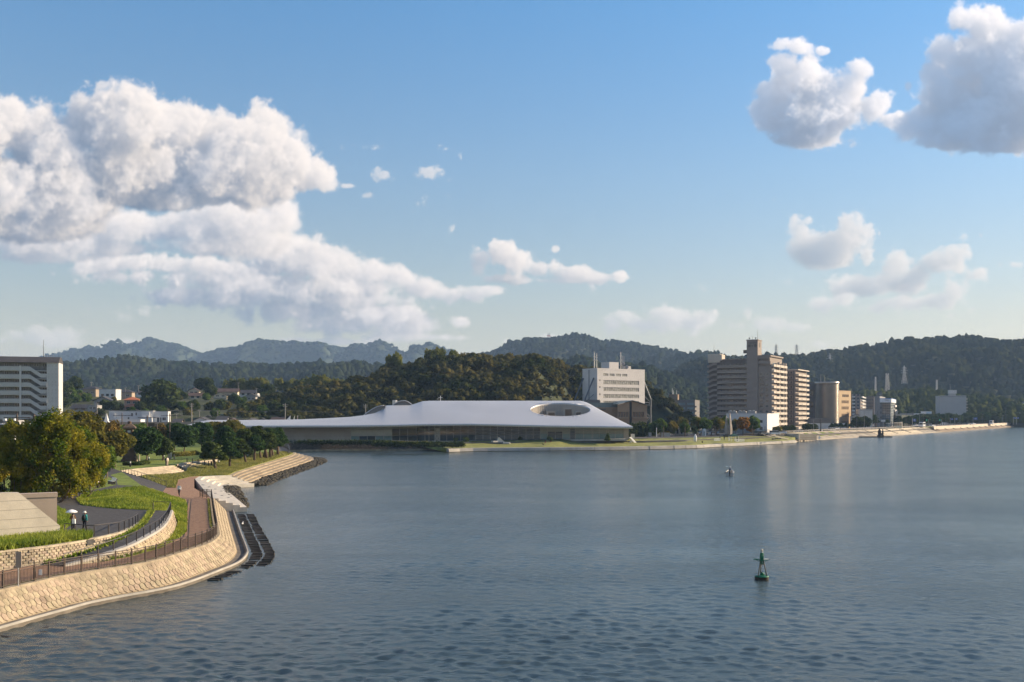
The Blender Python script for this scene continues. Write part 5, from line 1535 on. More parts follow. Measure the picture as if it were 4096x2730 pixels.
o_,fc_=building('office_wing','dark grey office wing joined to the glass drum','office',C,yaw,W,12,ZY(1531,612),M['wing'],front=grid_holes(1.5,W-1,2,13,7.2,2,1.6,3.4),frame='dgrey',parapet=.2)
for k in range(4):
 for j in range(8):
  put_window(fc_[0][0],(W*.30+k*1.25,W*.30+k*1.25+1.15,3.2+j*1.15,4.25+j*1.15),o_,'glass_pale' if(k+j)%3 else 'glass','grey',1,rec=-.03)
mast('lightning_rod','thin left rod on the dark grey office wing',fc_[0][0].p(9,6,ZY(1531,612)-3),5,M['steel'],.1)
mast('lightning_rod','thin right rod on the dark grey office wing beside the drum',fc_[0][0].p(11.4,6,ZY(1531,612)-3),4.4,M['steel'],.1)
yaw=R(-14);mb=MB();pod=thing('podium_wall','low dark podium with a white garden wall below the glass drum','podium',GX(3290,585,3))
fp=Face(GX(3228,585,3),R(-4));fp.box(mb,0,13.5,0,6,-.5,6.4);mb.build('podium',M['dgrey'],pod)
mb=MB();fp.box(mb,.5,22,-4,-3.6,-.5,3.4);mb.build('garden_wall',M['offwhite'],pod)
# -- tan office
yaw=R(46);C=GX(3356,640,3.0);W=width_to(C,yaw,3404)
M['tan_office']=mat('tan_office',(.50,.36,.21),.85,var=.07,scale=.3)
hl=[]
for j,(yt,yb)in enumerate(((1583,1574),)):pass
Ht=ZY(1566,640)-3
rows=[(Ht*q,Ht*q+1.9)for q in(.10,.30,.50,.67)]
for a,b in rows:
 for i in range(8):hl.append((W*(.22+.075*i),W*(.22+.075*i)+W*.05,a,b,1))
for i in range(7):hl.append((W*(.26+.08*i),W*(.26+.08*i)+W*.065,Ht*.845,Ht*.845+1.7,1))
building('tan_office','warm tan office block with five rows of narrow windows','office',C,yaw,W,9,Ht+3,M['tan_office'],front=hl,frame='dgrey')
# -- pieces between the drum and the signs
M['plaster_white']=mat('plaster_white',(.60,.58,.54),.8,var=.08,scale=.3)
yaw=R(-22);C,W,B=corner(3442,830,yaw,3407,3.0);Dq=width_to(B,yaw+math.pi/2,3466)
o_,fc_=building('apartment_block','small white apartment block with stacked balconies behind the tan office','apartment block',C,yaw,W,Dq,ZY(1600,830),'apt',front=grid_holes(.6,W-.4,2,12,2.9,5,1.6,1.5))
for k in range(8):
 z=2.9*k+2
 for q in(.08,.55):
  mb=MB();fc_[1][0].box(mb,Dq*q,Dq*(q+.38),-1.2,0,z,z+1.15);mb.build('balcony',M['plaster_white'],o_)
 mb=MB();fc_[0][0].box(mb,.2,2.6,-1.0,0,z,z+1.1);mb.build('balcony',M['plaster_white'],o_)
yaw=R(-22);C,W,B=corner(3496,900,yaw,3464,3.0)
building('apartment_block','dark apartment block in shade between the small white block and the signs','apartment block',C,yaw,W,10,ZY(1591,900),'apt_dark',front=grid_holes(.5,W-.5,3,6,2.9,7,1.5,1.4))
yaw=R(-15);C,W,B=corner(3472,650,yaw,3424,3.0);Dq=width_to(B,yaw+math.pi/2,3490)
o_,fc_=building('town_house','narrow three-storey white house with a black stripe next to the tan office','house',C,yaw,W,Dq,ZY(1640,650),'plaster_white',front=[(1.2,2.0,9.4,10.6,1),(2.6,3.4,9.4,10.6,1),(6,8,8.6,10.0,2),(6,8,5.2,6.8,2),(6,8,1.8,3.4,2)],roofm='dgrey',parapet=.3)
mb=MB();fc_[0][0].box(mb,3.9,5.4,-.06,.05,0,ZY(1640,650)-3);mb.build('stripe',M['black'],o_)
yaw=R(-15);C,W,B=corner(3450,625,yaw,3404,3.0)
building('annex_house','low white annex with a sloping grey roof before the striped house','house',C,yaw,W,8,ZY(1668,625),'plaster_white',front=[(W-3.2,W-1.2,3.6,5.0,2)],roof='gable_y',roofm='roof_dark',pitch=.5,ov=.4)
# -- glass and sign office with a blue crown
yaw=R(-24);C,W,B=corner(3562,690,yaw,3497,3.0);Dq=width_to(B,yaw+math.pi/2,3581)
sg2=thing('sign_office','glass-fronted office under a blue and white sign band','office',C)
f,r=Face(C,yaw),Face(B,yaw+math.pi/2);hS=ZY(1594,690)-3;z1=ZY(1605,690)-3
def xs2(px_):return width_to(C,yaw,px_)
M['ribbed']=mat('ribbed',(.24,.23,.215),.8,var=.06)
mb=MB();f.box(mb,0,xs2(3519),0,Dq,-1,ZY(1585,690)-3);mb.build('stair_tower',M['ribbed'],sg2)
for k in range(9):
 mb=MB();f.box(mb,.3+k*.42,.45+k*.42,-.08,.02,.5,ZY(1600,690)-3);mb.build('rib',M['grey'],sg2)
mb=MB();f.box(mb,xs2(3519),W,.6,Dq,-1,z1);mb.build('wall',M['dgrey'],sg2)
M['sign_blue']=mat('sign_blue',(.035,.13,.36),.5,var=.05);M['sign_white']=mat('sign_white',(.72,.73,.74),.5,var=.03)
mb=MB();f.box(mb,xs2(3519),W+.6,-.3,Dq+.3,z1+1.5,hS);mb.build('blue_band',M['sign_blue'],sg2)
mb=MB();f.box(mb,xs2(3519),W+.6,-.3,Dq+.3,z1-1.0,z1+1.5);mb.build('white_band',M['sign_white'],sg2)
text('TERAA',1.1,f,xs2(3548),z1+.6,M['black'],sg2,out=.36)
for k in range(14):
 z=.6+k*(z1-1.8)/14
 mt='glass_blue' if k<7 else 'glass'
 o=link('pane',window_mesh(W-xs2(3529)-.2,(z1-1.8)/14-.1,mt,'grey',4,1),sg2);o.location=f.p(xs2(3529),.5,z);o.rotation_euler=(0,0,yaw)
 o=link('pane',window_mesh(Dq*.62,(z1-1.8)/14-.1,'glass_pale','white',2,1),sg2);o.location=r.p(.2,-.1,z);o.rotation_euler=(0,0,r.yaw)
for k in range(4):
 z=3.5+k*3.4
 mb=MB();r.box(mb,Dq*.66,Dq+.2,-1.1,0,z,z+1.5);mb.build('balcony',M['plaster_white'],sg2)
 mb=MB();f.box(mb,xs2(3520),xs2(3526),.3,.62,z,z+2.0);mb.build('landing',M['ribbed'],sg2)
bd=f.p(1.6,3,ZY(1585,690)-3)
for q in(0,3.2):mast('sign_mast',None,bd+f.u*q,3.2,M['steel'],.12,parent=sg2)
mb=MB();f.box(mb,1.6,4.8,2.9,3.0,ZY(1585,690)-3+.2,ZY(1585,690)-3+2.7);mb.build('roof_sign',M['dgrey'],sg2)
mb=MB();f.plate(mb,[(3.0,hS+2.4),(4.2,hS+2.4),(3.6,hS+3.6)],2.86,2.89);mb.build('sign_triangle',M['glass_pale'],sg2)
# -- long white apartment block on the right
yaw=R(-12);C,W,B=corner(3846,900,yaw,3742,3.0);Dq=width_to(B,yaw+math.pi/2,3865)
hA=ZY(1588,900);nA=8;fh=(hA-6.5)/nA
M['apt_white']=mat('apt_white',(.42,.40,.375),.85,var=.06,scale=.2)
hl=[]
for k in range(nA):
 for q in(.16,.24,.33):hl.append((W*q,W*(q+.055),3.4+k*fh+.9,3.4+k*fh+2.3,2))
 hl.append((W*.075,W*.105,3.4+k*fh+1.1,3.4+k*fh+2.2,1));hl.append((W*.72,W*.78,3.4+k*fh+1.2,3.4+k*fh+2.1,2))
ap4,fc_=building('apartment_block','long pale grey apartment block with a rooftop tank house above the pines','apartment block',C,yaw,W,Dq,hA,'apt_white',front=hl,parapet=.8,frame='apt_white')
for k in range(nA):
 z=3.4+k*fh
 mb=MB();fc_[0][0].box(mb,W*.14,W*.46,-.9,0,z,z+.95);mb.build('balcony',M['apt_white'],ap4)
 mb=MB();fc_[0][0].box(mb,W*.47,W*.54,-1.0,.0,z-.2,z+.95);mb.build('balcony',M['plaster_white'],ap4)
 put_window(fc_[0][0],(W*.475,W*.535,z+1.0,z+2.2),ap4,'glass','grey',2,rec=-.03)
 mb=MB();fc_[1][0].box(mb,.3,Dq,-1.3,0,z,z+1.0);mb.build('balcony',M['apt_light'],ap4)
 put_window(fc_[1][0],(.6,Dq-.4,z+1.0,z+2.3),ap4,'glass','apt_light',3,rec=-.03)
hb=ZY(1561,900)
mb=MB();fc_[0][0].box(mb,W*.565,W*.80,2,8,hA-3,ZY(1575,900)-3);mb.build('tank_house',M['apt_white'],ap4)
mb=MB();fc_[0][0].box(mb,W*.555,W*.83,1.6,8.6,ZY(1575,900)-3,hb-3);mb.build('tank',M['plaster_white'],ap4)
mast('aerial',None,fc_[0][0].p(W*.60,4,hb-3),5.5,M['steel'],.12,parent=ap4)
C=GX(3866,1000,3);building('brick_flats','small brown block of flats right of the long pale apartment block','apartment block',C,R(10),width_to(C,R(10),3894),9,ZY(1613,1000),'tan',front=grid_holes(.5,7,3,2,3,3,1.4,1.3))
C=GX(3874,960,3);building('white_shed','narrow white tower-like shed before the brown flats','shed',C,R(5),width_to(C,R(5),3885),4,ZY(1638,960),'plaster_white')
# -- white box building before the tower
yaw=R(-20);C,W,B=corner(3069,440,yaw,2905,3.4);Dq=width_to(B,yaw+math.pi/2,3116)
M['box_white']=mat('box_white',(.60,.59,.57),.75,var=.05,scale=.2)
bw,fc_=building('white_hall','plain white two-storey hall with air units on its roof','hall',C,yaw,W,Dq,ZY(1657,440),'box_white',front=[(W-3.4,W-2.0,4.6,5.9,2),(W-3.4,W-2.0,1.6,2.9,2)],parapet=.25)
for k in range(3):
 mb=MB();a=xq=W-17.5+k*4.3;fc_[0][0].box(mb,a,a+3.4,4,7,ZY(1657,440)-3.4,ZY(1645,440)-3.4);mb.build('air_unit',M['grey'],bw)
 for q in(.8,2.4):
  mb=MB();c=fc_[0][0].p(a+q,4.6,ZY(1645,440)-3.4);mb.lathe([(.6,0),(.6,.25),(.4,.3)],c,8);mb.build('fan',M['steel'],bw)
mb=MB();fc_[0][0].box(mb,W-7,W-.2,-.3,0,.2,1.0);mb.build('base_band',M['dgrey'],bw)
mb=MB();fc_[0][0].box(mb,2,W*.75,-.05,.1,.1,2.0);mb.build('shutter',M['grey'],bw)
# -- brown office behind the trees
yaw=R(-16);C,W,B=corner(2780,700,yaw,2600,3.0);Dq=width_to(B,yaw+math.pi/2,2798)
M['brown_office']=mat('brown_office',(.16,.145,.135),.85,var=.08,scale=.25);M['brick_tower']=mat('brick_tower',(.21,.15,.095),.9,var=.12,scale=.4)
hB=ZY(1603,700);hl=[]
for k in range(5):
 for q0,q1 in((.03,.12),(.14,.36),(.62,.78),(.83,.97)):hl.append((W*q0,W*q1,2.6+k*3.1,4.1+k*3.1,6))
bo,fc_=building('brown_office','dull brown five-storey office with a brick stair tower','office',C,yaw,W,Dq+.5,hB,'brown_office',front=hl,frame='grey',glass='glass_pale')
xq0,xq1=width_to(C,yaw,2676),width_to(C,yaw,2711)
mb=MB();fc_[0][0].box(mb,xq0,xq1,-.5,8,-1,ZY(1578,700)-3);mb.build('stair_tower',M['brick_tower'],bo)
for k in range(5):put_window(fc_[0][0],(xq0+2,xq1-2.4,4.4+k*2.9,5.4+k*2.9),bo,'glass_pale','grey',2,rec=-.56)
for k in range(4):
 mb=MB();fc_[1][0].box(mb,.3,2.2,-1,0,4+k*3.1,5+k*3.1);mb.build('fire_landing',M['dgrey'],bo)
for q,hh in((2,4.5),(2.8,3.2),(5,3)):mast('aerial',None,fc_[0][0].p(xq0+q,3,ZY(1578,700)-3),hh,M['white'],.16,parent=bo)
# -- white office block with steel bracing
yaw=R(36);Cn=GX(2389,470,3.0);W=width_to(Cn,yaw,2579)
iw=Vector((-math.sin(yaw),math.cos(yaw),0));fl=Face(Cn,yaw)
# depth of its shaded left side
kx=(2330-2048)/F;Dq=(kx*Cn.y-Cn.x)/(iw.x-kx*iw.y)
hO=ZY(1479,470)
M['office_white']=mat('office_white',(.58,.55,.52),.8,var=.05,scale=.2)
z_of=lambda y:ZY(y,478)-3
hl=[]
for yt,yb in((1523,1539),(1551,1566),(1578.5,1593),(1605,1612)):hl.append((W*.125,W*.875,z_of(yb),z_of(yt),17))
for k in range(4):hl.append((W*(.12+k*.132),W*(.12+k*.132)+W*.104,z_of(1506),z_of(1496.5),2))
for y in(1524,1551,1579,1608):hl.append((W*.04,W*.065,z_of(y+3),z_of(y-3),1))
wo,fc_=building('white_office','tall white office block with ribbon windows and outside steel bracing','office',Cn,yaw,W,Dq,hO,'office_white',front=hl,left=[(Dq*.40,Dq*.48,z_of(1610-k*28),z_of(1598-k*28),1)for k in range(4)],glass='curtain',frame='dgrey',parapet=.7)
mb=MB();fc_[2][0].box(mb,Dq*.40,Dq*.50,-.08,.02,z_of(1610),hO-3);mb.build('stripe',M['grey'],wo)
M['brace']=mat('brace',(.13,.14,.15),.5,.5)
def brace_frame(base,out,hgt,label_parent):
 m_=MB();top=base+Vector((0,0,hgt))
 foot=base+out*5.2
 mid=base+out*5.2+Vector((0,0,hgt*.62))
 m_.tube([foot,mid],.38,6);m_.tube([mid,top],.34,6)
 for k in range(5):
  a=base+Vector((0,0,hgt*.14*k));b=base+out*5.2+Vector((0,0,hgt*.14*(k+(1 if k%2 else 0))));m_.tube([a,b],.16,5)
  c=base+Vector((0,0,hgt*.14*(k+1)));m_.tube([a if k%2 else c,b],.14,5)
 m_.build('brace',M['brace'],label_parent)
hbr=ZY(1512,470)-3
for f_,x_,o_n in((fc_[2][0],1.0,None),(fc_[2][0],Dq-2.2,None)):
 brace_frame(f_.p(x_,-.3,0),-f_.i,hbr,wo)
for x_ in(1.5,Dq-2):brace_frame(fc_[1][0].p(x_,-.3,0),-fc_[1][0].i,hbr,wo)
mb=MB();fl.box(mb,W*.42,W*.62,6,12,hO-3,hO+1.2);mb.build('plant_room',M['office_white'],wo)
mast('lattice_mast',None,fl.p(W*.72,8,hO-3),9.5,M['steel'],.35,arms=((3,.9),(5.5,.7),(7.5,.5)),parent=wo)
for px_ in(.70,.73,.76):mast('lattice_leg',None,fl.p(W*px_,7,hO-3),7.5,M['steel'],.10,arms=((2,.5),(4,.4)),parent=wo)
for q,y_ in((.70,3.6),(.78,2.0)):
 mb=MB();c=fl.p(W*q,5.5,hO-3+y_);mb.blob(c,(.9,.3,.9),seg=10,rings=6);mb.build('dish',M['grey'],wo)
mb=MB();fl.box(mb,W*.80,W*.88,6,9,hO-3,hO-.5);mb.build('plant_box',M['office_white'],wo)
for q,hh in((.08,8),(.14,7.6)):
 b=P(2367+q*140,1478,476);mast('aerial',None,b,hh,M['steel'],.22,arms=((hh*.55,.6),(hh*.75,.6)),parent=wo)
mast('lightning_rod',None,fl.p(.6,3,hO-3),9,M['steel'],.1,parent=wo)
# -- brown gabled hotel
yaw=R(14);C=GX(2470,425,3.2);W=width_to(C,yaw,2588)
M['hotel']=mat('hotel',(.34,.235,.15),.88,var=.07,scale=.3);M['copper']=mat('copper',(.17,.20,.185),.6,.2,var=.2,scale=.4)
def zy(y):return ZY(y,428)-3.2
ht=thing('gabled_hotel','brown gabled lodge with big dark windows behind the museum roof','hotel',C)
f=Face(C,yaw)
def xh(px_):return width_to(C,yaw,px_)
xm0,xm1=xh(2518),xh(2527)
hl=[(xh(2470)-0+.4,xh(2515),zy(1670),zy(1648)),(xh(2531),xh(2577),zy(1670),zy(1648))]
mb=MB();pk=xm0
f.wall(mb,W,zy(1634),hl,rec=.5,z0=-1)
f.plate(mb,[(0,zy(1634)),(W,zy(1634)),(W,zy(1622)),(xm1,zy(1606)),(0,zy(1620))],0,.02)
r_=Face(C+f.u*W,yaw+math.pi/2);r_.wall(mb,14,zy(1622),[],z0=-1)
mb.build('wall',M['hotel'],ht)
mb=MB();f.box(mb,xm0,xm1,-.05,.3,-1,zy(1608));mb.build('recess',M['black'],ht)
for h_ in hl:put_window(f,h_,ht,'glass','tan',4,1,rec=.45)
mb=MB()
rf=lambda x,y:(x,y)
for pts in([(-.5,zy(1619)),(xm1,zy(1604)),(xm1,zy(1602)),(-.5,zy(1617))],[(xm1,zy(1604)),(W+1.0,zy(1624)),(W+1.0,zy(1622)),(xm1,zy(1602))]):f.plate(mb,pts,-1.2,15)
mb.build('roof',M['copper'],ht)
mb=MB();f.box(mb,-.2,xm0-.5,-.9,0,zy(1676),zy(1671));f.box(mb,xm1+.4,W+.2,-.9,0,zy(1676),zy(1671));mb.build('balcony',M['hotel'],ht)
lf=Face(f.p(-24,5,0),yaw);mb=MB();lf.wall(mb,26,zy(1630),[(16,17.4,4.6,6.6),(18.5,19.9,4.6,6.6),(21,22.4,4.6,6.6)],z0=-1);mb.build('wing',M['hotel'],ht)
mb=MB();lf.plate(mb,[(-1.5,zy(1630)),(26,zy(1630)),(26,zy(1610)),(6,zy(1613))],0,12);mb.build('wing_roof',M['copper'],ht)
mb=MB();lf.box(mb,13,18.5,2,7,zy(1620),zy(1600));mb.build('roof_box',M['dgrey'],ht)
mb=MB();lf.box(mb,6,20,-1.2,0,zy(1640),zy(1636));mb.build('awning',M['dgrey'],ht)
# == vegetation
def leaves(lobes,n,size,seed,flat=1.0,shell=.17,up=.25,aspect=.7):
 """Leaf sprays as small quads spread through the outer part of a crown's lobes."""
 rs_=np.random.RandomState(seed)
 C=np.array([l[0]for l in lobes],float);Rr=np.array([l[1]for l in lobes],float)
 ar=(Rr[:,0]*Rr[:,1]+Rr[:,0]*Rr[:,2]+Rr[:,1]*Rr[:,2]);idx=rs_.choice(len(C),n,p=ar/ar.sum())
 d=rs_.randn(n,3);d/=np.linalg.norm(d,axis=1)[:,None]
 r=1.04-np.abs(rs_.randn(n))*shell
 p=C[idx]+d*r[:,None]*Rr[idx]+rs_.randn(n,3)*size*.5
 nr=d*.55+rs_.randn(n,3)*.6;nr[:,2]+=up;nr/=np.linalg.norm(nr,axis=1)[:,None]
 t=np.cross(nr,rs_.randn(n,3));t/=np.linalg.norm(t,axis=1)[:,None]
 b=np.cross(nr,t)
 s=size*(.55+.9*rs_.rand(n))[:,None]
 co=np.stack([p-t*s,p-b*s*aspect,p+t*s,p+b*s*aspect],1).reshape(-1,3)
 return co,np.arange(4*n).reshape(n,4)
M['bark']=M['trunk']
M['lf_zel']=leaf_mat('lf_zel',(0.085,0.132,0.019),(0.364,0.287,0.034),.42,.42,.10)
M['lf_zel2']=leaf_mat('lf_zel2',(0.070,0.124,0.019),(0.310,0.271,0.031),.38,.42,.10)
M['lf_green']=leaf_mat('lf_green',(0.046,0.096,0.019),(0.132,0.186,0.034),.5,.35)
M['lf_olive']=leaf_mat('lf_olive',(0.078,0.087,0.019),(0.217,0.186,0.037),.5,.35)
M['lf_brown']=leaf_mat('lf_brown',(0.116,0.093,0.028),(0.256,0.171,0.046),.5,.35)
M['lf_pine']=leaf_mat('lf_pine',(0.022,0.050,0.019),(0.062,0.105,0.031),.6,.22)
M['lf_pine2']=leaf_mat('lf_pine2',(0.031,0.056,0.019),(0.096,0.124,0.034),.7,.22)
M['lf_dark']=leaf_mat('lf_dark',(0.025,0.046,0.016),(0.081,0.102,0.028),.4,.28)
M['lf_orange']=leaf_mat('lf_orange',(0.186,0.116,0.028),(0.465,0.209,0.039),.45,.38)
M['lf_bamboo']=leaf_mat('lf_bamboo',(0.093,0.127,0.025),(0.271,0.256,0.053),.25,.38)
M['lf_street']=leaf_mat('lf_street',(0.062,0.090,0.019),(0.232,0.178,0.031),.35,.36,.2)
TREE={}
def tree_proto(key,lobes,n,size,leafm,trunk,seed,**kw):
 """Meshes of one kind of tree: trunk with limbs, crown of leaf sprays."""
 co,fc=leaves(lobes,n,size,seed,**kw)
 TREE[key]=(trunk.mesh('trunk',M['bark'],True),np_mesh('crown',co,fc,M[leafm]))
def limbs(base_r,h0,lobes,lean=(0,0),stems=1,seed=0,spread=.12):
 """Trunk(s) rising to h0 and limbs into the lobes."""
 rs_=random.Random(seed);m_=MB()
 tops=[]
 for s_ in range(stems):
  a=rs_.uniform(0,6.28);sx=math.cos(a)*spread*stems*.5 if stems>1 else 0;sy=math.sin(a)*spread*stems*.5 if stems>1 else 0
  p0=Vector((sx,sy,-.3));p2=Vector((lean[0]+sx*3.5,lean[1]+sy*3.5,h0));p1=(p0+p2)/2+Vector((rs_.uniform(-.1,.1),rs_.uniform(-.1,.1),0))
  rr=base_r/(stems**.6)
  m_.tube([p0,p1,p2],[rr*1.2,rr*.85,rr*.65],7);tops.append((p2,rr*.6))
 for i,(c,r)in enumerate(lobes):
  c=Vector(c)
  t,rr=min(tops,key=lambda q:(q[0]-c).length)
  mid=t.lerp(c,.55)+Vector((rs_.uniform(-.2,.2),rs_.uniform(-.2,.2),rs_.uniform(-.1,.15)))
  m_.tube([t,mid,c],[rr*.7,rr*.45,rr*.15],5)
 return m_
def round_lobes(n,R_,h0,h1,seed,lr=(.34,.5),flat=.8,egg=0.0):
 """Lobes scattered through an ellipsoid crown between heights h0 and h1."""
 rs_=random.Random(seed);out=[]
 hc,hr=(h0+h1)/2,(h1-h0)/2
 for k in range(n):
  t=(k+.5)/n;ph=math.acos(1-2*t);a=k*2.39996+rs_.uniform(-.3,.3)
  q=rs_.uniform(.52,.74)
  c=(R_*q*math.sin(ph)*math.cos(a),R_*q*math.sin(ph)*math.sin(a),hc+hr*q*math.cos(ph)-egg*R_*math.sin(ph)**2)
  r=R_*rs_.uniform(*lr)
  out.append((c,(r,r,r*flat)))
 return out
def lb(key,seed,R_,h0,h1,n,nl,size,leafm,stems=1,br=.18,**kw):
 lo=round_lobes(nl,R_,h0,h1,seed)
 tree_proto(key,lo,n,size,leafm,limbs(br,h0*.8+.2,lo,stems=stems,seed=seed),seed,**kw)
def plumes(seed,R_,h0,h1,n):
 rs_=random.Random(seed);out=[]
 for k in range(n):
  a=k*2.39996+rs_.uniform(-.4,.4);t=((k+.5)/n)**.6;zz=h0+(h1-h0)*rs_.random()**.8
  env=math.sin(min(1,(zz-h0+.6)/(h1-h0+.6))**.75*math.pi*.93+.12)**.6
  rr=R_*env*(.35+.62*t);r=R_*rs_.uniform(.13,.25)
  out.append(((math.cos(a)*rr,math.sin(a)*rr,zz),(r,r,r*rs_.uniform(1.0,1.7))))
 return out
def zel(key,seed,R_,h0,h1,nl,n,leafm):
 lo=plumes(seed,R_,h0,h1,nl)
 tree_proto(key,lo,n,.13,leafm,limbs(.24,h0+.6,lo[::3],stems=6,seed=seed,spread=.22),seed,shell=.34,up=.4)
zel('zel_a',1,3.3,1.3,8.3,64,17000,'lf_zel')
zel('zel_b',2,3.8,.9,8.9,80,21000,'lf_zel2')
lb('green_a',3,2.3,1.6,6.2,5000,14,.19,'lf_green')
lb('olive_a',4,2.9,2.0,6.4,5200,14,.22,'lf_olive',br=.14)
lb('olive_b',5,4.2,2.0,9.4,6500,18,.28,'lf_olive')
lb('brown_a',6,2.4,2.2,7.4,3200,12,.26,'lf_brown',shell=.3)
lb('round_pine',7,2.9,1.2,7.2,6500,18,.24,'lf_pine',up=.5)
lb('round_pine_b',8,2.5,1.0,6.0,5000,15,.24,'lf_pine2',up=.5)
lb('wild_a',9,3.6,.6,7.6,2600,14,.46,'lf_dark')
lb('wild_b',10,3.2,.5,6.0,2200,12,.44,'lf_green')
lb('wild_c',11,4.4,.8,9.5,3000,16,.5,'lf_dark')
lb('wild_d',12,2.8,.4,5.0,1800,10,.42,'lf_olive')
lb('street_a',13,3.0,2.1,6.8,2600,14,.34,'lf_street',br=.16)
lb('street_b',14,2.6,2.0,6.6,2300,12,.34,'lf_green',br=.15)
lb('street_o',15,2.8,2.1,7.2,2400,13,.34,'lf_orange',br=.15)
lb('small_ball',16,1.5,.5,2.6,900,8,.2,'lf_pine2',br=.08)
lb('young',17,1.0,1.4,3.4,700,8,.16,'lf_green',br=.05)
# bamboo: tall plumes
rs=random.Random(5);lo=[((rs.uniform(-3.2,3.2),rs.uniform(-1.6,1.6),rs.uniform(3,8.5)),(.9,.9,1.7))for _ in range(26)]
tree_proto('bamboo',lo,3200,.40,'lf_bamboo',limbs(.08,2.0,lo[:10],stems=8,seed=5,spread=.4),5)
# clipped lawn pines with flat tiers
lo=[((0,0,.7+.55*k),(1.15-.2*k,1.15-.2*k,.28))for k in range(5)]
tree_proto('tier_pine',lo,1200,.19,'lf_pine2',limbs(.09,2.6,[],seed=1),6,up=.8)
# leaning black pines with cloud-like pads
def black_pine(key,seed,lean,h,R_,npad,n,leafm='lf_pine2'):
 rs_=random.Random(seed);m_=MB();pads=[]
 top=Vector((lean[0],lean[1],h*.92))
 pts=[Vector((0,0,-.3)),Vector((lean[0]*.25+rs_.uniform(-.1,.1),lean[1]*.3,h*.28)),Vector((lean[0]*.72,lean[1]*.7+rs_.uniform(-.15,.15),h*.6)),top]
 m_.tube(pts,[.30,.25,.17,.07],8)
 for k in range(npad):
  f=k/max(1,npad-1);zc=h*(.42+.54*f);a=k*2.4+rs_.uniform(-.4,.4);rr=R_*(1-.72*f)*rs_.uniform(.5,.9)
  t=.35+.6*f;ax=Vector((lean[0]*t,lean[1]*t,zc-.25))
  c=Vector((ax.x+math.cos(a)*rr,ax.y+math.sin(a)*rr,zc))
  pr=R_*rs_.uniform(.36,.52)*(1-.3*f)
  pads.append((tuple(c),(pr,pr,pr*.34)))
  m_.tube([ax,ax.lerp(c,.5)+Vector((0,0,.1)),c+Vector((0,0,-.1))],[.09,.065,.03],5)
 co,fc=leaves(pads,n,.17,seed,up=.9,shell=.3)
 TREE[key]=(m_.mesh('trunk',M['bark'],True),np_mesh('crown',co,fc,M[leafm]))
black_pine('bpine_a',21,(-1.3,.2),5.0,2.6,16,6500)
black_pine('bpine_b',22,(-.5,-.2),5.4,2.3,17,6500,'lf_pine')
black_pine('bpine_c',23,(-1.6,.3),6.0,2.4,18,6500)
def plant(key,loc,label,cat='tree',group=None,rz=None,scale=1.0,name='tree'):
 o=thing(name,label,cat,loc,group,rnd.uniform(0,6.28)if rz is None else rz)
 o.scale=scale if hasattr(scale,'__len__')else(scale,)*3
 for nm,me in zip(('trunk','crown'),TREE[key]):
  c=bpy.data.objects.new(nm,me);COL.objects.link(c);c.parent=o
 return o
 # --- near park trees
Zp=2.88
plant('zel_a',GX(72,106,Zp),'yellowing many-stemmed tree behind the pale wing wall, its bare stems showing',rz=.5,name='zelkova_tree')
plant('zel_b',GX(205,106.5,Zp),'largest yellow-green tree overhanging the asphalt walk',rz=2.2,scale=(1.08,1.0,1.0),name='zelkova_tree')
plant('zel_b',GX(318,112,Zp),'yellow-green tree at the walk-side end of the big clump',rz=4.4,scale=.84,name='zelkova_tree')
plant('zel_a',GX(-12,104,Zp),'orange-yellow tree cut by the picture edge beside the wing wall',rz=3.4,scale=.80,name='zelkova_tree')
plant('zel_a',GX(140,112,Zp),'thinner yellow tree behind the two largest yellow trees',rz=1.2,scale=.94,name='zelkova_tree')
plant('green_a',GX(392,128,Zp),'fresh green tree just behind the yellow clump beside the signboards',scale=.95,name='park_tree')
plant('green_a',GX(360,122,Zp),'low green tree tucked under the yellow clump by the signboards',scale=.8,name='park_tree')
plant('young',GX(404,143,Zp),'young staked tree in front of the white signboards','tree',scale=1.0,name='young_tree')
plant('olive_a',GX(461,176,Zp),'olive-brown spreading tree standing before the stone lantern',scale=1.02,name='park_tree')
plant('olive_b',GX(318,172,Zp),'broad dark olive tree rising behind the yellow clump',scale=1.04,name='park_tree')
plant('olive_b',GX(250,185,Zp),'dark olive tree partly hidden by the lamp posts',scale=.9,name='park_tree')
plant('brown_a',GX(440,200,Zp),'brownish tree below the white pointed spire',scale=1.1,name='park_tree')
plant('brown_a',GX(405,205,Zp),'brownish tree beside the broad dark olive tree',scale=1.05,name='park_tree')
plant('green_a',GX(485,215,Zp),'dark green tree directly behind the stone lantern',scale=1.15,name='park_tree')
plant('round_pine_b',GX(548,206,Zp),'narrow green conifer at the foot of the stone lantern',scale=(.62,.62,1.0),name='conifer_tree')
plant('green_a',GX(560,232,Zp),'green tree between the lantern and the round pines',scale=1.2,name='park_tree')
plant('round_pine',GX(588,196,Zp),'tall round dark pine right of the stone lantern',scale=1.0,name='round_pine_tree')
plant('round_pine_b',GX(651,201,Zp),'smaller leaning round pine beside the bronze statue',scale=.86,name='round_pine_tree')
plant('brown_a',GX(640,250,Zp),'brown-leaved tree behind the round pines',scale=.95,name='park_tree')
plant('round_pine',GX(700,252,Zp),'dark round pine behind the low clipped hedge',scale=1.05,name='round_pine_tree')
plant('round_pine',GX(738,243,Zp),'widest dark round pine in the middle of the park',scale=(1.25,1.1,.98),name='round_pine_tree')
plant('round_pine',GX(806,258,Zp),'dark round pine with a bare trunk at the inner walk',scale=1.06,name='round_pine_tree')
plant('olive_a',GX(852,285,Zp),'olive tree right of the bare-trunked round pine',scale=1.12,name='park_tree')
plant('brown_a',GX(885,292,Zp),'thin yellowish tree before the museum gallery wall',scale=.95,name='park_tree')
plant('olive_a',GX(925,284,Zp),'yellow-green tree in front of the museum gallery wall',scale=1.2,name='park_tree')
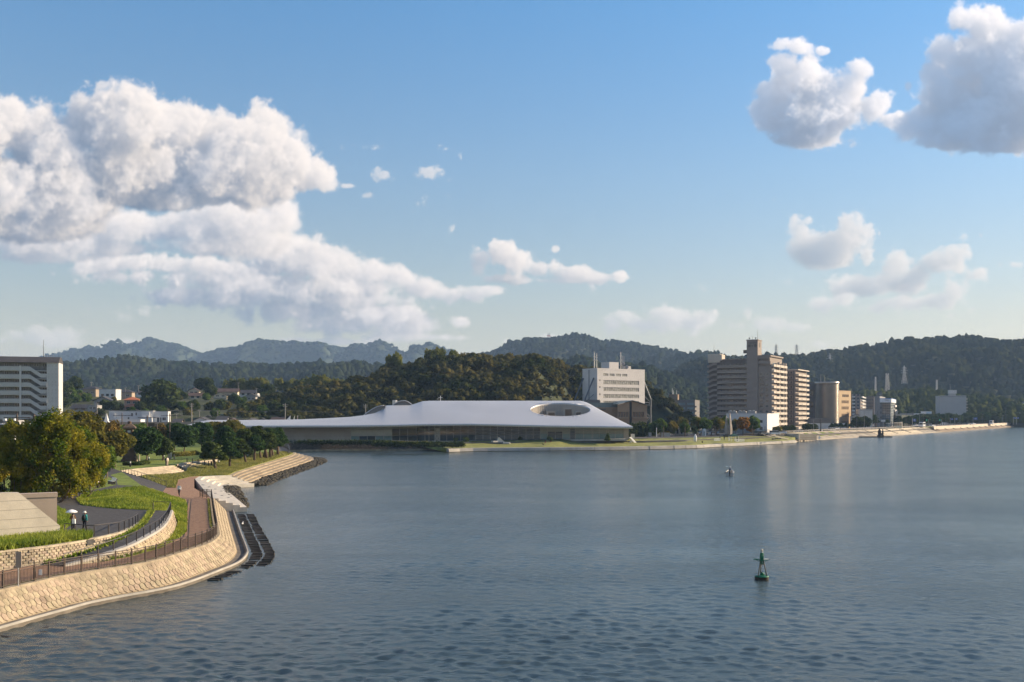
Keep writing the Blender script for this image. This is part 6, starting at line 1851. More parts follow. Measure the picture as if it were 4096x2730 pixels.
plant('green_a',GX(905,300,Zp),'green tree behind the yellow-green one by the gallery',scale=1.1,name='park_tree')
plant('round_pine_b',GX(962,306,Zp),'pine with a clipped round head on a thin trunk near the gallery',scale=(.85,.85,1.0),name='round_pine_tree')
for k,(x,y,z,key,sc,rz,lab)in enumerate([(864,1876,1.95,'bpine_a',1.0,.0,'black pine nearest the steps, its thick trunk leaning'),(919,1867,1.95,'bpine_b',.92,.6,'black pine with twin trunks, second along the lawn'),(984,1850,2.0,'bpine_c',.86,.3,'black pine with the most slanting trunk on the lawn'),(1017,1841,2.1,'bpine_b',1.0,2.0,'black pine fourth along the lawn with a straight trunk'),(1044,1833,2.15,'bpine_c',.95,.1,'black pine fifth along the lawn, leaning towards the park'),(1055,1832,2.15,'bpine_a',1.15,2.8,'black pine sixth along the lawn'),(1068,1832,2.15,'bpine_c',1.08,.9,'black pine seventh along the lawn, the tallest pad-topped one'),(1081,1828,2.2,'bpine_b',1.18,4.0,'black pine eighth along the lawn'),(1091,1824,2.3,'bpine_c',1.12,1.4,'black pine at the tip of the lawn next to the inlet'),(1112,1815,2.7,'bpine_b',1.15,5.0,'last black pine beside the curved footbridge rail'),(905,1835,2.85,'bpine_b',1.25,1.0,'black pine standing back on the upper lawn'),(960,1826,2.88,'bpine_a',1.2,2.5,'black pine behind the leaning row near the seat steps'),(1000,1818,2.88,'bpine_c',1.1,3.3,'black pine behind the middle of the leaning row')]):
 plant(key,G(x,y,z),lab,'pine','black pines on the lakeside lawn',rz=rz,scale=sc,name='black_pine_tree')
 # clipped trees on the museum lawn, all set apart by their neighbours
for x,yb,h_px,key,lab in((1176,1759,24,'tier_pine','tiered clipped pine nearest the inlet before the gallery wall'),(1258,1757,32,'tier_pine','tiered clipped pine second from the inlet before the gallery wall'),(1331,1762,40,'tier_pine','tiered clipped pine third from the inlet before the gallery wall'),(1412,1762,38,'small_ball','round-headed clipped pine where the gallery wall meets the glazing'),(1476,1762,40,'tier_pine','tiered clipped pine before the white glazing panels'),(1823,1769,20,'small_ball','small round shrub left of its pair on the museum lawn'),(1864,1773,24,'small_ball','small round shrub right of its pair, beyond the hedge end'),(2012,1764,24,'small_ball','round shrub right behind the pale block sculpture'),(2081,1765,17,'small_ball','low round shrub alone before the middle of the glazing'),(2199,1768,22,'small_ball','round shrub beside the two people in red trousers'),(2430,1767,32,'tier_pine','tiered clipped pine at the far end of the glazing')):
 zl=float(np.interp(x,[1100,1480,1780,2000,2250,2500],[2.4,2.4,2.3,2.4,2.5,2.6]));p=G(x,yb,zl)
 sc=h_px/F*p.y/(3.1 if key=='tier_pine' else 2.75)
 plant(key,p,lab,'shrub' if key=='small_ball' else 'pine','clipped trees on the museum lawn',scale=sc,name='clipped_tree')
 # --- hedges
def hedge(name,label,line,w,h,leafm,n,size,seed):
 ln=rail_curve(line,1.0)
 o=thing(name,label,'hedge',ln[0])
 rs_=random.Random(seed)
 lo=[((p.x,p.y,p.z+h*.45),(w*rs_.uniform(.5,.65),w*.55,h*rs_.uniform(.46,.6)))for p in ln]
 co,fc=leaves(lo,n,size,seed)
 link('foliage',np_mesh('foliage',co,fc,M[leafm]),o)
 m_=MB()
 for p in ln[::2]:m_.tube([p,p+Vector((0,0,h*.5))],.05,5)
 m_.build('stem',M['bark'],o)
 return o
hedge('hedge','long low clipped hedge on the bank above the inlet railing',[Vector((p.x,p.y+3.5,2.3))for p in(G(1130,1778,2.3),G(1400,1778,2.3),G(1560,1779,2.25))],1.7,1.2,'lf_dark',5200,.26,1)
hedge('hedge','darker hedge ending in a bushy lump by the lawn',[G(1500,1783,2.2),G(1650,1785,2.05),G(1780,1786,1.8),G(1850,1786,1.7)],1.7,1.35,'lf_dark',5200,.26,2)
hedge('hedge','bright strip of shrubs between the two dark hedges',[G(1420,1771,2.4),G(1560,1773,2.35),G(1700,1775,2.25)],1.8,.6,'lf_olive',2600,.25,3)
hedge('hedge','tall dark hedge closing the gap right of the museum',[GX(2508,392,3.2),GX(2580,398,3.2)],2.2,5.2,'lf_dark',2600,.42,4)
hedge('hedge','square green hedge beside the lower apartment block',[GX(3218,520,3.2),GX(3264,524,3.2)],2.4,3.4,'lf_dark',2200,.34,5)
hedge('hedge','low clipped hedge mound beside the park statue',[G(690,1827,2.9),G(745,1824,2.9),G(780,1820,2.9)],1.6,.8,'lf_olive',2600,.2,6)
hedge('hedge','low dark hedge in front of the stone lantern',[G(505,1862,2.9),G(550,1862,2.9),G(585,1857,2.9)],1.1,.6,'lf_dark',1600,.18,7)
# --- street trees before the towers
for x,yt,yb,hw,key,D,lab in((2562,1684,1752,36,'wild_a',398,'large dark olive tree beside the museum end wall'),(2636,1674,1754,34,'street_b',400,'pale loose willow-like tree right of the museum'),(2687,1684,1752,27,'street_a',402,'olive tree next to the white low wall'),(2738,1688,1750,24,'street_b',404,'dark green tree behind the wooden post'),(2730,1668,1742,26,'street_a',425,'brown-tinged tree standing behind the dark green one'),(2778,1700,1741,17,'small_ball',408,'small round-headed tree behind the white oval sculpture'),(2788,1666,1742,32,'street_a',420,'broad olive tree above the white oval sculpture'),(2822,1670,1740,30,'street_b',412,'yellow-green tree by the small white shelter'),(2868,1668,1736,32,'street_a',420,'broad tree just left of the twin stone pillars'),(2898,1664,1738,22,'street_b',430,'slim green tree touching the shorter stone pillar'),(2942,1676,1740,22,'street_a',428,'brownish tree right behind the taller stone pillar'),(2972,1664,1740,30,'street_o',418,'bright orange autumn tree beside the twin stone pillars'),(3015,1662,1740,28,'street_b',424,'green tree right of the orange autumn tree'),(3000,1690,1742,20,'street_o',432,'smaller orange-brown tree between the orange and green ones'),(3108,1705,1728,22,'wild_d',430,'light bushy shrubs at the foot of the white hall'),(3142,1700,1730,16,'wild_a',470,'dark bush below the tower balconies'),(3168,1698,1730,17,'wild_a',480,'dark bush below the lower apartment block'),(2610,1690,1750,26,'wild_b',412,'green bushy tree behind the willow-like one'),(2660,1695,1750,22,'wild_d',410,'olive bush under the willow-like tree')):
 zb=ZY(yb,D);hh=(yb-yt)/F*D;ref={'wild_a':7.9,'street_b':6.9,'street_a':7.1,'street_o':7.5,'small_ball':2.9,'wild_d':5.4,'wild_b':6.4}[key];rw={'wild_a':4.1,'street_b':3.0,'street_a':3.5,'street_o':3.2,'small_ball':1.8,'wild_d':3.2,'wild_b':3.6}[key]
 sx=hw/F*D/rw
 plant(key,GX(x,D,zb),lab,'tree','street trees along the lakeside road',scale=(sx,sx,hh/ref),name='street_tree')
 # pines by the drum and along the far road
k=0
for x,yt,yb,D in((3326,1694,1720,560),(3345,1693,1720,565),(3362,1693,1719,570),(3385,1692,1718,575),(3404,1694,1717,580),(3432,1680,1716,590),(3460,1678,1714,600)):
 sc=(yb-yt)/F*D/5.4
 plant('bpine_b' if x<3420 else 'wild_a',GX(x,D,ZY(yb,D)),f'{ordw(k)} roadside tree counted right from the glass drum','pine','roadside trees below the drum',scale=(sc*1.1,sc*1.1,sc),name='roadside_pine');k+=1
for i,(x,yt,D)in enumerate(((3487,1672,640),(3505,1662,650),(3545,1680,655),(3594,1667,680),(3612,1672,690))):
 sc=(1708-yt)/F*D/5.6;plant('bpine_c',GX(x,D,ZY(1708,D)),f'{ordw(i)} tall tiered pine counted from the striped house','pine','tall pines by the roadside signs',scale=sc,name='roadside_pine')
rs=random.Random(77);nfar=34
for i in range(nfar):
 x=3632+(4110-3632)*(i+.5)/nfar+rs.uniform(-5,5);D=690+(x-3632)/460*250+rs.uniform(-8,18)
 yb=1704-(x-3632)/460*18;yt=yb-rs.uniform(28,42)*(1.08-(x-3632)/460*.12)
 sc=(yb-yt)/F*D/6.4
 plant(('wild_a','round_pine','round_pine_b','wild_c')[i%4],GX(x,D,ZY(yb,D)),f'{ordw(i)} pine of the long roadside pine belt, counted from the bus','pine','pine belt along the far lakeside road',scale=(sc*1.25,sc*1.25,sc*(1.0 if i%4!=3 else .72)),name='roadside_pine')
 # == wooded knoll behind the museum
KN=[(1200,1590),(1300,1562),(1400,1540),(1502,1520),(1560,1506),(1604,1478),(1650,1478),(1692,1464),(1720,1452),(1767,1440),(1825,1434),(1893,1428),(1961,1434),(2046,1432),(2131,1427),(2165,1438),(2219,1452),(2263,1468),(2321,1468),(2389,1470),(2433,1474),(2520,1500),(2620,1560),(2700,1640)]
kxs=np.array([(c[0]-2048)/F*590 for c in KN]);kzs=np.array([ZY(c[1],590)for c in KN])
def knoll_z(X,Y):
 zc=np.interp(X,kxs,kzs)-5.0
 D0_=425+112*np.clip((X/Y*F+2048-2130)/170,0,1)
 s=np.clip((Y-D0_)/(590-D0_),0,1)
 f=np.clip((Y-590)/120,0,1)
 pr=np.sin(s*math.pi/2)**.75*(1-.5*f)
 return 2.5+(zc-2.5)*np.clip(pr+.10*fbm2(X,Y,60.)*s*(1-s)*2,0,1.02)
X,Y=np.meshgrid(np.linspace(kxs[0],kxs[-1],90),np.linspace(424,700,60))
tag(link('hill_knoll',grid_mesh('hill_knoll',X,Y,knoll_z(X,Y),M['hill_mid'],True)),'round wooded knoll directly behind the museum',kind='structure')
nr_=np.random.RandomState(3)
gx_,gy_=np.meshgrid(np.arange(kxs[0],kxs[-1],7.6),np.arange(428,612,8.0))
cx_=(gx_+nr_.uniform(-3,3,gx_.shape)).ravel();cy_=(gy_+nr_.uniform(-3,3,gx_.shape)).ravel()
kp_=cy_>428+112*np.clip((cx_/cy_*F+2048-2130)/170,0,1);cx_,cy_=cx_[kp_],cy_[kp_]
cz_=knoll_z(cx_,cy_);big=3.6+2.6*nr_.rand(len(cx_))**1.5
lob=[]
M['lf_knoll']=leaf_mat('lf_knoll',(.024,.036,.011),(.115,.098,.030),.035,.30)
for x,y,z,b in zip(cx_,cy_,cz_,big):
 m=7
 for q in range(m):
  a=q*2.4+nr_.rand();e=nr_.uniform(.05,1.0);rr=b*.62*math.sqrt(max(0,1-e*e*.9))
  lob.append(((x+math.cos(a)*rr,y+math.sin(a)*rr,z+b*(.25+.75*e)),(b*.42,b*.42,b*.34)))
co,fc=leaves(lob,95000,.62,9,shell=.12,up=.5)
tag(link('knoll_forest',np_mesh('knoll_forest',co,fc,M['lf_knoll'])),'dense evergreen wood covering the knoll behind the museum',kind='stuff')
V,Fc=domes(np.array([l[0]for l in lob]),np.array([l[1][0]for l in lob])*.98,np.array([l[1][2]for l in lob])*.98,4,.12)
tag(link('knoll_crowns',np_mesh('knoll_crowns',V,Fc,M['lf_knoll'])),'inner crowns of the evergreen wood on the knoll',kind='stuff')
for i,(x,y,key,sc)in enumerate(((1725,1500,'bamboo',.9),(1760,1490,'bamboo',.9),(1815,1480,'bamboo',.8),(1590,1500,'bamboo',1.0),(1560,1512,'bamboo',.9))):
 D=545;plant(key,GX(x,D,float(knoll_z(np.array([GX(x,D,0).x]),np.array([float(D)]))[0])+3),f'{ordw(i)} light green plume of bamboo in the wood behind the museum','bamboo','bamboo in the knoll wood',scale=sc,name='bamboo_clump')
 # == right-hand shore: embankment, road
iB=11
BK=[Vector((p.x,p.y,0))for p in rail_curve([G(x,y,0)for x,y in FS[iB:]],6.0)]
M['bank']=mat('bank',(.37,.315,.235),.9,var=.25,scale=.15,bump=.2)
M['bank_pale']=mat('bank_pale',(.55,.48,.37),.88,var=.12,scale=.2)
M['bank_dark']=mat('bank_dark',(.24,.18,.12),.92,var=.3,scale=.2)
def bank_seg(y0,y1):return[p for p in BK if y0<=p.y<=y1]
emb=thing('embankment','sloping concrete lake embankment below the road','embankment',BK[10])
S1=bank_seg(0,652)
mb=MB();strip(mb,[inl(S1,-.6,-.5),inl(S1,-.4,.35),inl(S1,.8,.45),inl(S1,8.5,2.9),inl(S1,9.2,2.9),inl(S1,9.3,3.25),inl(S1,11,3.25)]);mb.build('slope',M['bank'],emb)
rs=random.Random(3)
for i,p in enumerate(S1[2:-1:2]):
 n_=normals2(S1)[2+i*2];a=Vector((p.x-n_.x*.9,p.y-n_.y*.9,.50));b=Vector((p.x-n_.x*8.4,p.y-n_.y*8.4,2.93))
 m_=MB();m_.tube([a,b],.09,4);m_.build('rib',M['bank_dark'],emb)
S2=bank_seg(640,1000)
sw2=thing('long_seawall','long sunlit seawall with dark fins running to the far point','seawall',S2[5])
mb=MB();strip(mb,[inl(S2,-.6,-.5),inl(S2,-.4,.3),inl(S2,2.8,1.7)]);mb.build('apron',M['bank_dark'],sw2)
mb=MB();strip(mb,[inl(S2,2.8,1.65),inl(S2,3.1,3.7),inl(S2,3.7,3.75),inl(S2,3.8,2.8)]);mb.build('wall',M['bank_pale'],sw2)
nn=normals2(S2)
for p,n_ in list(zip(S2,nn))[1::4]:
 m_=MB();a=Vector((p.x-n_.x*.2,p.y-n_.y*.2,.35));b=Vector((p.x-n_.x*2.7,p.y-n_.y*2.7,1.95));m_.tube([a,b],.32,4);m_.build('fin',M['black'],sw2)
 # green strips on the near slope
for k in range(5):
 i0=7+k*2
 if i0+1>=len(S1):break
 p,q=S1[i0],S1[i0+1];n_=normals2(S1)[i0]
 w0,w1=p.lerp(q,.05),p.lerp(q,.95)
 f_=lambda b,d,z:Vector((b.x-n_.x*d,b.y-n_.y*d,z))
 m_=MB();m_.quad(f_(w0,3.2,1.35),f_(w1,3.2,1.35),f_(w1,8.3,2.98),f_(w0,8.3,2.98));me_o=m_.build('grass_strip',M['grass'],emb)
 # pale fan of steps further on
ps=thing('pale_steps','pale flight of steps fanning down to the lake before the bus shelter','steps',GX(3620,580,1))
seg=[p for p in BK if 532<p.y<612]
for k in range(7):
 m_=MB();d0=8.8-k*1.15;z1=3.1-k*.40
 strip(m_,[inl(seg,d0-1.15,-.4),inl(seg,d0-1.15,z1),inl(seg,d0,z1)]);m_.build('step',M['bank_pale'],ps)
for q in(1/3,2/3):
 p=seg[int(q*(len(seg)-1))];n_=normals2(seg)[int(q*(len(seg)-1))]
 for k in range(5):
  c=Vector((p.x-n_.x*(7.4-k*1.4),p.y-n_.y*(7.4-k*1.4),2.75-k*.46));m_=MB();m_.box(c,(1.6,.5,.35));m_.build('block',M['dgrey'],ps)
  # road and guard rail
mb=MB();strip(mb,[inl(BK,12,3.32),inl(BK,23,3.34)]);tag(mb.build('road',M['asphalt']),'asphalt lakeside road',kind='structure')
mb=MB();strip(mb,[inl(BK,17.4,3.338),inl(BK,17.6,3.338)]);tag(mb.build('road_line',M['white']),'painted centre line of the lakeside road',kind='structure')
mb=MB();strip(mb,[inl(BK,9.2,2.9),inl(BK,12,3.28)]);tag(mb.build('path_verge',M['grass_dry']),'grass verge between the embankment and the road',kind='structure')
fence('guard_rail','dark guard rail along the lakeside road',[Vector((p.x,p.y,3.3))for p in inl(S1,11.6,3.3)][::3],.8,M['dark_metal'],6.0,bars=False,rails=(1.0,.6),rail_r=.12,post=(.14,.14),cap=False)
# ramp of dark steps and a low wall at the lawn end
dk=thing('dark_ramp','dark stepped ramp beside the lawn end with pale side walls','ramp',GX(3150,432,2))
f=Face(GX(3143,428,.6),R(28))
for k in range(6):
 m_=MB();f.box(m_,0,7.5,k*1.4,k*1.4+1.4,-.5,.45+k*.38);m_.build('step',M['concrete_dark'],dk)
m_=MB();f.plate(m_,[(7.5,-.5),(8.0,-.5),(8.0,2.9),(7.5,2.9)],0,9);m_.build('side_wall',M['bank_pale'],dk)
m_=MB();f.box(m_,8,22,4.0,4.5,-.2,2.6);m_.build('low_wall',M['bank'],dk)
st2=thing('lawn_stairs','narrow white stairs slanting down the lawn end','steps',GX(3110,430,2))
a,b=G(3098,1745,3.4),G(3152,1756,1.6)
for k in range(12):
 c=a.lerp(b,(k+.5)/12);m_=MB();m_.box((c.x,c.y,c.z-.25),(.6,.9,.32),R(-30));m_.build('step',M['bank_pale'],st2)
 # wooden pier
pier=thing('wooden_pier','narrow wooden pier on posts along the embankment foot','pier',G(3210,1766,0))
a,b=G(3150,1766.5,.0),G(3284,1767,.0)
L=(b-a).length;yw=math.atan2(b.y-a.y,b.x-a.x);fpi=Face(a,yw)
m_=MB();fpi.box(m_,0,L,-.6,.6,.55,.68);m_.build('deck',M['concrete_dark'],pier)
pm=MB();pm.box((0,0,-.8),(.14,.14,1.4));pme=pm.mesh('post',M['black'])
for k in range(int(L/1.3)):
 o=link('post',pme,pier);o.location=fpi.p(k*1.3+.3,-.5,0)
for k in range(int(L/2.6)):
 m_=MB();fpi.box(m_,k*2.6,k*2.6+.08,.5,.58,.6,1.7);m_.build('rail_post',M['bank_dark'],pier)
m_=MB();fpi.box(m_,0,L,.5,.56,1.6,1.68);m_.build('rail',M['bank_dark'],pier)
m_=MB();fpi.box(m_,L-.9,L-.3,.3,.4,1.0,2.3);m_.build('board',M['white'],pier)
# dark stone jetty with two standing statues
jet=thing('stone_jetty','low black stone jetty lying off the embankment','jetty',G(3500,1749,0))
a,b=G(3437,1749.6,0),G(3568,1749.4,0)
m_=MB();m_.box(((a.x+b.x)/2,(a.y+b.y)/2+.8,-.6),(b.x-a.x,2.2,.98),math.atan2(b.y-a.y,b.x-a.x));m_.build('platform',M['reef'],jet)
def statue(x,ytop,label,w):
 p=G(x,1747,.2);h=ZY(ytop,p.y)-.3;m_=MB();rs_=random.Random(int(x))
 m_.lathe([(w*1.5,0),(w*1.3,h*.12),(w*.8,h*.18),(w*.95,h*.4),(w*.8,h*.62),(w*.85,h*.74),(w*.35,h*.80),(w*.48,h*.88),(w*.42,h*.96),(w*.1,h)],(p.x,p.y,.3),10,sq=.8)
 tag(m_.build('stone_statue',M['reef'],smooth=True),label,'statue','dark statues on the stone jetty')
statue(3518,1714,'tall dark stone statue standing on the black jetty',.95);statue(3531,1716,'slim dark stone statue right of the tall one on the jetty',.5);statue(3525,1733,'short dark stone lump between the two jetty statues',.6)
# -- vehicles
def car(label,loc,yaw,col,kind='car',name='car'):
 o=thing(name,label,'van' if kind=='van' else 'car',loc,'cars on the lakeside road and car park')
 f=Face(loc,yaw);L_,W_=(4.4,1.7)
 body=[(0,.35),(L_,.35),(L_,.85),(L_*.97,.98),(.05,1.0),(0,.7)]if kind=='car' else[(0,.35),(L_,.35),(L_,.95),(L_*.9,1.1),(.05,1.1)]
 cab=[(L_*.12,.98),(L_*.80,.98),(L_*.62,1.46),(L_*.25,1.48)]if kind=='car' else[(.05,1.08),(L_*.92,1.08),(L_*.80,1.88),(.12,1.92)]
 m_=MB();f.plate(m_,body,0,W_);m_.build('body',col,o)
 m_=MB();f.plate(m_,cab,.1,W_-.1);m_.build('cabin',M['glass'],o)
 m_=MB();z=cab[2][1];f.box(m_,cab[3][0]-.02,cab[2][0]+.02,.08,W_-.08,z-.03,z+.05);m_.build('roof',col,o)
 for x in(L_*.2,L_*.8):
  for y in(.02,W_-.2):
   m_=MB();c=f.p(x,y,.32);m_.tube([c,c+f.i*.2],.31,10);m_.build('wheel',M['black'],o)
 for y in(.15,W_-.4):
  m_=MB();f.box(m_,L_-.02,L_+.03,y,y+.25,.62,.8);m_.build('headlight',M['white'],o)
 return o
M['car_white']=mat('car_white',(.75,.75,.75),.25,var=.02,spec=.6);M['car_grey']=mat('car_grey',(.28,.29,.30),.25,.5,var=.02,spec=.6);M['car_dark']=mat('car_dark',(.03,.03,.035),.2,var=.02,spec=.6);M['car_red']=mat('car_red',(.35,.03,.03),.25,var=.02,spec=.6)
for x,y,D,c,kd,lab,yw in((3085,1741,425,'car_white','van','white van parked at the end of the lawn',15),(3040,1741,424,'car_grey','car','grey car parked left of the white van',20),(3140,1736,446,'car_white','car','silver car driving past the dark ramp',195),(2868,1742,420,'car_grey','car','grey car parked behind the twin stone pillars',10),(2838,1742,422,'car_white','car','white car parked by the small shelter',8),(2795,1742,424,'car_grey','car','car half hidden under the street trees',8),(3205,1731,480,'car_white','car','white car on the road above the low wall',200),(3267,1731,500,'car_white','car','white car beside the wooden utility pole',30),(3296,1728,515,'car_grey','car','grey car just beyond the utility pole',30),(3322,1727,520,'car_white','van','white van on the road before the drum',30),(3347,1720,545,'car_white','car','pale car below the glass drum',210),(3727,1708,655,'car_white','car','white car following the bus',35),(3890,1700,750,'car_white','car','white car far along the seawall road',35),(3872,1701,738,'car_grey','car','small car behind the far white car',35),(3680,1707,650,'car_red','car','red car in the queue left of the bus',35),(3660,1707,648,'car_white','car','white car in the queue near the shelter',35)):
 car(lab,GX(x,D,ZY(y,D)),R(yw),M[c],kd,'van' if kd=='van' else 'car')
def bus(label,loc,yaw):
 o=thing('bus',label,'bus',loc);f=Face(loc,yaw)
 m_=MB();f.plate(m_,[(0,.4),(9,.4),(9,2.8),(8.7,3.1),(.2,3.1),(0,2.9)],0,2.4);m_.build('body',M['car_white'],o)
 for k in range(6):
  m_=MB();f.box(m_,.5+k*1.35,1.7+k*1.35,-.03,.02,1.6,2.5);m_.build('window',M['glass'],o)
 m_=MB();f.box(m_,8.98,9.04,.2,2.2,1.5,2.7);m_.build('windscreen',M['glass'],o)
 m_=MB();f.box(m_,-.04,.02,.2,2.2,1.5,2.7);m_.build('windscreen',M['glass'],o)
 for x in(1.6,7.2):
  for y in(.0,2.2):
   m_=MB();c=f.p(x,y,.48);m_.tube([c,c+f.i*.25],.46,10);m_.build('wheel',M['black'],o)
bus('white coach on the lakeside road beyond the shelter',GX(3692,640,ZY(1709,640)),R(58))
bus('smaller white bus far along the seawall road',GX(3970,800,ZY(1699,800)),R(58))
# -- shelter, signs, poles on the right
sh=thing('bus_shelter','glazed bus shelter with pale round-ended wall by the road','shelter',GX(3595,600,3.3))
f=Face(GX(3576,596,3.2),R(28));
m_=MB();f.box(m_,0,7.2,0,3,3.1,3.4);m_.build('roof',M['bank_pale'],sh)
for k in range(7):
 m_=MB();f.box(m_,.1+k*1.0,.25+k*1.0,0,.15,0,3.1);m_.build('post',M['bank_pale'],sh)
 m_=MB();f.box(m_,.3+k*1.0,.95+k*1.0,.06,.1,.2,1.6);m_.build('pane',M['glass_pale'],sh)
m_=MB();m_.lathe([(.9,0),(.9,3.7),(.7,3.8)],f.p(7.6,1.5,0),12);m_.build('end_wall',M['bank_pale'],sh)
kio=thing('small_kiosk','small pale kiosk left of the bus shelter','kiosk',GX(3556,605,3.2));f=Face(GX(3552,605,3.2),R(20));m_=MB();f.box(m_,0,1.6,0,1.6,0,2.8);m_.build('body',M['glass_pale'],kio);m_=MB();f.box(m_,-.2,1.8,-.2,1.8,2.8,3.0);m_.build('roof',M['white'],kio)
M['road_blue']=mat('road_blue',(.01,.07,.30),.5,var=.05)
for i,(x,y0,y1,w,lab)in enumerate(((3658,1676,1687,12,'blue direction sign over the road nearest the shelter'),(3808,1674,1681,10,'left of two blue direction signs before the pine belt'),(3826,1673,1681,9,'right of two blue direction signs before the pine belt'),(3902,1671,1680,15,'wide blue direction sign at the middle of the pine belt'),(4060,1670,1676,9,'left of the farthest pair of blue road signs'),(4072,1670,1676,8,'right of the farthest pair of blue road signs'))):
 D=640+(x-3658)*.42;o=thing('road_sign',lab,'sign',GX(x,D,3.3));a=P(x-w/2,y1,D);b=P(x+w/2,y0,D)
 m_=MB();m_.box(((a.x+b.x)/2,D,a.z),(b.x-a.x,.1,b.z-a.z));m_.build('board',M['road_blue'],o)
 for k in range(3):
  m_=MB();m_.box(((a.x+b.x)/2,D-.06,a.z+(b.z-a.z)*(.2+.25*k)),((b.x-a.x)*.55,.02,(b.z-a.z)*.08));m_.build('lettering',M['white'],o)
 m_=MB();m_.tube([(a.x-.4,D+.1,2.8),(a.x-.4,D+.1,b.z+.2)],.12,6);m_.tube([(a.x-.4,D+.1,b.z-.4),(b.x,D+.1,b.z-.4)],.08,5);m_.build('pole',M['steel'],o)
sgt=thing('route_sign','pale route sign on a post in front of the sign office','sign',GX(3533,610,3));a,b=P(3524,1688,610),P(3541,1680,610)
m_=MB();m_.box(((a.x+b.x)/2,610,a.z),(b.x-a.x,.1,b.z-a.z));m_.build('board',M['offwhite'],sgt);m_=MB();m_.tube([(b.x-1.2,610.1,2.8),(b.x-1.2,610.1,b.z)],.1,6);m_.build('pole',M['steel'],sgt)
M['signal_green']=mat('signal_green',(.02,.35,.16),.4,emit=((.05,.9,.45),1.5))
for x,lab in((3709,'traffic signal showing green above the coach'),(3761,'traffic signal showing green left of the blue sign pair')):
 D=690;o=thing('traffic_signal',lab,'signal',GX(x,D,3));p=P(x,1681,D)
 m_=MB();m_.box((p.x,D,p.z-.25),(1.3,.2,.5));m_.build('housing',M['dgrey'],o);m_=MB();m_.blob((p.x-.4,D-.12,p.z),(.16,.06,.16));m_.build('lamp',M['signal_green'],o);m_=MB();m_.tube([(p.x+.9,D,2.5),(p.x+.9,D,p.z+.4)],.1,6);m_.tube([(p.x+.9,D,p.z+.1),(p.x,D,p.z+.1)],.05,5);m_.build('pole',M['steel'],o)
def pole(label,x,yt,yb,D,material,arms=((.93,1.0),(.86,.8)),r=.17,name='utility_pole',zb=None,extra=True):
 b=GX(x,D,ZY(yb,D)if zb is None else zb);h=ZY(yt,D)-b.z
 o=thing(name,label,'pole',b,None)
 m_=MB();m_.tube([b,b+Vector((0,0,h))],[r,r*.65],7);m_.build('pole',material,o)
 for f_,w_ in arms:
  m_=MB();m_.tube([b+Vector((-w_,0,h*f_)),b+Vector((w_,0,h*f_))],.06,5);m_.build('crossarm',material,o)
  for q in(-.9,0,.9):
   m_=MB();m_.tube([b+Vector((w_*q,0,h*f_)),b+Vector((w_*q,0,h*f_+.22))],.05,5);m_.build('insulator',M['white'],o)
 return b+Vector((0,0,h))
M['wood_pole']=mat('wood_pole',(.17,.12,.085),.9,var=.2,scale=2);M['conc_pole']=mat('conc_pole',(.34,.31,.27),.85,var=.12,scale=.5)
pole('thick dark pole standing on the road edge before the drum',3283,1675,1732,500,M['dark_metal'],arms=((.97,.5),),r=.32)
for i,(x,yt,yb,D)in enumerate(((3254,1678,1728,510),(3390,1648,1718,560),(3427,1645,1716,570),(3457,1644,1714,580),(3510,1645,1710,620),(3536,1645,1708,620),(3565,1652,1708,630),(3625,1640,1705,660),(3650,1648,1704,670),(3678,1655,1703,690),(3695,1655,1703,700),(3783,1654,1702,700),(3840,1658,1699,740),(3929,1655,1697,780),(4023,1632,1695,820),(4012,1662,1694,830))):
 pole(f'{ordw(i)} grey utility pole counted right from the thick dark pole',x,yt,yb,D,M['dgrey']if i%3 else M['conc_pole'],arms=((.95,.9),),r=.14)
for i,(x,yt,yb,D,m_n)in enumerate(((2654,1709,1754,392,'wood_pole'),(2740,1708,1748,398,'wood_pole'),(2860,1705,1744,402,'wood_pole'),(3009,1703,1741,412,'wood_pole'),(3060,1706,1741,416,'wood_pole'),(2626,1712,1752,396,'white'))):
 pole(('wooden post left of the willow-like tree','wooden post before the dark green street tree','wooden post with a small flag near the stone pillars','wooden post right of the orange tree','wooden post beside the parked van','thin white post among the street trees')[i],x,yt,yb,D,M[m_n],arms=(),r=.16,name='post')
fl=P(2856,1712,402);m_=MB();m_.add([fl,fl+Vector((-.1,.05,-1.2)),fl+Vector((-.9,.1,-1.0)),fl+Vector((-.5,0,-.4))],[(0,1,2,3)]);tag(m_.build('flag',M['render_pink']),'small drooping pink flag on the wooden post','flag')
# low white works buildings, warehouse strip and hill houses on the right
C=GX(3704,740,3);building('sign_shed','low white building carrying pale blue lettering','shed',C,R(4),width_to(C,R(4),3727),8,ZY(1649,740),'sign_white');f=Face(C,R(4))
M['sign_pale']=mat('sign_pale',(.30,.55,.75),.6);text('ASTA',1.3,f,2.0,ZY(1652,740)-3,M['sign_pale'],[o for o in bpy.data.objects if o.get('label')=='low white building carrying pale blue lettering'][0],out=.05)
for i,(x0,x1,yt,D,wm,lab)in enumerate(((3590,3620,1661,720,'grey','low grey shed right of the sign office'),(3622,3655,1657,760,'grey','long grey warehouse behind the roadside pines'),(3655,3704,1657,790,'offwhite','pale warehouse left of the lettered building'),(3580,3591,1646,730,'grey','narrow grey building touching the sign office'),(3632,3652,1664,700,'cream','small cream box above the pine tops'),(3785,3812,1660,800,'white','white shopfront block before the long apartment block'),(3900,3990,1648,960,'offwhite','pale long warehouse beyond the brown flats'),(3985,4005,1640,980,'cream','cream warehouse end far right'),(4055,4110,1654,900,'grey','grey shed by the far point'),(3896,3940,1660,880,'grey','low grey roof behind the pine belt'))):
 C=GX(x0,D,3);w=width_to(C,R(3),x1);building('warehouse',lab,'warehouse',C,R(3),w,10,ZY(yt,D),wm,front=grid_holes(.6,w-.6,max(1,int(w/4)),2.2,3,1,1.8,1.2))
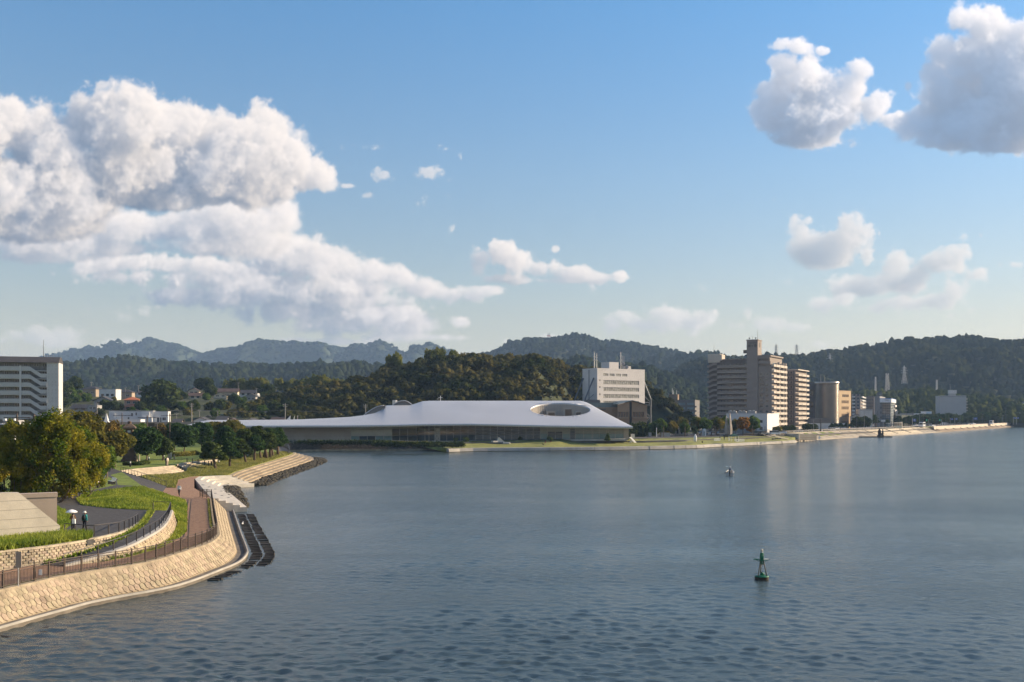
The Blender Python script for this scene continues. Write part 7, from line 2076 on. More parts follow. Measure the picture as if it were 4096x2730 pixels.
 # hillside houses far right
rs=random.Random(9)
wm=['cream','offwhite','tan','plaster_white','grey'];rf=['roof_dark','roof_dark','roof_brown','dgrey']
hs=[(3880,1612,1624),(3905,1608,1622),(3925,1620,1636),(3950,1612,1626),(3968,1606,1618),(3985,1615,1632),(4002,1608,1622),(4020,1612,1625),(4040,1606,1618),(4058,1612,1626),(4078,1608,1621),(4094,1612,1628),(3940,1626,1642),(3962,1630,1646)]
for i,(x,yt,yb)in enumerate(hs):
 D=1080-(yb-1612)*4.5;w=rs.uniform(8,11);z1=ZY(yt+4,D)
 building('hill_house',f'{ordw(i)} small house of the far hillside estate, counted towards the picture edge','house',GX(x-5,D,ZY(yb,D)-1),R(rs.uniform(-25,25)),w,8,z1,wm[i%5],front=grid_holes(.5,w-.5,2,2.4,2.8,1,1.6,1.2),roof=('hip','gable_x','gable_y')[i%3],roofm=rf[i%4],group='hillside houses at the far right')
tz=terrain('hill_estate',[GX(3840,950,2.5),GX(4200,950,2.5),GX(4300,1120,26),GX(4100,1130,26),GX(3960,1130,24),GX(3860,1120,16)],[GX(3950,1040,15),GX(4080,1040,16)],M['grass_dry'],skirt=6,grid=20,label='terraced slope of the far hillside estate')
# -- pylons and masts on the hills
def pylon(label,x,yt,yb,D,w,material,tiers=3,name='pylon'):
 b,h=GX(x,D,ZY(yb,D)-4),(yb-yt)/F*D+4
 o=thing(name,label,'pylon' if tiers else 'mast',b)
 pr=[(w,0),(w*.42,h*.55),(w*.30,h*.88),(.15,h)]if tiers else[(w,0),(w*.7,h*.6),(w*.55,h)]
 for sx in(-1,1):
  for sy in(-1,1):
   m_=MB();m_.tube([b+Vector((sx*r,sy*r,z))for r,z in pr],.30 if D>1400 else .2,4);m_.build('leg',material,o)
 nb2=7
 for k in range(nb2):
  z0,z1=h*.95*k/nb2,h*.95*(k+1)/nb2
  r0=np.interp(z0,[p[1]for p in pr],[p[0]for p in pr]);r1=np.interp(z1,[p[1]for p in pr],[p[0]for p in pr])
  m_=MB()
  for s_ in(-1,1):
   m_.tube([b+Vector((-r0,s_*r0,z0)),b+Vector((r1,s_*r1,z1))],.16,4);m_.tube([b+Vector((r0,s_*r0,z0)),b+Vector((-r1,s_*r1,z1))],.16,4)
  m_.build('lattice',material,o)
 for k in range(tiers):
  z=h*(.60+.13*k);a=h*(.15,.17,.13)[k%3]
  m_=MB();m_.tube([b+Vector((-a,0,z)),b+Vector((0,0,z+h*.035)),b+Vector((a,0,z))],.22,4);m_.build('crossarm',material,o)
  for s_ in(-1,1):
   m_=MB();m_.tube([b+Vector((s_*a,0,z)),b+Vector((s_*a,0,z-h*.045))],.16,4);m_.build('insulator',material,o)
 return o
M['pylon_grey']=mat('pylon_grey',(.26,.28,.30),.6,.4)
pylon('left power pylon on the skyline right of the apartment tower',3105,1378,1421,1660,3.2,M['pylon_grey']);pylon('right power pylon on the skyline, nearer the lakeside hilltop',3187,1378,1427,1660,3.4,M['pylon_grey'])
M['pylon_pale']=mat('pylon_pale',(.50,.48,.46),.6)
pylon('power pylon halfway up the lakeside hill',3617,1463,1524,1380,3.0,M['pylon_pale']);pylon('white lattice telephone mast at the hill foot',3549,1494,1566,1090,2.0,M['pylon_pale'],tiers=0,name='lattice_mast')
pylon('slim telephone mast above the sign office',3502,1508,1562,1090,.8,M['pylon_pale'],tiers=0,name='lattice_mast');pylon('slim telephone mast left of the long apartment block',3747,1520,1566,1090,.9,M['pylon_pale'],tiers=0,name='lattice_mast')
pylon('faint pylon on the slope above the glass drum',3319,1415,1480,1500,3.0,M['pylon_grey'])
mastr=thing('radio_mast','red and white radio mast on the crest of the long hill','mast',GX(2195,2600,ZY(1362,2600)))
M['mast_red']=mat('mast_red',(.42,.10,.07),.6);b=GX(2195,2600,ZY(1364,2600));hM=28/F*2600
for k in range(5):
 z0,z1=hM*k/5,hM*(k+1)/5
 m_=MB()
 for sx in(-1,1):
  for sy in(-1,1):m_.tube([b+Vector((sx*3.4,sy*3.4,z0)),b+Vector((sx*3.4,sy*3.4,z1))],.5,4)
  m_.tube([b+Vector((-3.4,sx*3.4,z0)),b+Vector((3.4,sx*3.4,z1))],.35,4);m_.tube([b+Vector((3.4,sx*3.4,z0)),b+Vector((-3.4,sx*3.4,z1))],.35,4)
 m_.build('section',M['mast_red']if k%2 else M['white'],mastr)
mast('aerial',None,b+Vector((0,0,hM)),5,M['white'],.4,parent=mastr)
# == left-hand town
# --- big apartment block with slanting stair parapets
yaw=R(17);B=GX(234.6,365,3.0);W=44.0
u_=Vector((math.cos(yaw),math.sin(yaw),0));C=B-u_*W
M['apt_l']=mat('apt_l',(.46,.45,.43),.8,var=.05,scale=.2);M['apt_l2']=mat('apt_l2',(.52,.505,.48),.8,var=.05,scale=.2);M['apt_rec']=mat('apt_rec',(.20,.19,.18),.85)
apl=thing('apartment_block','large white apartment block with zigzag stair parapets at the picture edge','apartment block',C)
f,r=Face(C,yaw),Face(B,yaw+math.pi/2);Dp=11.0
def xl(px_):return width_to(C,yaw,px_)
zE=ZY(1452,365)-3;zR=ZY(1432,365)-3;xb=xl(187)
mb=MB();f.box(mb,xb,W,0,Dp,-1,zE);mb.build('end_bay',M['apt_l2'],apl)
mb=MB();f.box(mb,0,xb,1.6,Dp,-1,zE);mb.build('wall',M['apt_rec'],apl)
mb=MB();mb.add([f.p(-1,-.5,zE),f.p(W+.1,-.5,zE),f.p(W+.1,Dp+.5,zE),f.p(-1,Dp+.5,zE),f.p(-1,3.0,zR+.4),f.p(W+.1,3.0,zR+.4),f.p(-1,Dp/2+2,zR+.4),f.p(W+.1,Dp/2+2,zR+.4)],[(0,1,5,4),(4,5,7,6),(2,3,6,7),(1,2,7,5),(3,0,4,6),(3,2,1,0)]);mb.build('roof',M['roof_dark'],apl)
nF=10;fh=2.93
for k in range(nF):
 z=zE-2.95-fh*k
 mb=MB();f.box(mb,0,xl(119),-.05,.15,z+.0,z+1.45);mb.build('parapet',M['apt_l'],apl)
 mb=MB();f.box(mb,0,xb,.1,1.6,z-.18,z+.02);mb.build('walkway',M['apt_l2'],apl)
 x0,x1,x2,x3=xl(85),xl(119),xl(163),xl(186)
 mb=MB()
 f.plate(mb,[(x1,z+0),(x1,z+1.45),(x2,z-1.30+.2),(x3,z-1.30+.2),(x3,z-2.75+.2),(x2,z-2.75+.2)],-.12,.12)
 mb.build('stair_parapet',M['apt_l'],apl)
 mb=MB();f.box(mb,xl(165),xb,.0,1.6,z-1.5,z-1.35);mb.build('landing',M['apt_l2'],apl)
 for px0,px1,dz in((15,32,1.5),(42,46,1.55),(56,76,1.5),(92,109,1.5),(118,123,1.55),(133,152,1.5),(166,186,1.4)):
  put_window(f,(xl(px0),xl(px1),z+.05+(dz-.0),z+2.75),apl,'glass','apt_l',2 if px1-px0>8 else 1,rec=1.55)
 for px0,px1 in((193,197.5),(207.5,212),(221.5,226)):
  put_window(f,(xl(px0),xl(px1),z+.25,z+1.0),apl,'glass','grey',1,rec=-.04)
  mb=MB();c=f.p(xl((px0+px1)/2),-.06,z+1.75);mb.blob(c,(.16,.05,.16),seg=6,rings=4);mb.build('vent',M['grey'],apl)
mb=MB();f.box(mb,xl(77.5),xl(85),-.2,.2,-1,zE-1.2);mb.build('pier',M['apt_l2'],apl)
for k in range(4):
 mb=MB();f.box(mb,xl(185)-.0,xl(188.5),-.25,.2,zE-9-k*5.86,zE-7.6-k*5.86);mb.build('fin',M['apt_l2'],apl)
mast('lightning_rod',None,P(174,1432,368),6.6,M['dark_metal'],.12,parent=apl)
mb=MB();q=P(198,1432,369)
for sx in(-1.6,-.8,0,.8,1.6):mb.tube([q+Vector((sx,0,-.3)),q+Vector((sx,0,.9))],.06,4)
mb.tube([q+Vector((-1.8,0,.9)),q+Vector((1.8,0,.9))],.06,4);mb.build('roof_rack',M['steel'],apl)
# --- hillside terrain with houses
HP=[]
def hz_at(x,y):
 a=np.array(HP);d2=((a[:,0]-x)**2+((a[:,1]-y)*.8)**2)+9.0
 w=1/d2**1.6
 return float((w*a[:,2]).sum()/w.sum())
houses=[(331,383,1556,1582,560,'tan','roof_dark','hip',-12,'tan two-storey house with a dark hipped roof behind the apartment block'),(396,463,1560,1592,545,'plaster_white','offwhite','flat',-6,'flat-roofed white house on the hillside'),(464,527,1569,1594,560,'tan','roof_dark','hip',4,'grey-brown house with a hipped roof right of the flat white house'),(545,591,1572,1586,590,'offwhite','roof_dark','hip',8,'small white house with a dark roof beside the great round tree'),(497,555,1600,1622,520,'pinkish','roof_orange','hip',12,'pink house under an orange tiled roof'),(492,560,1628,1644,500,'pinkish','roof_orange','hip',12,'lower orange-roofed wing in front of the pink house'),(376,443,1603,1624,500,'grey','roof_dark','gable_y',5,'large dark gabled roof below the flat white house'),(286,350,1632,1648,470,'grey','roof_dark','gable_x',0,'long dark low roof next to the apartment block'),(350,388,1624,1668,460,'grey','dgrey','flat',2,'plain grey two-storey block below the dark gabled roof'),(753,796,1564,1582,575,'cream','roof_brown','gable_y',10,'cream two-storey house with a brown gable roof left of the terrace wall'),(756,806,1583,1600,566,'cream','roof_brown','gable_x',10,'cream ground-floor wing under the brown gabled house'),(868,950,1567,1594,570,'cream','roof_brown','gable_x',8,'largest cream house with a long brown roof and many windows'),(855,907,1582,1594,560,'cream','roof_brown','gable_y',12,'small cream gabled wing before the largest cream house'),(958,1030,1572,1588,590,'offwhite','roof_dark','gable_x',0,'white house with a long dark roof on the ridge'),(985,1022,1584,1606,560,'grey','roof_dark','gable_y',4,'small dark house above the parked white car'),(1030,1048,1566,1580,600,'cream','roof_dark','gable_y',14,'little cream gable at the end of the long dark roof'),(1172,1225,1571,1584,585,'offwhite','roof_dark','gable_x',-8,'upper storey of the white house at the wood edge'),(1155,1222,1586,1606,565,'offwhite','roof_dark','gable_y',-8,'white gabled house at the edge of the wood'),(1112,1162,1624,1640,500,'grey','roof_dark','gable_x',6,'grey house half sunk among trees above the flags'),(606,640,1592,1606,540,'grey','roof_dark','hip',0,'dark roofed house right of the great round tree'),(640,700,1588,1602,560,'grey','roof_dark','gable_x',2,'low grey sheds left of the cream two-storey house')]
M['pinkish']=mat('pinkish',(.50,.30,.22),.85,var=.08)
for h_ in houses:HP.append((GX((h_[0]+h_[1])/2,h_[4]+4,0).x,h_[4]+4,ZY(h_[3],h_[4])))
def hill_D(yb):return float(np.interp(yb,[1555,1590,1640,1670],[610,555,490,440]))
TREES_H=[(300,1560,'wild_c',.95),(268,1568,'wild_a',1.0),(262,1590,'wild_a',.9),(285,1585,'wild_b',.9),(318,1580,'wild_b',.6),(330,1600,'wild_d',.9),(300,1612,'wild_b',.95),(345,1606,'wild_b',.85),(262,1630,'wild_a',.8),(388,1585,'wild_a',.62),(455,1600,'wild_d',.5),(420,1640,'wild_a',.8),(455,1640,'wild_a',.75),(478,1636,'wild_d',.75),(525,1652,'wild_b',.6),(560,1640,'wild_a',.7),(610,1650,'wild_a',.7),(645,1655,'wild_b',.75),(690,1640,'wild_a',.85),(730,1640,'wild_b',.8),(775,1645,'wild_a',.85),(720,1600,'wild_d',.6),(712,1585,'wild_a',.75),(735,1596,'wild_a',.6),(826,1600,'wild_b',.72),(843,1585,'wild_a',1.0),(800,1558,'wild_c',.8),(830,1558,'wild_c',.85),(835,1640,'wild_d',.9),(880,1640,'wild_a',.85),(905,1636,'wild_d',.9),(935,1615,'wild_a',.85),(960,1620,'wild_b',.8),(975,1605,'wild_b',.55),(1000,1640,'wild_d',1.0),(1030,1650,'wild_d',1.0),(970,1655,'wild_a',.8),(1062,1610,'wild_a',.9),(1075,1590,'wild_c',.9),(1050,1580,'wild_a',.8),(1090,1625,'wild_d',.8),(1100,1650,'wild_a',.9),(1140,1660,'wild_b',.9),(1050,1660,'wild_b',.85),(1180,1640,'wild_a',.9),(1190,1612,'wild_b',.6),(1225,1640,'wild_c',.8),(1230,1600,'wild_c',.85),(1260,1625,'wild_c',.85),(1290,1600,'wild_a',1.0),(1250,1570,'wild_c',.7),(1300,1640,'wild_c',.8),(1340,1620,'wild_c',.85),(750,1660,'wild_d',.8),(860,1665,'wild_b',.7),(660,1620,'wild_a',.7),(585,1660,'wild_b',.6),(400,1665,'wild_a',.6)]
for x,yb,key,sc in TREES_H:HP.append((GX(x,hill_D(yb),0).x,hill_D(yb),ZY(yb,hill_D(yb))))
for x,y,z in((-260,430,3),(-200,430,3),(-140,430,3),(-90,432,3),(-40,432,3),(0,436,3),(-260,640,22),(-200,650,24),(-150,660,26),(-100,660,26),(-50,660,27),(0,650,27),(-260,740,20),(-120,760,22),(0,740,22),(-260,520,12),(-240,600,20),(-20,520,12),(20,560,20),(30,450,3),(-110,480,7),(-170,480,7),(-60,480,7)):HP.append((x,y,z))
X,Y=np.meshgrid(np.linspace(-300,10,80),np.linspace(428,770,80))
Z=np.vectorize(hz_at)(X,Y)-.3
tag(link('hill_houses',grid_mesh('hill_houses',X,Y,Z,M['hill_near'],True)),'green hillside below and between the houses',kind='structure')
rs=random.Random(14)
for i,(x0,x1,ye,yb,D,wmn,rfm,shp,yw,lab)in enumerate(houses):
 C=GX(x0,D,ZY(yb,D));w=width_to(C,R(yw),x1);dp=max(6.0,w*.6);h_=ZY(ye,D)-C.z
 fl_n=2 if h_>4.4 else 1
 nw_=max(2,int(w/3))
 fr=[hh for k in range(fl_n)for hh in grid_holes(.5,w-.5,nw_,.9+k*h_/fl_n*.98,3,1,min(1.7,w/nw_*.55),1.2)]
 building('hill_house',lab,'house',C,R(yw),w,dp,C.z+h_,wmn,front=fr,roof=shp,roofm=rfm,frame='brown_metal' if i%2 else 'offwhite',pitch=.5,ov=.7,group='hillside houses on the left',parapet=.25)
tw=thing('terrace_wall','pale concrete terrace wall below the largest cream house','wall',GX(850,556,ZY(1616,556)))
for i,(x0,x1,yt,yb)in enumerate(((806,822,1596,1616),(824,848,1592,1614),(851,907,1592,1618))):
 a,b=GX(x0,555,0),GX(x1,555,0);m_=MB();m_.box(((a.x+b.x)/2,555.4,ZY(yb,555)),(b.x-a.x,.6,ZY(yt,555)-ZY(yb,555)));m_.build('panel',M['bank'],tw)
car('white estate car parked on the hillside below the dark house',GX(1017,545,ZY(1619,545)),R(10),M['car_white'])
# --- hillside trees
for i,(x,yb,key,sc)in enumerate(sorted(TREES_H)):
 D=hill_D(yb);p=GX(x,D,ZY(yb,D)-.8)
 plant(key,p,f'{ordw(i)} leafy tree of the housing hillside, counted right from the apartment block','tree','trees among the hillside houses',scale=sc,name='hillside_tree')
plant('wild_c',GX(650,505,ZY(1652,505)),'huge round dark tree standing alone above the white clinic','tree',scale=(2.0,1.8,1.75),name='hillside_tree')
plant('wild_c',GX(598,500,ZY(1655,500)),'dark tree leaning against the huge round tree','tree',scale=(1.0,1.0,1.15),name='hillside_tree')
for i,x in enumerate((915,945,968,990,1012,1034,1055,1115,1142,1168,1192,1245,1275,1305,1345,1385,1430)):
 D=640 if x<1220 else 600;p=GX(x,D,0);p.z=hz_at(min(p.x,0),D)+(1 if x<1220 else 2)
 plant('bamboo',p,f'{ordw(i)} yellow-green bamboo clump along the ridge, counted from the cream houses','bamboo','bamboo along the hillside ridge',scale=(1.1,1.0,rnd.uniform(.85,1.1)),name='bamboo_clump')
 # --- white clinic, low roofs, viaduct, spire
C=GX(436,425,3);w=width_to(C,R(14),612)
clin,fc_=building('white_clinic','stepped white clinic building behind the park trees','clinic',C,R(14),w,10,ZY(1646,425),'box_white',front=[(w*.50,w*.54,8.0,9.4,1),(w*.60,w*.63,8.4,9.6,1),(w*.42,w*.46,6.4,7.6,2)],parapet=.2)
f=fc_[0][0]
for x0,x1,d,z1 in((.13,.30,1.2,7.2),(.16,.34,3.4,4.8),(.0,.14,.8,9.4),(.72,.99,2.6,7.6),(.74,.92,1.3,9.9)):
 m_=MB();f.box(m_,w*x0,w*x1,-d,0,-.5,z1);m_.build('bay',M['box_white'],clin)
C=GX(612,430,3);w=width_to(C,R(10),672);building('white_annex','white two-storey annex with a blue-white roof edge right of the clinic','annex',C,R(10),w,7,ZY(1650,430),'box_white',front=[(w*.62,w*.86,6.2,7.5,2),(w*.62,w*.86,3.0,4.3,2),(w*.25,w*.42,5.2,7.5,1),(w*.47,w*.56,5.4,7.5,1),(w*.25,w*.42,2,4.3,1)],parapet=.35)
C=GX(464,398,3);w=width_to(C,R(8),562);building('low_shop','low white shop with a red roof line in front of the clinic','shop',C,R(8),w,8,ZY(1680,398),'box_white',front=[(w*.54,w*.66,3.4,5.0,2),(w*.72,w*.77,3.6,5.0,1)],roofm='roof_brown',parapet=.15)
via=thing('viaduct','long beige concrete railway viaduct behind the park','viaduct',GX(600,392,5))
a,b=GX(-60,385,0),GX(1000,398,0);L=(b-a).length;f=Face(Vector((a.x,a.y,0)),math.atan2(b.y-a.y,b.x-a.x))
M['viaduct']=mat('viaduct',(.30,.245,.185),.9,var=.15,scale=.15)
m_=MB();f.box(m_,0,L,0,9,ZY(1704,392),ZY(1690,392));m_.build('deck',M['viaduct'],via)
m_=MB();f.box(m_,0,L,-.2,.0,ZY(1697,392),ZY(1689,392));m_.build('parapet',M['viaduct'],via)
for k in range(int(L/9)):
 m_=MB();f.box(m_,k*9+2,k*9+3.2,1,8,0,ZY(1703,392));m_.build('pier',M['viaduct'],via)
for k in range(int(L/6)):
 m_=MB();f.box(m_,k*6.0,k*6.0+.12,-.26,-.2,ZY(1697,392),ZY(1689,392));m_.build('joint',M['concrete_dark'],via)
sp=thing('white_spire','white pointed spire roof rising behind the trees','spire',GX(427,372,5))
m_=MB();q=GX(426.5,372,ZY(1712,372));hh=ZY(1653,372)-q.z
m_.lathe([(1.62,0),(.03,hh)],q,6,rot=.3);m_.build('roof',M['box_white'],sp)
m_=MB();m_.lathe([(1.5,-5),(1.5,0)],q,6,rot=.3);m_.build('base',M['box_white'],sp)
C=GX(-40,188,2.9);w=width_to(C,R(4),54)
lowb,fc_=building('restaurant','low brown restaurant with a wide window at the picture edge','restaurant',C,R(4),w+.2,7,ZY(1700,188),'offwhite',front=[(w*.34,w*.9,5.2,7.0,6),(w*.34,w*.9,1.0,4.0,4)],frame='brown_metal',roofm='roof_brown',parapet=.2)
f=fc_[0][0]
m_=MB();f.box(m_,-.5,w+2.9,-1.2,7.6,ZY(1709,188)-2.9,ZY(1700,188)-2.9);m_.build('roof_edge',M['roof_brown'],lowb)
m_=MB();f.box(m_,w*.35,w+.1,2,5,ZY(1700,188)-2.7,ZY(1682,188)-2.9);m_.build('roof_screen',M['grey'],lowb)
for q in(.42,.72,.82):
 m_=MB();f.box(m_,w*q,w*q+.5,1.2,1.8,ZY(1684,188)-2.9,ZY(1676,188)-2.9);m_.build('vent',M['white'],lowb)
m_=MB();f.box(m_,0,w+.3,-.8,.1,ZY(1742,188)-2.9,ZY(1739,188)-2.9);m_.build('ledge',M['dark_metal'],lowb)
C=GX(53,205,2.9);building('tiled_house','small dark-tiled house right of the restaurant','house',C,R(6),width_to(C,R(6),108),6,ZY(1712,205),'cream',front=[(.6,1.4,5,6.4,1)],roof='gable_x',roofm='roof_dark',pitch=.35)
bs=thing('billboard','blue street billboard below the apartment block','sign',GX(196,230,3));a,b=P(181,1727,230),P(212,1706,230)
m_=MB();m_.box(((a.x+b.x)/2,230,a.z),(b.x-a.x,.12,b.z-a.z));m_.build('board',M['road_blue'],bs)
for k,(x0,x1,q)in enumerate(((.12,.72,.74),(.1,.8,.50),(.06,.2,.12))):
 m_=MB();m_.box((a.x+(b.x-a.x)*(x0+x1)/2,229.9,a.z+(b.z-a.z)*q),((b.x-a.x)*(x1-x0),.03,(b.z-a.z)*(.10 if k<2 else .3)));m_.build('lettering',M['white'],bs)
m_=MB();m_.tube([((a.x+b.x)/2,230.2,2.5),((a.x+b.x)/2,230.2,a.z)],.12,6);m_.build('post',M['dgrey'],bs)
# low roofs between the viaduct and the hillside
rs=random.Random(41)
for i,(x0,x1,yr,D,rfm,wmn)in enumerate(((270,345,1658,440,'roof_dark','grey'),(690,745,1660,450,'roof_dark','grey'),(745,805,1655,470,'roof_dark','offwhite'),(774,830,1668,430,'roof_dark','offwhite'),(865,905,1666,430,'roof_dark','grey'),(905,948,1669,425,'roof_brown','tan'),(940,990,1662,450,'roof_dark','grey'),(978,1020,1670,425,'roof_dark','cream'),(1082,1130,1669,425,'roof_brown','tan'),(1020,1075,1672,430,'roof_dark','grey'),(690,720,1676,420,'roof_dark','tan'),(808,850,1660,445,'roof_dark','grey'))):
 C=GX(x0,D,3);w=width_to(C,R(rs.uniform(-8,12)),x1);zr=ZY(yr,D)
 building('low_house',f'{ordw(i)} low tiled house before the hillside, counted from the apartment block','house',C,R(rs.uniform(-8,12)),w,6.5,zr-1.6,wmn,front=grid_holes(.5,w-.5,2,2.2,2.5,1,1.2,1.0),roof=('gable_x','gable_y')[i%2],roofm=rfm,pitch=.45,ov=.5,group='low houses behind the viaduct')
 # --- poles and wires on the left
tops=[]
for x,yt,yb,D,lab in((388,1613,1690,400,'concrete utility pole rising over the white spire'),(767,1613,1696,404,'tall concrete utility pole behind the end of the museum roof'),(1141,1615,1682,408,'concrete utility pole behind the middle of the low museum roof'),(1462,1617,1660,412,'concrete utility pole at the crescent skylight')):
 tops.append(pole(lab,x,yt,yb,D,M['conc_pole'],arms=((.96,.9),(.90,.7)),zb=3.0,r=.22))
for i,(x,yt,D)in enumerate(((475,1555,585),(502,1550,560),(554,1542,600),(584,1541,590),(697,1548,590),(953,1530,590),(1026,1553,580),(1104,1550,590),(1205,1567,570),(958,1618,500),(798,1642,440),(871,1644,445),(942,1640,460),(1062,1648,450),(1155,1620,500),(282,1570,540),(365,1528,570),(1030,1640,460),(706,1652,430))):
 p=GX(x,D,0);pole(f'{ordw(i)} thin hillside utility pole in the list of poles above the low roofs',x,yt,1650,D,M['conc_pole'],arms=((.95,.7),),r=.14,zb=hz_at(p.x,D)-.5)
def wire(name,label,a,b,sag,r=.035):
 m_=MB();pts=[a.lerp(b,t/14)-Vector((0,0,sag*4*(t/14)*(1-t/14)))for t in range(15)]
 m_.tube(pts,r,4);tag(m_.build(name,M['dgrey']),label,'cable')
wire('cable','overhead cable from the picture edge to the spire pole',GX(200,396,tops[0].z-1.6),tops[0]-Vector((0,0,2.6)),.5,.06);wire('cable','overhead cable between the spire pole and the museum-end pole',tops[0]-Vector((0,0,2.6)),tops[1]-Vector((0,0,2.6)),.8,.06)
wire('cable','overhead cable sagging above the low museum roof',tops[1]-Vector((0,0,2.6)),tops[2]-Vector((0,0,2.6)),.8,.06);wire('cable','overhead cable running to the crescent skylight pole',tops[2]-Vector((0,0,2.6)),tops[3]-Vector((0,0,2.8)),.7,.06)
# dark lamp posts with cross wires along the park road
lp=[]
for i,(x,yt,D,r)in enumerate(((68,1655,150,.16),(137,1657,140,.2),(162,1658,165,.15),(222,1658,165,.14),(380,1648,200,.15),(488,1650,225,.12),(589,1660,215,.14),(679,1652,240,.14))):
 b=GX(x,D,2.9);h=ZY(yt,D)-2.9;o=thing('lamp_post',f'{ordw(i)} tall dark pointed wooden post along the park road, counted from the picture edge','post',b,'dark posts along the park road')
 m_=MB();m_.tube([b,b+Vector((0,0,h-.3)),b+Vector((0,0,h))],[r,r*.9,.02],8);m_.build('post',M['brown_metal'],o)
 zarm=h-.62-(.1 if i%2 else 0)
 m_=MB();m_.tube([b+Vector((-2.2,.4,zarm)),b+Vector((2.2,-.4,zarm+.03))],.06,5);m_.build('arm',M['brown_metal'],o)
 for q in(-1.6,-.7,.8,1.7):
  m_=MB();c=b+Vector((q,-q*.18,zarm));m_.blob(c,(.16,.08,.07),seg=6,rings=4);m_.build('insulator',M['dark_metal'],o)
 lp.append(b+Vector((0,0,zarm)))
for i in range(3):wire('cable',('dark wire between the first and second park posts','dark wire between the second and third park posts','dark wire between the third and fourth park posts')[i],lp[i],lp[i+1],.25,.035)
pst=GX(38,170,2.9);m_=MB();m_.tube([pst,pst+Vector((0,0,ZY(1708,170)-2.9))],.14,7);tag(m_.build('sign_post',M['brown_metal']),'dark bare post in front of the restaurant window','post')
gb=thing('gantry_board','dark sign gantry seen from behind beyond the lantern','sign',GX(612,230,3));a,b=P(590,1707,230),P(619,1693,230)
m_=MB();m_.box(((a.x+b.x)/2,230,a.z),(b.x-a.x,.15,b.z-a.z));m_.build('board',M['brown_metal'],gb);m_=MB();m_.tube([(b.x+.55,230,2.7),(b.x+.55,230,b.z-.15)],.13,6);m_.tube([(b.x+.55,230,b.z-.3),(b.x-.5,230,b.z-.3)],.08,5);m_.build('post',M['brown_metal'],gb)
# flags above the museum roof
for i,(x,yt,mt,lab)in enumerate(((1161,1665,'white','white flag with a blue mark above the low museum roof'),(1178,1666,'cream','pale flag right of the white flag'),(1191,1665,'mast_red','red flag right of the pale flag'))):
 D=392;p=P(x,yt,D);o=thing('flag',lab,'flag',GX(x,D,3));m_=MB();m_.tube([(p.x,D,3),(p.x,D,p.z+.2)],.05,5);m_.build('flagpole',M['white'],o)
 m_=MB();s_=(1.4,.6,.25)[i];m_.add([(p.x,D,p.z),(p.x-s_*.5,D+.1,p.z-.6),(p.x-s_,D,p.z-1.35),(p.x-.05,D+.05,p.z-1.4)],[(0,1,2,3)]);m_.build('cloth',M[mt],o)
 # == park furniture and sculpture
M['lantern_stone']=mat('lantern_stone',(.115,.080,.055),.92,var=.35,scale=.8,bump=.5)
lan=thing('stone_lantern','tall brown stone lantern tower in the park','lantern',GX(518,197,2.9))
q=GX(518,197,2.88);kx=197/F
def lz(y):return ZY(y,197)-2.88
def sq_lathe(prof,name,mt=None):
 m_=MB();m_.lathe(prof,q,4,rot=math.pi/4+.25);return m_.build(name,mt or M['lantern_stone'],lan)
s2=math.sqrt(2)*.5
sq_lathe([(2.0,-.3),(2.0,.5),(1.75,.55)],'plinth')
sq_lathe([(1.55*1.1,.5),(1.35*1.1,lz(1815)),(1.02*1.1,lz(1780)),(.86*1.1,lz(1745))],'shaft')
sq_lathe([(1.0,lz(1746)),(1.5,lz(1741)),(1.45,lz(1736)),(1.0,lz(1734))],'collar')
sq_lathe([(.92,lz(1734)),(.92,lz(1719))],'fire_box')
sq_lathe([(1.05,lz(1719)),(1.75,lz(1714)),(1.55,lz(1708)),(.85,lz(1699)),(.5,lz(1697))],'roof')
m_=MB();m_.lathe([(.3,lz(1698)),(.42,lz(1695)),(.22,lz(1693)),(.44,lz(1690)),(.36,lz(1687)),(.1,lz(1685.5))],q,10);m_.build('finial',M['lantern_stone'],lan,smooth=True)
f=Face(q,.25);m_=MB();f.box(m_,-.28,.28,-.70,-.64,lz(1731),lz(1722));m_.build('window',M['offwhite'],lan)
fl_=Face(q,0);m_=MB();fl_.box(m_,1.35,1.65,-.4,.0,-.2,1.15);m_.build('marker',M['bank'],lan)
sb=thing('signboard','large white park signboards with a pale map beside the walk','sign',GX(395,146,2.9))
D=146
for x0,x1,y0,y1,mt in((351,373,1868,1928,'white'),(380,427,1866,1922,'offwhite')):
 a,b=P(x0,y1,D),P(x1,y0,D);m_=MB();m_.box(((a.x+b.x)/2,D,a.z),(b.x-a.x,.12,b.z-a.z),R(12));m_.build('board',M[mt],sb)
for x in(376,428):
 a,b=P(x,1930,D),P(x,1862,D);m_=MB();m_.box((a.x,D+.05,a.z-.2),(.14,.14,b.z-a.z+.3));m_.build('post',M['wood_pole'],sb)
a,b=P(402,1900,D),P(418,1875,D);m_=MB();m_.box(((a.x+b.x)/2,D-.12,a.z),(b.x-a.x,.02,b.z-a.z),R(12));m_.build('map',M['render_pink'],sb)
cone=thing('traffic_cone','red traffic cone beside the park signboards','cone',G(393,1930,2.9));q=G(393,1930,2.9)
M['cone_red']=mat('cone_red',(.65,.06,.03),.6);m_=MB();m_.lathe([(.19,.04),(.03,.72)],q,10);m_.build('body',M['cone_red'],cone);m_=MB();m_.box(q,(.4,.4,.05));m_.build('base',M['cone_red'],cone);m_=MB();m_.lathe([(.125,.32),(.10,.42)],q,10);m_.build('band',M['white'],cone)
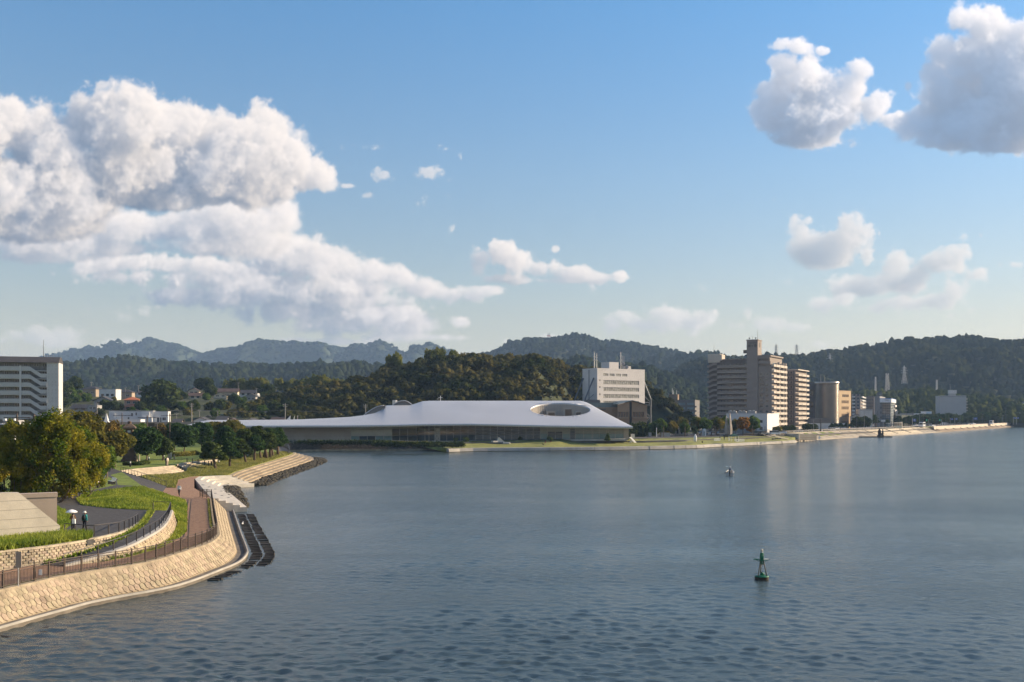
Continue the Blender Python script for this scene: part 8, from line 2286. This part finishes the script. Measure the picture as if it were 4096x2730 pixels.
for i,(x,y,lab)in enumerate(((391,1952,'dark bollard light beside the asphalt walk'),(521,1868,'dark bollard light in front of the stone lantern'),(595,1848,'bollard light below the tall round pine'),(655,1840,'bollard light beside the bronze statue'),(876,1862,'bollard light between the first two black pines'),(991,1836,'bollard light in the middle of the pine lawn'),(729,1884,'bollard light at the corner of the seat steps'))):
 q=G(x,y,2.9 if i<4 else 1.95);o=thing('bollard_light',lab,'bollard',q,'bollard lights in the park')
 m_=MB();m_.box(q,(.22,.22,.65));m_.build('body',M['black'],o);m_=MB();m_.box(q+Vector((0,0,.65)),(.20,.20,.32));m_.build('lens',M['offwhite'],o);m_=MB();m_.box(q+Vector((0,0,.97)),(.26,.26,.05));m_.build('cap',M['black'],o)
bn=thing('bench','white slatted bench on the grass beside the walk','bench',G(445,1938,2.9));q=G(445,1938,2.9);f=Face(q,R(-50))
for k in range(4):
 m_=MB();f.box(m_,-.8,.8,.12*k-.2,.12*k-.1,.42,.46);m_.build('slat',M['white'],bn)
for k in range(3):
 m_=MB();f.box(m_,-.8,.8,.3+.04*k,.34+.04*k,.52+.13*k,.61+.13*k);m_.build('slat',M['white'],bn)
for x in(-.7,.7):
 m_=MB();f.box(m_,x-.04,x+.04,-.2,.3,0,.42);m_.build('leg',M['black'],bn)
stt=thing('bronze_statue','small dark bronze figure on a tall pale pedestal in the park','statue',G(679,1838,2.9));q=G(679,1838,2.9)
m_=MB();m_.box(q,(.62,.62,1.35));m_.build('pedestal',M['bank_pale'],stt);m_=MB();m_.lathe([(.16,0),(.13,.3),(.19,.55),(.16,.7),(.06,.75),(.10,.85),(.08,.95),(.02,1.0)],q+Vector((0,0,1.35)),8);m_.build('figure',M['reef'],stt,smooth=True)
for x,y,h,lab in((557,1852,1.5,'slender pale stone post right of the lantern'),(697,1838,.9,'low stone marker beside the bronze statue')):
 q=G(x,y,2.9);o=thing('stone_marker',lab,'marker',q);m_=MB();m_.lathe([(.16,0),(.13,h),(.05,h+.1)],q,6);m_.build('shaft',M['bank'],o);m_=MB();m_.box(q,(.5,.5,.15));m_.build('foot',M['bank'],o)
 # --- sculptures on the museum lawn
M['sculpt']=mat('sculpt',(.60,.545,.455),.85,var=.12,scale=.9,bump=.3)
def lawnz(x):return float(np.interp(x,[1785,2000,2300,2500,2800,3000],[1.35,1.6,1.75,1.8,1.9,1.95]))
sc=thing('block_sculpture','pale stone sculpture of a cube, a tilted slab and a lying cylinder','sculpture',G(2005,1778,1.6));D=G(2005,1778,1.6).y
f=Face(P(1973,1779,D),R(30));m_=MB();f.box(m_,.0,1.4,0,1.6,0,1.25);f.box(m_,1.4,2.7,.0,1.5,0,1.2);m_.build('cube',M['sculpt'],sc)
a=P(1990,1779,D);m_=MB();fs=Face(a+Vector((.0,1.0,0)),R(15));fs.plate(m_,[(-.1,1.2),(.5,2.55),(.8,2.45),(2.6,.75),(2.5,.2),(1.2,.0)],0,.9);m_.build('slab',M['sculpt'],sc)
a,b=P(2013,1776.4,D),P(2040,1776,D-.6);a.z=b.z=1.6+.36;m_=MB();m_.tube([a,b],.36,12);m_.build('cylinder',M['sculpt'],sc)
ov=thing('oval_sculpture','upright white oval stone sculpture on the lawn','sculpture',G(2781,1769,1.9));q=G(2781,1769,1.9)
m_=MB();m_.lathe([(.42,0),(.58,.6),(.55,1.6),(.36,2.4),(.06,2.85)],q,12,sq=.55);m_.build('stone',M['white'],ov,smooth=True);m_=MB();m_.box((q.x+.12,q.y-.33,q.z+.1),(.05,.06,2.0));m_.build('groove',M['offwhite'],ov)
xf=thing('frame_sculpture','white folded slatted frame sculpture leaning on the lawn','sculpture',G(2530,1772,1.8));q=G(2530,1772,1.8);
for k in range(3):
 for s_ in(0,1):
  a=q+Vector((-1.2+k*.35+s_*.1,.4*k-.4,2.0));b=q+Vector((.7+k*.35,.4*k-.4,0));m_=MB();m_.tube([a,b],.10,4);m_.build('beam',M['white'],xf)
 a=q+Vector((-.45+k*.35,.4*k-.4,1.1));b=q+Vector((-1.1+k*.4,.4*k-.4,0));m_=MB();m_.tube([a,b],.09,4);m_.build('strut',M['white'],xf)
for k in range(5):
 t=.1+.18*k;a=q+Vector((-1.2+1.9*t,-.5,2.0-2.0*t));b=a+Vector((.7,.9,.08));m_=MB();m_.tube([a,b],.07,4);m_.build('rung',M['offwhite'],xf)
wb=thing('white_box','pale grey utility cabinet behind the folded frame sculpture','cabinet',G(2531,1754,3.3));q=G(2531,1754,3.3);m_=MB();m_.box(q,(1.3,.9,1.5));m_.build('body',M['offwhite'],wb);m_=MB();m_.box(q+Vector((0,0,1.5)),(1.4,1.0,.08));m_.build('lid',M['grey'],wb)
M['pillar_stone']=mat('pillar_stone',(.33,.285,.24),.92,var=.3,scale=.6,bump=.8,bscale=3)
def monolith(label,x,ytop,w,seed,lean):
 rs_=random.Random(seed);D=405;b=GX(x,D,ZY(1743,D));h=ZY(ytop,D)-b.z
 m_=MB();b0=len(m_.v);lv=[(0,1.0),(.28,1.02),(.42,.98),(.47,.8),(.55,.62),(.62,.72),(.70,.52),(.78,.60),(.86,.40),(.93,.42),(1.0,.14)]
 prof=[]
 for t,s_ in lv:
  s_*=w*rs_.uniform(.93,1.07);ox=lean*max(0,t-.45)*h*.12
  prof.append([(ox-s_,-s_*.8),(ox+s_,-s_*.8),(ox+s_*rs_.uniform(.8,1),s_*.8),(ox-s_,s_*.8)])
 for(t,_),ring in zip(lv,prof):
  for px_,py_ in ring:
   c,s_=math.cos(.7),math.sin(.7);m_.v.append((b.x+px_*c-py_*s_,b.y+px_*s_+py_*c,b.z+t*h+rs_.uniform(-.1,.1)))
 for i in range(len(lv)-1):
  for k in range(4):m_.f.append((b0+i*4+k,b0+i*4+(k+1)%4,b0+(i+1)*4+(k+1)%4,b0+(i+1)*4+k));m_.m.append(0)
 m_.f.append(tuple(b0+(len(lv)-1)*4+k for k in range(4)));m_.m.append(0)
 tag(m_.build('stone_pillar',M['pillar_stone']),label,'monument','twin rough stone pillars')
monolith('shorter of the twin rough stone pillars',2906,1665,.62,3,-.2);monolith('taller of the twin rough stone pillars',2921,1653,.68,6,-.5)
bse=thing('monument_base','low dark mound at the foot of the twin stone pillars','plinth',GX(2898,404,3.4));m_=MB();q=GX(2897,403,ZY(1744,403));f=Face(q,.1);f.plate(m_,[(-1.6,-.3),(2.0,-.3),(2.0,.8),(.8,.7)],0,2);m_.build('mound',M['concrete_dark'],bse)
# row of small bronze animal figures: plain low shapes
for k,x in enumerate((2198,2212,2227,2245,2262,2282)):
 q=G(x,1773.2,lawnz(x));o=thing('bronze_figure',f'{ordw(k)} small dark bronze figure in the row running across the lawn','sculpture',q,'row of small bronze figures')
 m_=MB();m_.blob(q+Vector((0,0,.22)),(.34,.20,.26),seg=8,rings=5);m_.build('body',M['reef'],o,smooth=True);m_=MB();m_.blob(q+Vector((.26,0,.45)),(.16,.13,.15),seg=8,rings=5);m_.build('head',M['reef'],o,smooth=True)
 # tent, barriers, shelter by the right lawn
tn=thing('canopy_tent','dark green pop-up canopy on white legs on the lawn','tent',G(2934,1766,1.9));q=G(2934,1766,1.9);M['tent_green']=mat('tent_green',(.02,.075,.05),.7)
m_=MB();m_.lathe([(2.1,1.95),(2.12,2.15),(.35,2.75),(.3,2.95)],q,4,rot=math.pi/4+.2);m_.build('canopy',M['tent_green'],tn)
for a in range(4):
 t=math.pi/4+.2+a*math.pi/2;m_=MB();m_.tube([q+Vector((1.95*math.cos(t),1.95*math.sin(t),0)),q+Vector((1.95*math.cos(t),1.95*math.sin(t),2.0))],.04,5);m_.build('leg',M['white'],tn)
for nm,x0,x1,y,n in(('row of white barriers left of the canopy',2857,2880,1763.5,8),('row of white barriers right of the canopy',2945,2976,1767,9)):
 for k in range(n):
  qq=G(x0+(x1-x0)*k/(n-1),y-k*.12,1.9);m_=MB();m_.lathe([(.22,0),(.07,.15),(.05,.85),(.02,.9)],qq,6)
  if k<n-1:
   q2=G(x0+(x1-x0)*(k+1)/(n-1),y-(k+1)*.12,1.9);m_.tube([qq+Vector((0,0,.7)),q2+Vector((0,0,.7))],.04,4)
  tag(m_.build('barrier',M['white']),f'{ordw(k)} post in the {nm}','barrier',nm)
for x,y,lab in((2918,1762,'white cone left of the canopy'),(2940,1764,'white cone right under the canopy')):
 qq=G(x,y,1.95);m_=MB();m_.lathe([(.3,0),(.28,.05),(.14,.06),(.03,1.05)],qq,8);tag(m_.build('marker_cone',M['white']),lab,'cone')
shl=thing('white_shelter','small white shelter with sloping sides among the street trees','shelter',GX(2818,410,3.6));f=Face(GX(2811,408,ZY(1745,408)),R(10));m_=MB();f.plate(m_,[(0,0),(1.5,0),(1.4,2.6),(1.0,3.0),(.4,2.7)],0,1.4);m_.build('body',M['offwhite'],shl);m_=MB();f.box(m_,.3,.9,-.03,.02,.1,1.9);m_.build('door',M['glass_pale'],shl)
for x0,x1,lab in((2588,2606,'short white wall left of the wooden post'),(2645,2680,'long white low wall under the olive street tree')):
 C=GX(x0,402,3.4);m_=MB();Face(C,0).box(m_,0,(x1-x0)/F*402,0,.3,-.5,1.1);tag(m_.build('low_wall',M['offwhite']),lab,'wall')
C=GX(2700,418,3.4);building('toilet_block','low brown park building under the street trees','building',C,R(5),5.6,4,6.2,'tan',front=[(.6,1.6,.2,2.2,1),(2.4,3.4,.2,2.2,1)],glass='black',roofm='dgrey')
fence('court_fence','low green fence behind the street trees',[GX(2770,432,3.4),GX(2930,434,3.4),GX(3080,436,3.4)],1.6,M['tent_green'],4.5,bars=False,rails=(1.0,.7,.4,.1),rail_r=.09,post=(.1,.1),cap=False)
# curved footbridge rail at the spit and the link path
br=[G(1132,1785,2.8),G(1145,1792,2.6),G(1151,1800,2.4),G(1152,1818,1.9)]
terrain('path_spit',[G(1105,1813,2.55),G(1150,1817,2.0),G(1160,1806,2.4),G(1145,1795,2.6),G(1128,1787,2.8),G(1112,1790,2.9)],material=M['asphalt'],skirt=2.8,label='asphalt link path at the root of the spit')
fence('spit_rail','curved dark solid rail where the spit meets the inlet',[p+Vector((.3,0,0))for p in br],1.1,M['dark_metal'],2.2,bars=False,rails=(1.0,.75,.5,.25),rail_r=.09,post=(.1,.1),cap=False)
# == people
M['skin']=mat('skin',(.42,.25,.17),.6,var=.05);M['hair']=mat('hair',(.02,.015,.012),.6)
CL={}
def cloth(c):
 if c not in CL:CL[c]=mat('cloth',c,.85,var=.12,scale=6)
 return CL[c]
def person(label,loc,rz,top,bottom,h=1.65,pose=None,hair=True,hat=None,group=None,shoe=(.03,.03,.03)):
 """One continuous body grown along a posed skeleton; z of the joints in units of a 1.7 m figure."""
 J={'pelvis':(0,0,.95),'spine':(0,.0,1.18),'chest':(0,.0,1.36),'neck':(0,.01,1.48),'head':(0,.03,1.58),'crown':(0,.02,1.68),'shl':(-.17,0,1.41),'ell':(-.23,-.02,1.14),'wrl':(-.24,.06,.90),'hal':(-.23,.09,.80),'shr':(.17,0,1.41),'elr':(.23,-.02,1.14),'wrr':(.24,.06,.90),'har':(.23,.09,.80),'hil':(-.09,0,.90),'knl':(-.10,.04,.50),'anl':(-.10,0,.09),'tol':(-.11,.15,.035),'hir':(.09,0,.90),'knr':(.10,.04,.50),'anr':(.10,0,.09),'tor':(.11,.15,.035)}
 J.update(pose or{})
 RD={'pelvis':.135,'spine':.125,'chest':.145,'neck':.055,'head':.088,'crown':.075,'shl':.07,'shr':.07,'ell':.052,'elr':.052,'wrl':.038,'wrr':.038,'hal':.042,'har':.042,'hil':.10,'hir':.10,'knl':.068,'knr':.068,'anl':.05,'anr':.05,'tol':.04,'tor':.04}
 E=[('pelvis','spine'),('spine','chest'),('chest','neck'),('neck','head'),('head','crown'),('chest','shl'),('shl','ell'),('ell','wrl'),('wrl','hal'),('chest','shr'),('shr','elr'),('elr','wrr'),('wrr','har'),('pelvis','hil'),('hil','knl'),('knl','anl'),('anl','tol'),('pelvis','hir'),('hir','knr'),('knr','anr'),('anr','tor')]
 nm=list(J);me=bpy.data.meshes.new('person');me.from_pydata([J[n]for n in nm],[(nm.index(a),nm.index(b))for a,b in E],[])
 tmp=bpy.data.objects.new('tmp',me);COL.objects.link(tmp)
 sk=tmp.modifiers.new('s','SKIN');sk.use_smooth_shade=True
 for i,n in enumerate(nm):me.skin_vertices[0].data[i].radius=(RD[n]*(1.25 if n in('chest','pelvis','spine')else 1),RD[n])
 me.skin_vertices[0].data[0].use_root=True
 sub=tmp.modifiers.new('b','SUBSURF');sub.levels=1;sub.render_levels=1
 dg=bpy.context.evaluated_depsgraph_get();out=bpy.data.meshes.new_from_object(tmp.evaluated_get(dg))
 bpy.data.objects.remove(tmp,do_unlink=True)
 out.materials.clear()
 for m_ in(cloth(top),cloth(bottom),M['skin'],M['hair'],cloth(shoe)):out.materials.append(m_)
 jl={n:Vector(v)for n,v in J.items()}
 seg=[('pelvis','spine',0),('spine','chest',0),('chest','neck',0),('neck','head',2),('head','crown',2),('shl','ell',0),('ell','wrl',0),('wrl','hal',2),('shr','elr',0),('elr','wrr',0),('wrr','har',2),('pelvis','hil',1),('hil','knl',1),('knl','anl',1),('anl','tol',4),('pelvis','hir',1),('hir','knr',1),('knr','anr',1),('anr','tor',4)]
 hd=jl['head']
 for p in out.polygons:
  c=p.center;best=(9,0)
  for a,b,mi in seg:
   A,B=jl[a],jl[b];t=max(0,min(1,(c-A).dot(B-A)/max(1e-6,(B-A).length_squared)));d=(c-(A+(B-A)*t)).length
   if d<best[0]:best=(d,mi,a)
  mi=best[1]
  if mi==2 and best[2]in('head','neck')and hair and(c.z>hd.z+.03 or c.y<hd.y-.02)and c.z>hd.z-.06:mi=3
  p.material_index=mi
 s_=h/1.72
 o=link('person',out,None,loc,rz,s_)
 tag(o,label,'person',group)
 if hat:
  m_=MB();m_.lathe([(.19,.02),(.12,.05),(.105,.14),(.06,.17)],(J['head'][0],J['head'][1],J['head'][2]+.03),10)
  hh=m_.mesh('hat',cloth(hat),True);ho=bpy.data.objects.new('hat',hh);COL.objects.link(ho);ho.parent=o
  # face: nose and eyes, small
 fm=MB();fm.blob((J['head'][0],J['head'][1]+.10,J['head'][2]),(.016,.022,.02),seg=6,rings=4)
 for sx in(-1,1):fm.blob((J['head'][0]+sx*.035,J['head'][1]+.085,J['head'][2]+.03),(.012,.01,.008),1,seg=6,rings=4)
 fo=bpy.data.objects.new('face',fm.mesh('face',[M['skin'],M['hair']]));COL.objects.link(fo);fo.parent=o
 return o
walk={'knl':(-.10,.16,.50),'anl':(-.10,.18,.09),'tol':(-.11,.32,.05),'knr':(.10,-.02,.49),'anr':(.10,-.22,.13),'tor':(.11,-.12,.03),'ell':(-.22,-.10,1.15),'wrl':(-.22,-.08,.92),'hal':(-.22,-.04,.82),'elr':(.22,.08,1.15),'wrr':(.22,.20,.94),'har':(.22,.24,.86)}
umb_pose=dict(walk);umb_pose.update({'ell':(-.26,.06,1.16),'wrl':(-.20,.24,1.26),'hal':(-.17,.27,1.33),'elr':(.26,-.02,1.15),'wrr':(.22,.12,1.0),'har':(.20,.16,.95)})
q=G(291,2131,2.91)
person('walker in a brown jacket and black trousers under a white parasol',q,R(8),(.16,.085,.035),(.012,.012,.014),1.58,umb_pose)
um=thing('parasol','white parasol held by the walker in brown','parasol',q+Vector((-.16,.27,1.15)))
m_=MB();m_.tube([q+Vector((-.16,.27,1.10)),q+Vector((-.20,.22,1.82))],.012,6);m_.build('shaft',M['steel'],um)
m_=MB();cu_=q+Vector((-.20,.22,1.60));m_.lathe([(.46,0),(.44,.035),(.34,.12),(.18,.19),(.02,.225)],cu_,10);m_.build('canopy',M['white'],um,smooth=True)
bg=thing('tote_bag','white tote bag on the shoulder of the walker in brown','bag',q+Vector((.18,-.16,.8)));m_=MB();m_.box(q+Vector((.16,-.17,.74)),(.30,.09,.36),R(-20));m_.build('body',M['white'],bg);m_=MB();m_.tube([q+Vector((.08,-.17,1.08)),q+Vector((.12,-.12,1.34)),q+Vector((.2,-.17,1.08))],.012,5);m_.build('strap',M['white'],bg)
q=G(338,2124,2.91)
person('walker in a teal jacket, white sun hat and black backpack',q,R(-6),(.03,.27,.25),(.014,.014,.018),1.55,{'knl':(-.10,.04,.50),'anl':(-.16,-.08,.09),'tol':(-.17,.06,.035),'anr':(.14,.08,.09),'tor':(.15,.22,.035)},hat=(.75,.70,.60))
bp_=thing('backpack','black backpack worn by the walker in teal','backpack',q+Vector((0,-.2,1.0)));m_=MB();m_.blob(q+Vector((0,-.19,1.10)),(.15,.10,.22),seg=10,rings=6);m_.build('body',M['black'],bp_,smooth=True)
for sx in(-.1,.1):
 m_=MB();m_.tube([q+Vector((sx,-.14,1.28)),q+Vector((sx*1.1,-.02,1.36)),q+Vector((sx*1.2,.10,1.18))],.018,5);m_.build('strap',M['black'],bp_)
person('woman in a white blouse and dark trousers walking up the promenade',G(717,1987,ZT),R(172),(.66,.66,.66),(.02,.022,.028),1.6,walk)
person('walker in dark clothes half hidden by the overhanging yellow tree',G(302,1994,2.91),R(20),(.02,.025,.045),(.02,.02,.025),1.68,walk,shoe=(.6,.6,.6))
person('person in black at the head of the seat steps',G(664,1864,2.96),R(-30),(.06,.05,.06),(.03,.03,.03),1.62,{'chest':(0,.08,1.35),'neck':(0,.12,1.46),'head':(0,.17,1.55),'crown':(0,.18,1.65)})
person('person in pale clothes beside the one in black on the seat steps',G(670,1864.5,2.96),R(60),(.60,.52,.42),(.52,.42,.32),1.64)
for x,y,z,tp,bt,ps_,rz,lab in((1770,1763.5,2.5,(.02,.02,.022),(.03,.05,.10),walk,-90,'man in black walking along the museum terrace'),(1898,1760.5,2.62,(.35,.22,.16),(.10,.16,.24),None,90,'woman in a brown top standing before the museum glazing'),(2247,1757,3.07,(.03,.03,.03),(.02,.02,.02),None,150,'man in black and white at the glazing near the oval opening'),(2181,1777,1.75,(.03,.03,.035),(.22,.03,.03),{'chest':(0,.14,1.33),'neck':(0,.22,1.42),'head':(0,.28,1.50),'crown':(0,.30,1.60)},-40,'stooping person in dark top and red trousers on the museum lawn'),(2204,1775,1.85,(.10,.08,.08),(.24,.05,.04),None,20,'standing person in red trousers beside the round shrub'),(2809,1781.5,.6,(.02,.02,.022),(.025,.025,.03),None,180,'man in black standing on the lake edge below the oval sculpture'),(2880,1761.5,1.98,(.02,.02,.02),(.02,.02,.022),None,40,'person in black behind the left barriers'),(2897,1761.5,1.98,(.02,.02,.02),(.02,.02,.02),{'chest':(0,.16,1.30),'neck':(0,.26,1.36),'head':(0,.33,1.42),'crown':(0,.37,1.51)},0,'person in black bending over cables left of the canopy'),(2951,1766.5,1.9,(.015,.015,.018),(.02,.02,.02),{'chest':(0,.22,1.24),'neck':(0,.34,1.28),'head':(0,.42,1.30),'crown':(0,.48,1.36)},90,'person in black bowed forward right of the canopy'),(2846,1743,3.6,(.02,.02,.03),(.02,.02,.02),None,0,'person in black among the parked cars'),(3600,1712,3.2,(.04,.04,.05),(.03,.03,.03),None,0,'person waiting in the bus shelter'),(2952+20,1741,3.5,(.05,.05,.06),(.03,.03,.03),None,0,'person under the orange tree'),(3042,1741.5,3.5,(.03,.03,.03),(.03,.03,.03),None,0,'person beside the grey parked car')):
 D_=F*(H-z)/(y-YH);person(lab,GX(x,D_,z),R(rz),tp,bt,1.68,ps_)
sit={'pelvis':(0,0,.18),'spine':(0,-.02,.40),'chest':(0,.02,.58),'neck':(0,.05,.70),'head':(0,.08,.80),'crown':(0,.09,.90),'shl':(-.17,.02,.62),'ell':(-.22,.12,.42),'wrl':(-.16,.28,.38),'hal':(-.12,.34,.38),'shr':(.17,.02,.62),'elr':(.22,.12,.42),'wrr':(.16,.28,.38),'har':(.12,.34,.38),'hil':(-.10,.05,.16),'knl':(-.12,.38,.42),'anl':(-.11,.55,.08),'tol':(-.11,.68,.04),'hir':(.10,.05,.16),'knr':(.12,.38,.42),'anr':(.11,.55,.08),'tor':(.11,.68,.04)}
person('child crouching on the museum lawn beside the stooping person',G(2171,1781,1.7),R(-60),(.14,.16,.08),(.05,.05,.06),1.45,sit)
lie={'pelvis':(0,0,.14),'spine':(0,-.24,.13),'chest':(0,-.42,.14),'neck':(0,-.55,.15),'head':(0,-.66,.17),'crown':(0,-.76,.17),'shl':(-.18,-.46,.13),'ell':(-.25,-.24,.08),'wrl':(-.26,.0,.08),'hal':(-.25,.10,.08),'shr':(.18,-.46,.13),'elr':(.25,-.24,.08),'wrr':(.26,.0,.08),'har':(.25,.10,.08),'hil':(-.09,.05,.13),'knl':(-.10,.45,.16),'anl':(-.10,.86,.08),'tol':(-.12,.90,.18),'hir':(.09,.05,.13),'knr':(.10,.45,.16),'anr':(.10,.86,.08),'tor':(.12,.90,.18)}
person('person lying on the lawn right of the canopy',G(2984,1758,2.15),R(100),(.03,.03,.035),(.25,.18,.14),1.68,lie)
tp=thing('tarpaulin','dark folded tarpaulins lying at the end of the lawn','tarpaulin',G(3110,1758,2.0));
for k in range(4):
 qq=G(3092+k*9,1757.6-k*.3,2.0);m_=MB();m_.blob(qq+Vector((0,0,.1)),(.7,.5,.28),seg=8,rings=4,jit=.25,rs=random.Random(k));m_.build('fold',M['black'],tp)
 # == boat and buoy
bt=thing('fishing_boat','small white fishing boat with an outboard motor on the lake','boat',G(2920,1902,0));q=G(2919,1903,0);f=Face(q,R(-14))
secs=[(-.2,.80,.62),(.9,.86,.64),(2.1,.80,.74),(3.1,.52,.90),(3.7,.06,1.08)]
M['boat_white']=mat('boat_white',(.60,.58,.54),.5,var=.15,scale=2)
m_=MB();n_=5;vs=[]
for y,w_,z in secs:
 vs+=[f.p(-w_,y,z),f.p(-w_*.8,y,-.15),f.p(w_*.8,y,-.15),f.p(w_,y,z),f.p(w_*.88,y,z),f.p(w_*.7,y,.18),f.p(-w_*.7,y,.18),f.p(-w_*.88,y,z)]
fs=[]
for i in range(len(secs)-1):
 for k in range(8):fs.append((i*8+k,(i+1)*8+k,(i+1)*8+(k+1)%8,i*8+(k+1)%8))
m_.add(vs,fs+[(0,1,2,3,4,5,6,7),tuple(range(len(vs)-8,len(vs)))]);m_.build('hull',M['boat_white'],bt)
m_=MB();f.box(m_,-.80,.80,-.22,-.1,.0,.56);m_.build('transom',M['boat_white'],bt)
mo=MB();f.box(mo,-.13,.13,-.62,-.26,.35,.95);mo.build('motor',M['black'],bt);m_=MB();f.box(m_,-.07,.07,-.55,-.35,-.5,.4);m_.build('motor_leg',M['black'],bt)
m_=MB();f.box(m_,.28,.42,.9,1.5,.2,1.05);m_.build('console',M['tan'],bt)
m_=MB();f.box(m_,-.6,.6,.5,.75,.4,.46);m_.build('thwart',M['wood_pole'],bt)
m_=MB();m_.tube([f.p(.05,1.8,.3),f.p(.05,1.8,2.05)],.03,6);m_.tube([f.p(-.65,1.8,1.72),f.p(.55,1.8,1.80)],.02,5);m_.build('mast',M['offwhite'],bt)
m_=MB();m_.blob(f.p(.03,1.8,1.95),(.07,.07,.12),seg=6,rings=4);m_.blob(f.p(.5,1.8,1.68),(.08,.06,.12),seg=6,rings=4);m_.build('lamp',M['black'],bt)
m_=MB();f.box(m_,-.85,-.5,1.7,1.9,1.66,1.74);m_.build('rod_float',M['white'],bt)
m_=MB();f.box(m_,.45,.75,1.0,2.2,.2,.5);m_.build('net',M['wood_pole'],bt)
person('angler in a dark blue jacket standing in the fishing boat',f.p(-.0,.55,.18),R(-10),(.015,.03,.10),(.02,.10,.16),1.45,{'chest':(0,.05,1.36),'ell':(-.26,.06,1.14),'wrl':(-.2,.26,1.08),'hal':(-.16,.32,1.08),'elr':(.26,.06,1.14),'wrr':(.2,.26,1.08),'har':(.16,.32,1.08)})
person('angler in an olive yellow jacket crouching in the boat stern',f.p(-.5,.30,.28),R(70),(.22,.20,.03),(.08,.03,.03),1.6,sit)
bu=thing('light_buoy','green light buoy numbered three floating on the lake','buoy',G(3047,2318,0));q=G(3047,2318,0)
M['buoy_green']=mat('buoy_green',(.015,.16,.07),.45,var=.35,scale=3,col2=(.03,.20,.10));M['buoy_rust']=mat('buoy_rust',(.06,.045,.03),.8,var=.5,scale=4);M['buoy_leg']=mat('buoy_leg',(.10,.14,.09),.6,var=.5,scale=3,col2=(.30,.24,.17))
S=F/q.y
m_=MB();m_.lathe([(.50,-.25),(.515,.06),(.52,.18),(.53,.20)],q,24);m_.build('float',M['buoy_rust'],bu,smooth=True)
m_=MB();m_.lathe([(.535,.20),(.53,.25),(.30,.30),(.16,.31)],q,24);m_.build('deck',M['buoy_green'],bu,smooth=True)
m_=MB();m_.lathe([(.16,.28),(.16,.48),(.13,.50)],q+Vector((.03,0,0)),14);m_.build('hatch',M['buoy_green'],bu,smooth=True)
m_=MB();m_.lathe([(.07,.50),(.06,.56)],q+Vector((-.02,0,0)),8);m_.build('bolt',M['buoy_rust'],bu)
for a in(R(215),R(325),R(90)):
 p0=q+Vector((.40*math.cos(a),.40*math.sin(a),.26));p1=q+Vector((.13*math.cos(a),.13*math.sin(a),1.42));mid=p0.lerp(p1,.5)
 m_=MB();m_.tube([p0,mid,p1],[.045,.042,.04],7);m_.build('leg',M['buoy_leg'],bu)
 m_=MB();m_.blob(p0,(.07,.07,.05),seg=7,rings=4);m_.build('foot',M['buoy_rust'],bu)
m_=MB();fb=Face(q+Vector((-.12,-.14,0)),0);fb.plate(m_,[(0,1.10),(.24,1.10),(.22,1.40),(.02,1.40)],0,.02);m_.build('number_plate',M['buoy_green'],bu)
text('3',.18,fb,.13,1.30,M['offwhite'],bu,out=.012,depth=.01)
m_=MB();fb.box(m_,.01,.23,-.008,0,1.11,1.17);m_.build('plate_band',M['bank'],bu)
m_=MB();m_.lathe([(.20,1.40),(.22,1.44),(.16,1.48)],q,14);m_.build('gallery',M['buoy_green'],bu,smooth=True)
a=[q+Vector((-.16,0,1.46)),q+Vector((-.40,-.18,1.50)),q+Vector((-.60,-.06,1.51)),q+Vector((-.58,.12,1.51)),q+Vector((-.38,.18,1.49)),q+Vector((-.14,.08,1.46))]
m_=MB();m_.tube(a,.028,6);m_.tube([q+Vector((-.38,-.16,1.5)),q+Vector((-.38,.17,1.49))],.018,5);m_.tube([q+Vector((-.48,0,1.5)),q+Vector((-.10,0,1.28))],.02,5);m_.build('guard_ring',M['buoy_green'],bu)
m_=MB();m_.box(q+Vector((.32,-.02,1.44)),(.42,.30,.06),0,0,Matrix.Rotation(R(-8),3,'X'));m_.build('solar_panel',M['buoy_green'],bu);m_=MB();m_.box(q+Vector((.32,-.02,1.505)),(.40,.28,.012));m_.build('solar_cells',M['offwhite'],bu);m_=MB();m_.tube([q+Vector((.45,0,1.44)),q+Vector((.14,0,1.26))],.02,5);m_.build('panel_strut',M['buoy_green'],bu)
m_=MB();m_.lathe([(.15,1.46),(.15,1.78),(.13,1.80),(.12,1.98),(.13,2.0)],q,14);m_.build('lantern_body',M['buoy_green'],bu,smooth=True)
for sx in(-.16,-.11,.10):
 m_=MB();m_.tube([q+Vector((sx,-.12,1.44)),q+Vector((sx,-.12,1.95 if sx!=-.16 else 1.80))],.018,5);m_.build('stanchion',M['buoy_green'],bu)
m_=MB();m_.lathe([(.095,2.0),(.10,2.05),(.085,2.06)],q,12);m_.build('lamp_collar',M['white'],bu);m_=MB();m_.lathe([(.075,2.06),(.095,2.12),(.095,2.22),(.07,2.26)],q,12);m_.build('lamp',M['cream'],bu,smooth=True)
m_=MB();m_.tube([q+Vector((.18,-.05,.42)),q+Vector((.28,-.06,.34)),q+Vector((.38,-.05,.34))],.02,5);m_.build('shackle',M['black'],bu)
# a white waterbird on the reef
wbr=thing('waterbird','small white waterbird resting on the reef slats','bird',G(970,2100,.2));q=G(970,2100,.16);m_=MB();m_.blob(q+Vector((0,0,.14)),(.10,.2,.10),seg=8,rings=5);m_.blob(q+Vector((.0,.2,.30)),(.05,.07,.05),seg=7,rings=4);m_.tube([q+Vector((0,.14,.18)),q+Vector((0,.18,.28))],.03,5);m_.build('body',M['white'],wbr,smooth=True);m_=MB();m_.tube([q+Vector((0,.25,.30)),q+Vector((0,.34,.29))],[.015,.004],5);m_.build('beak',M['tan'],wbr)
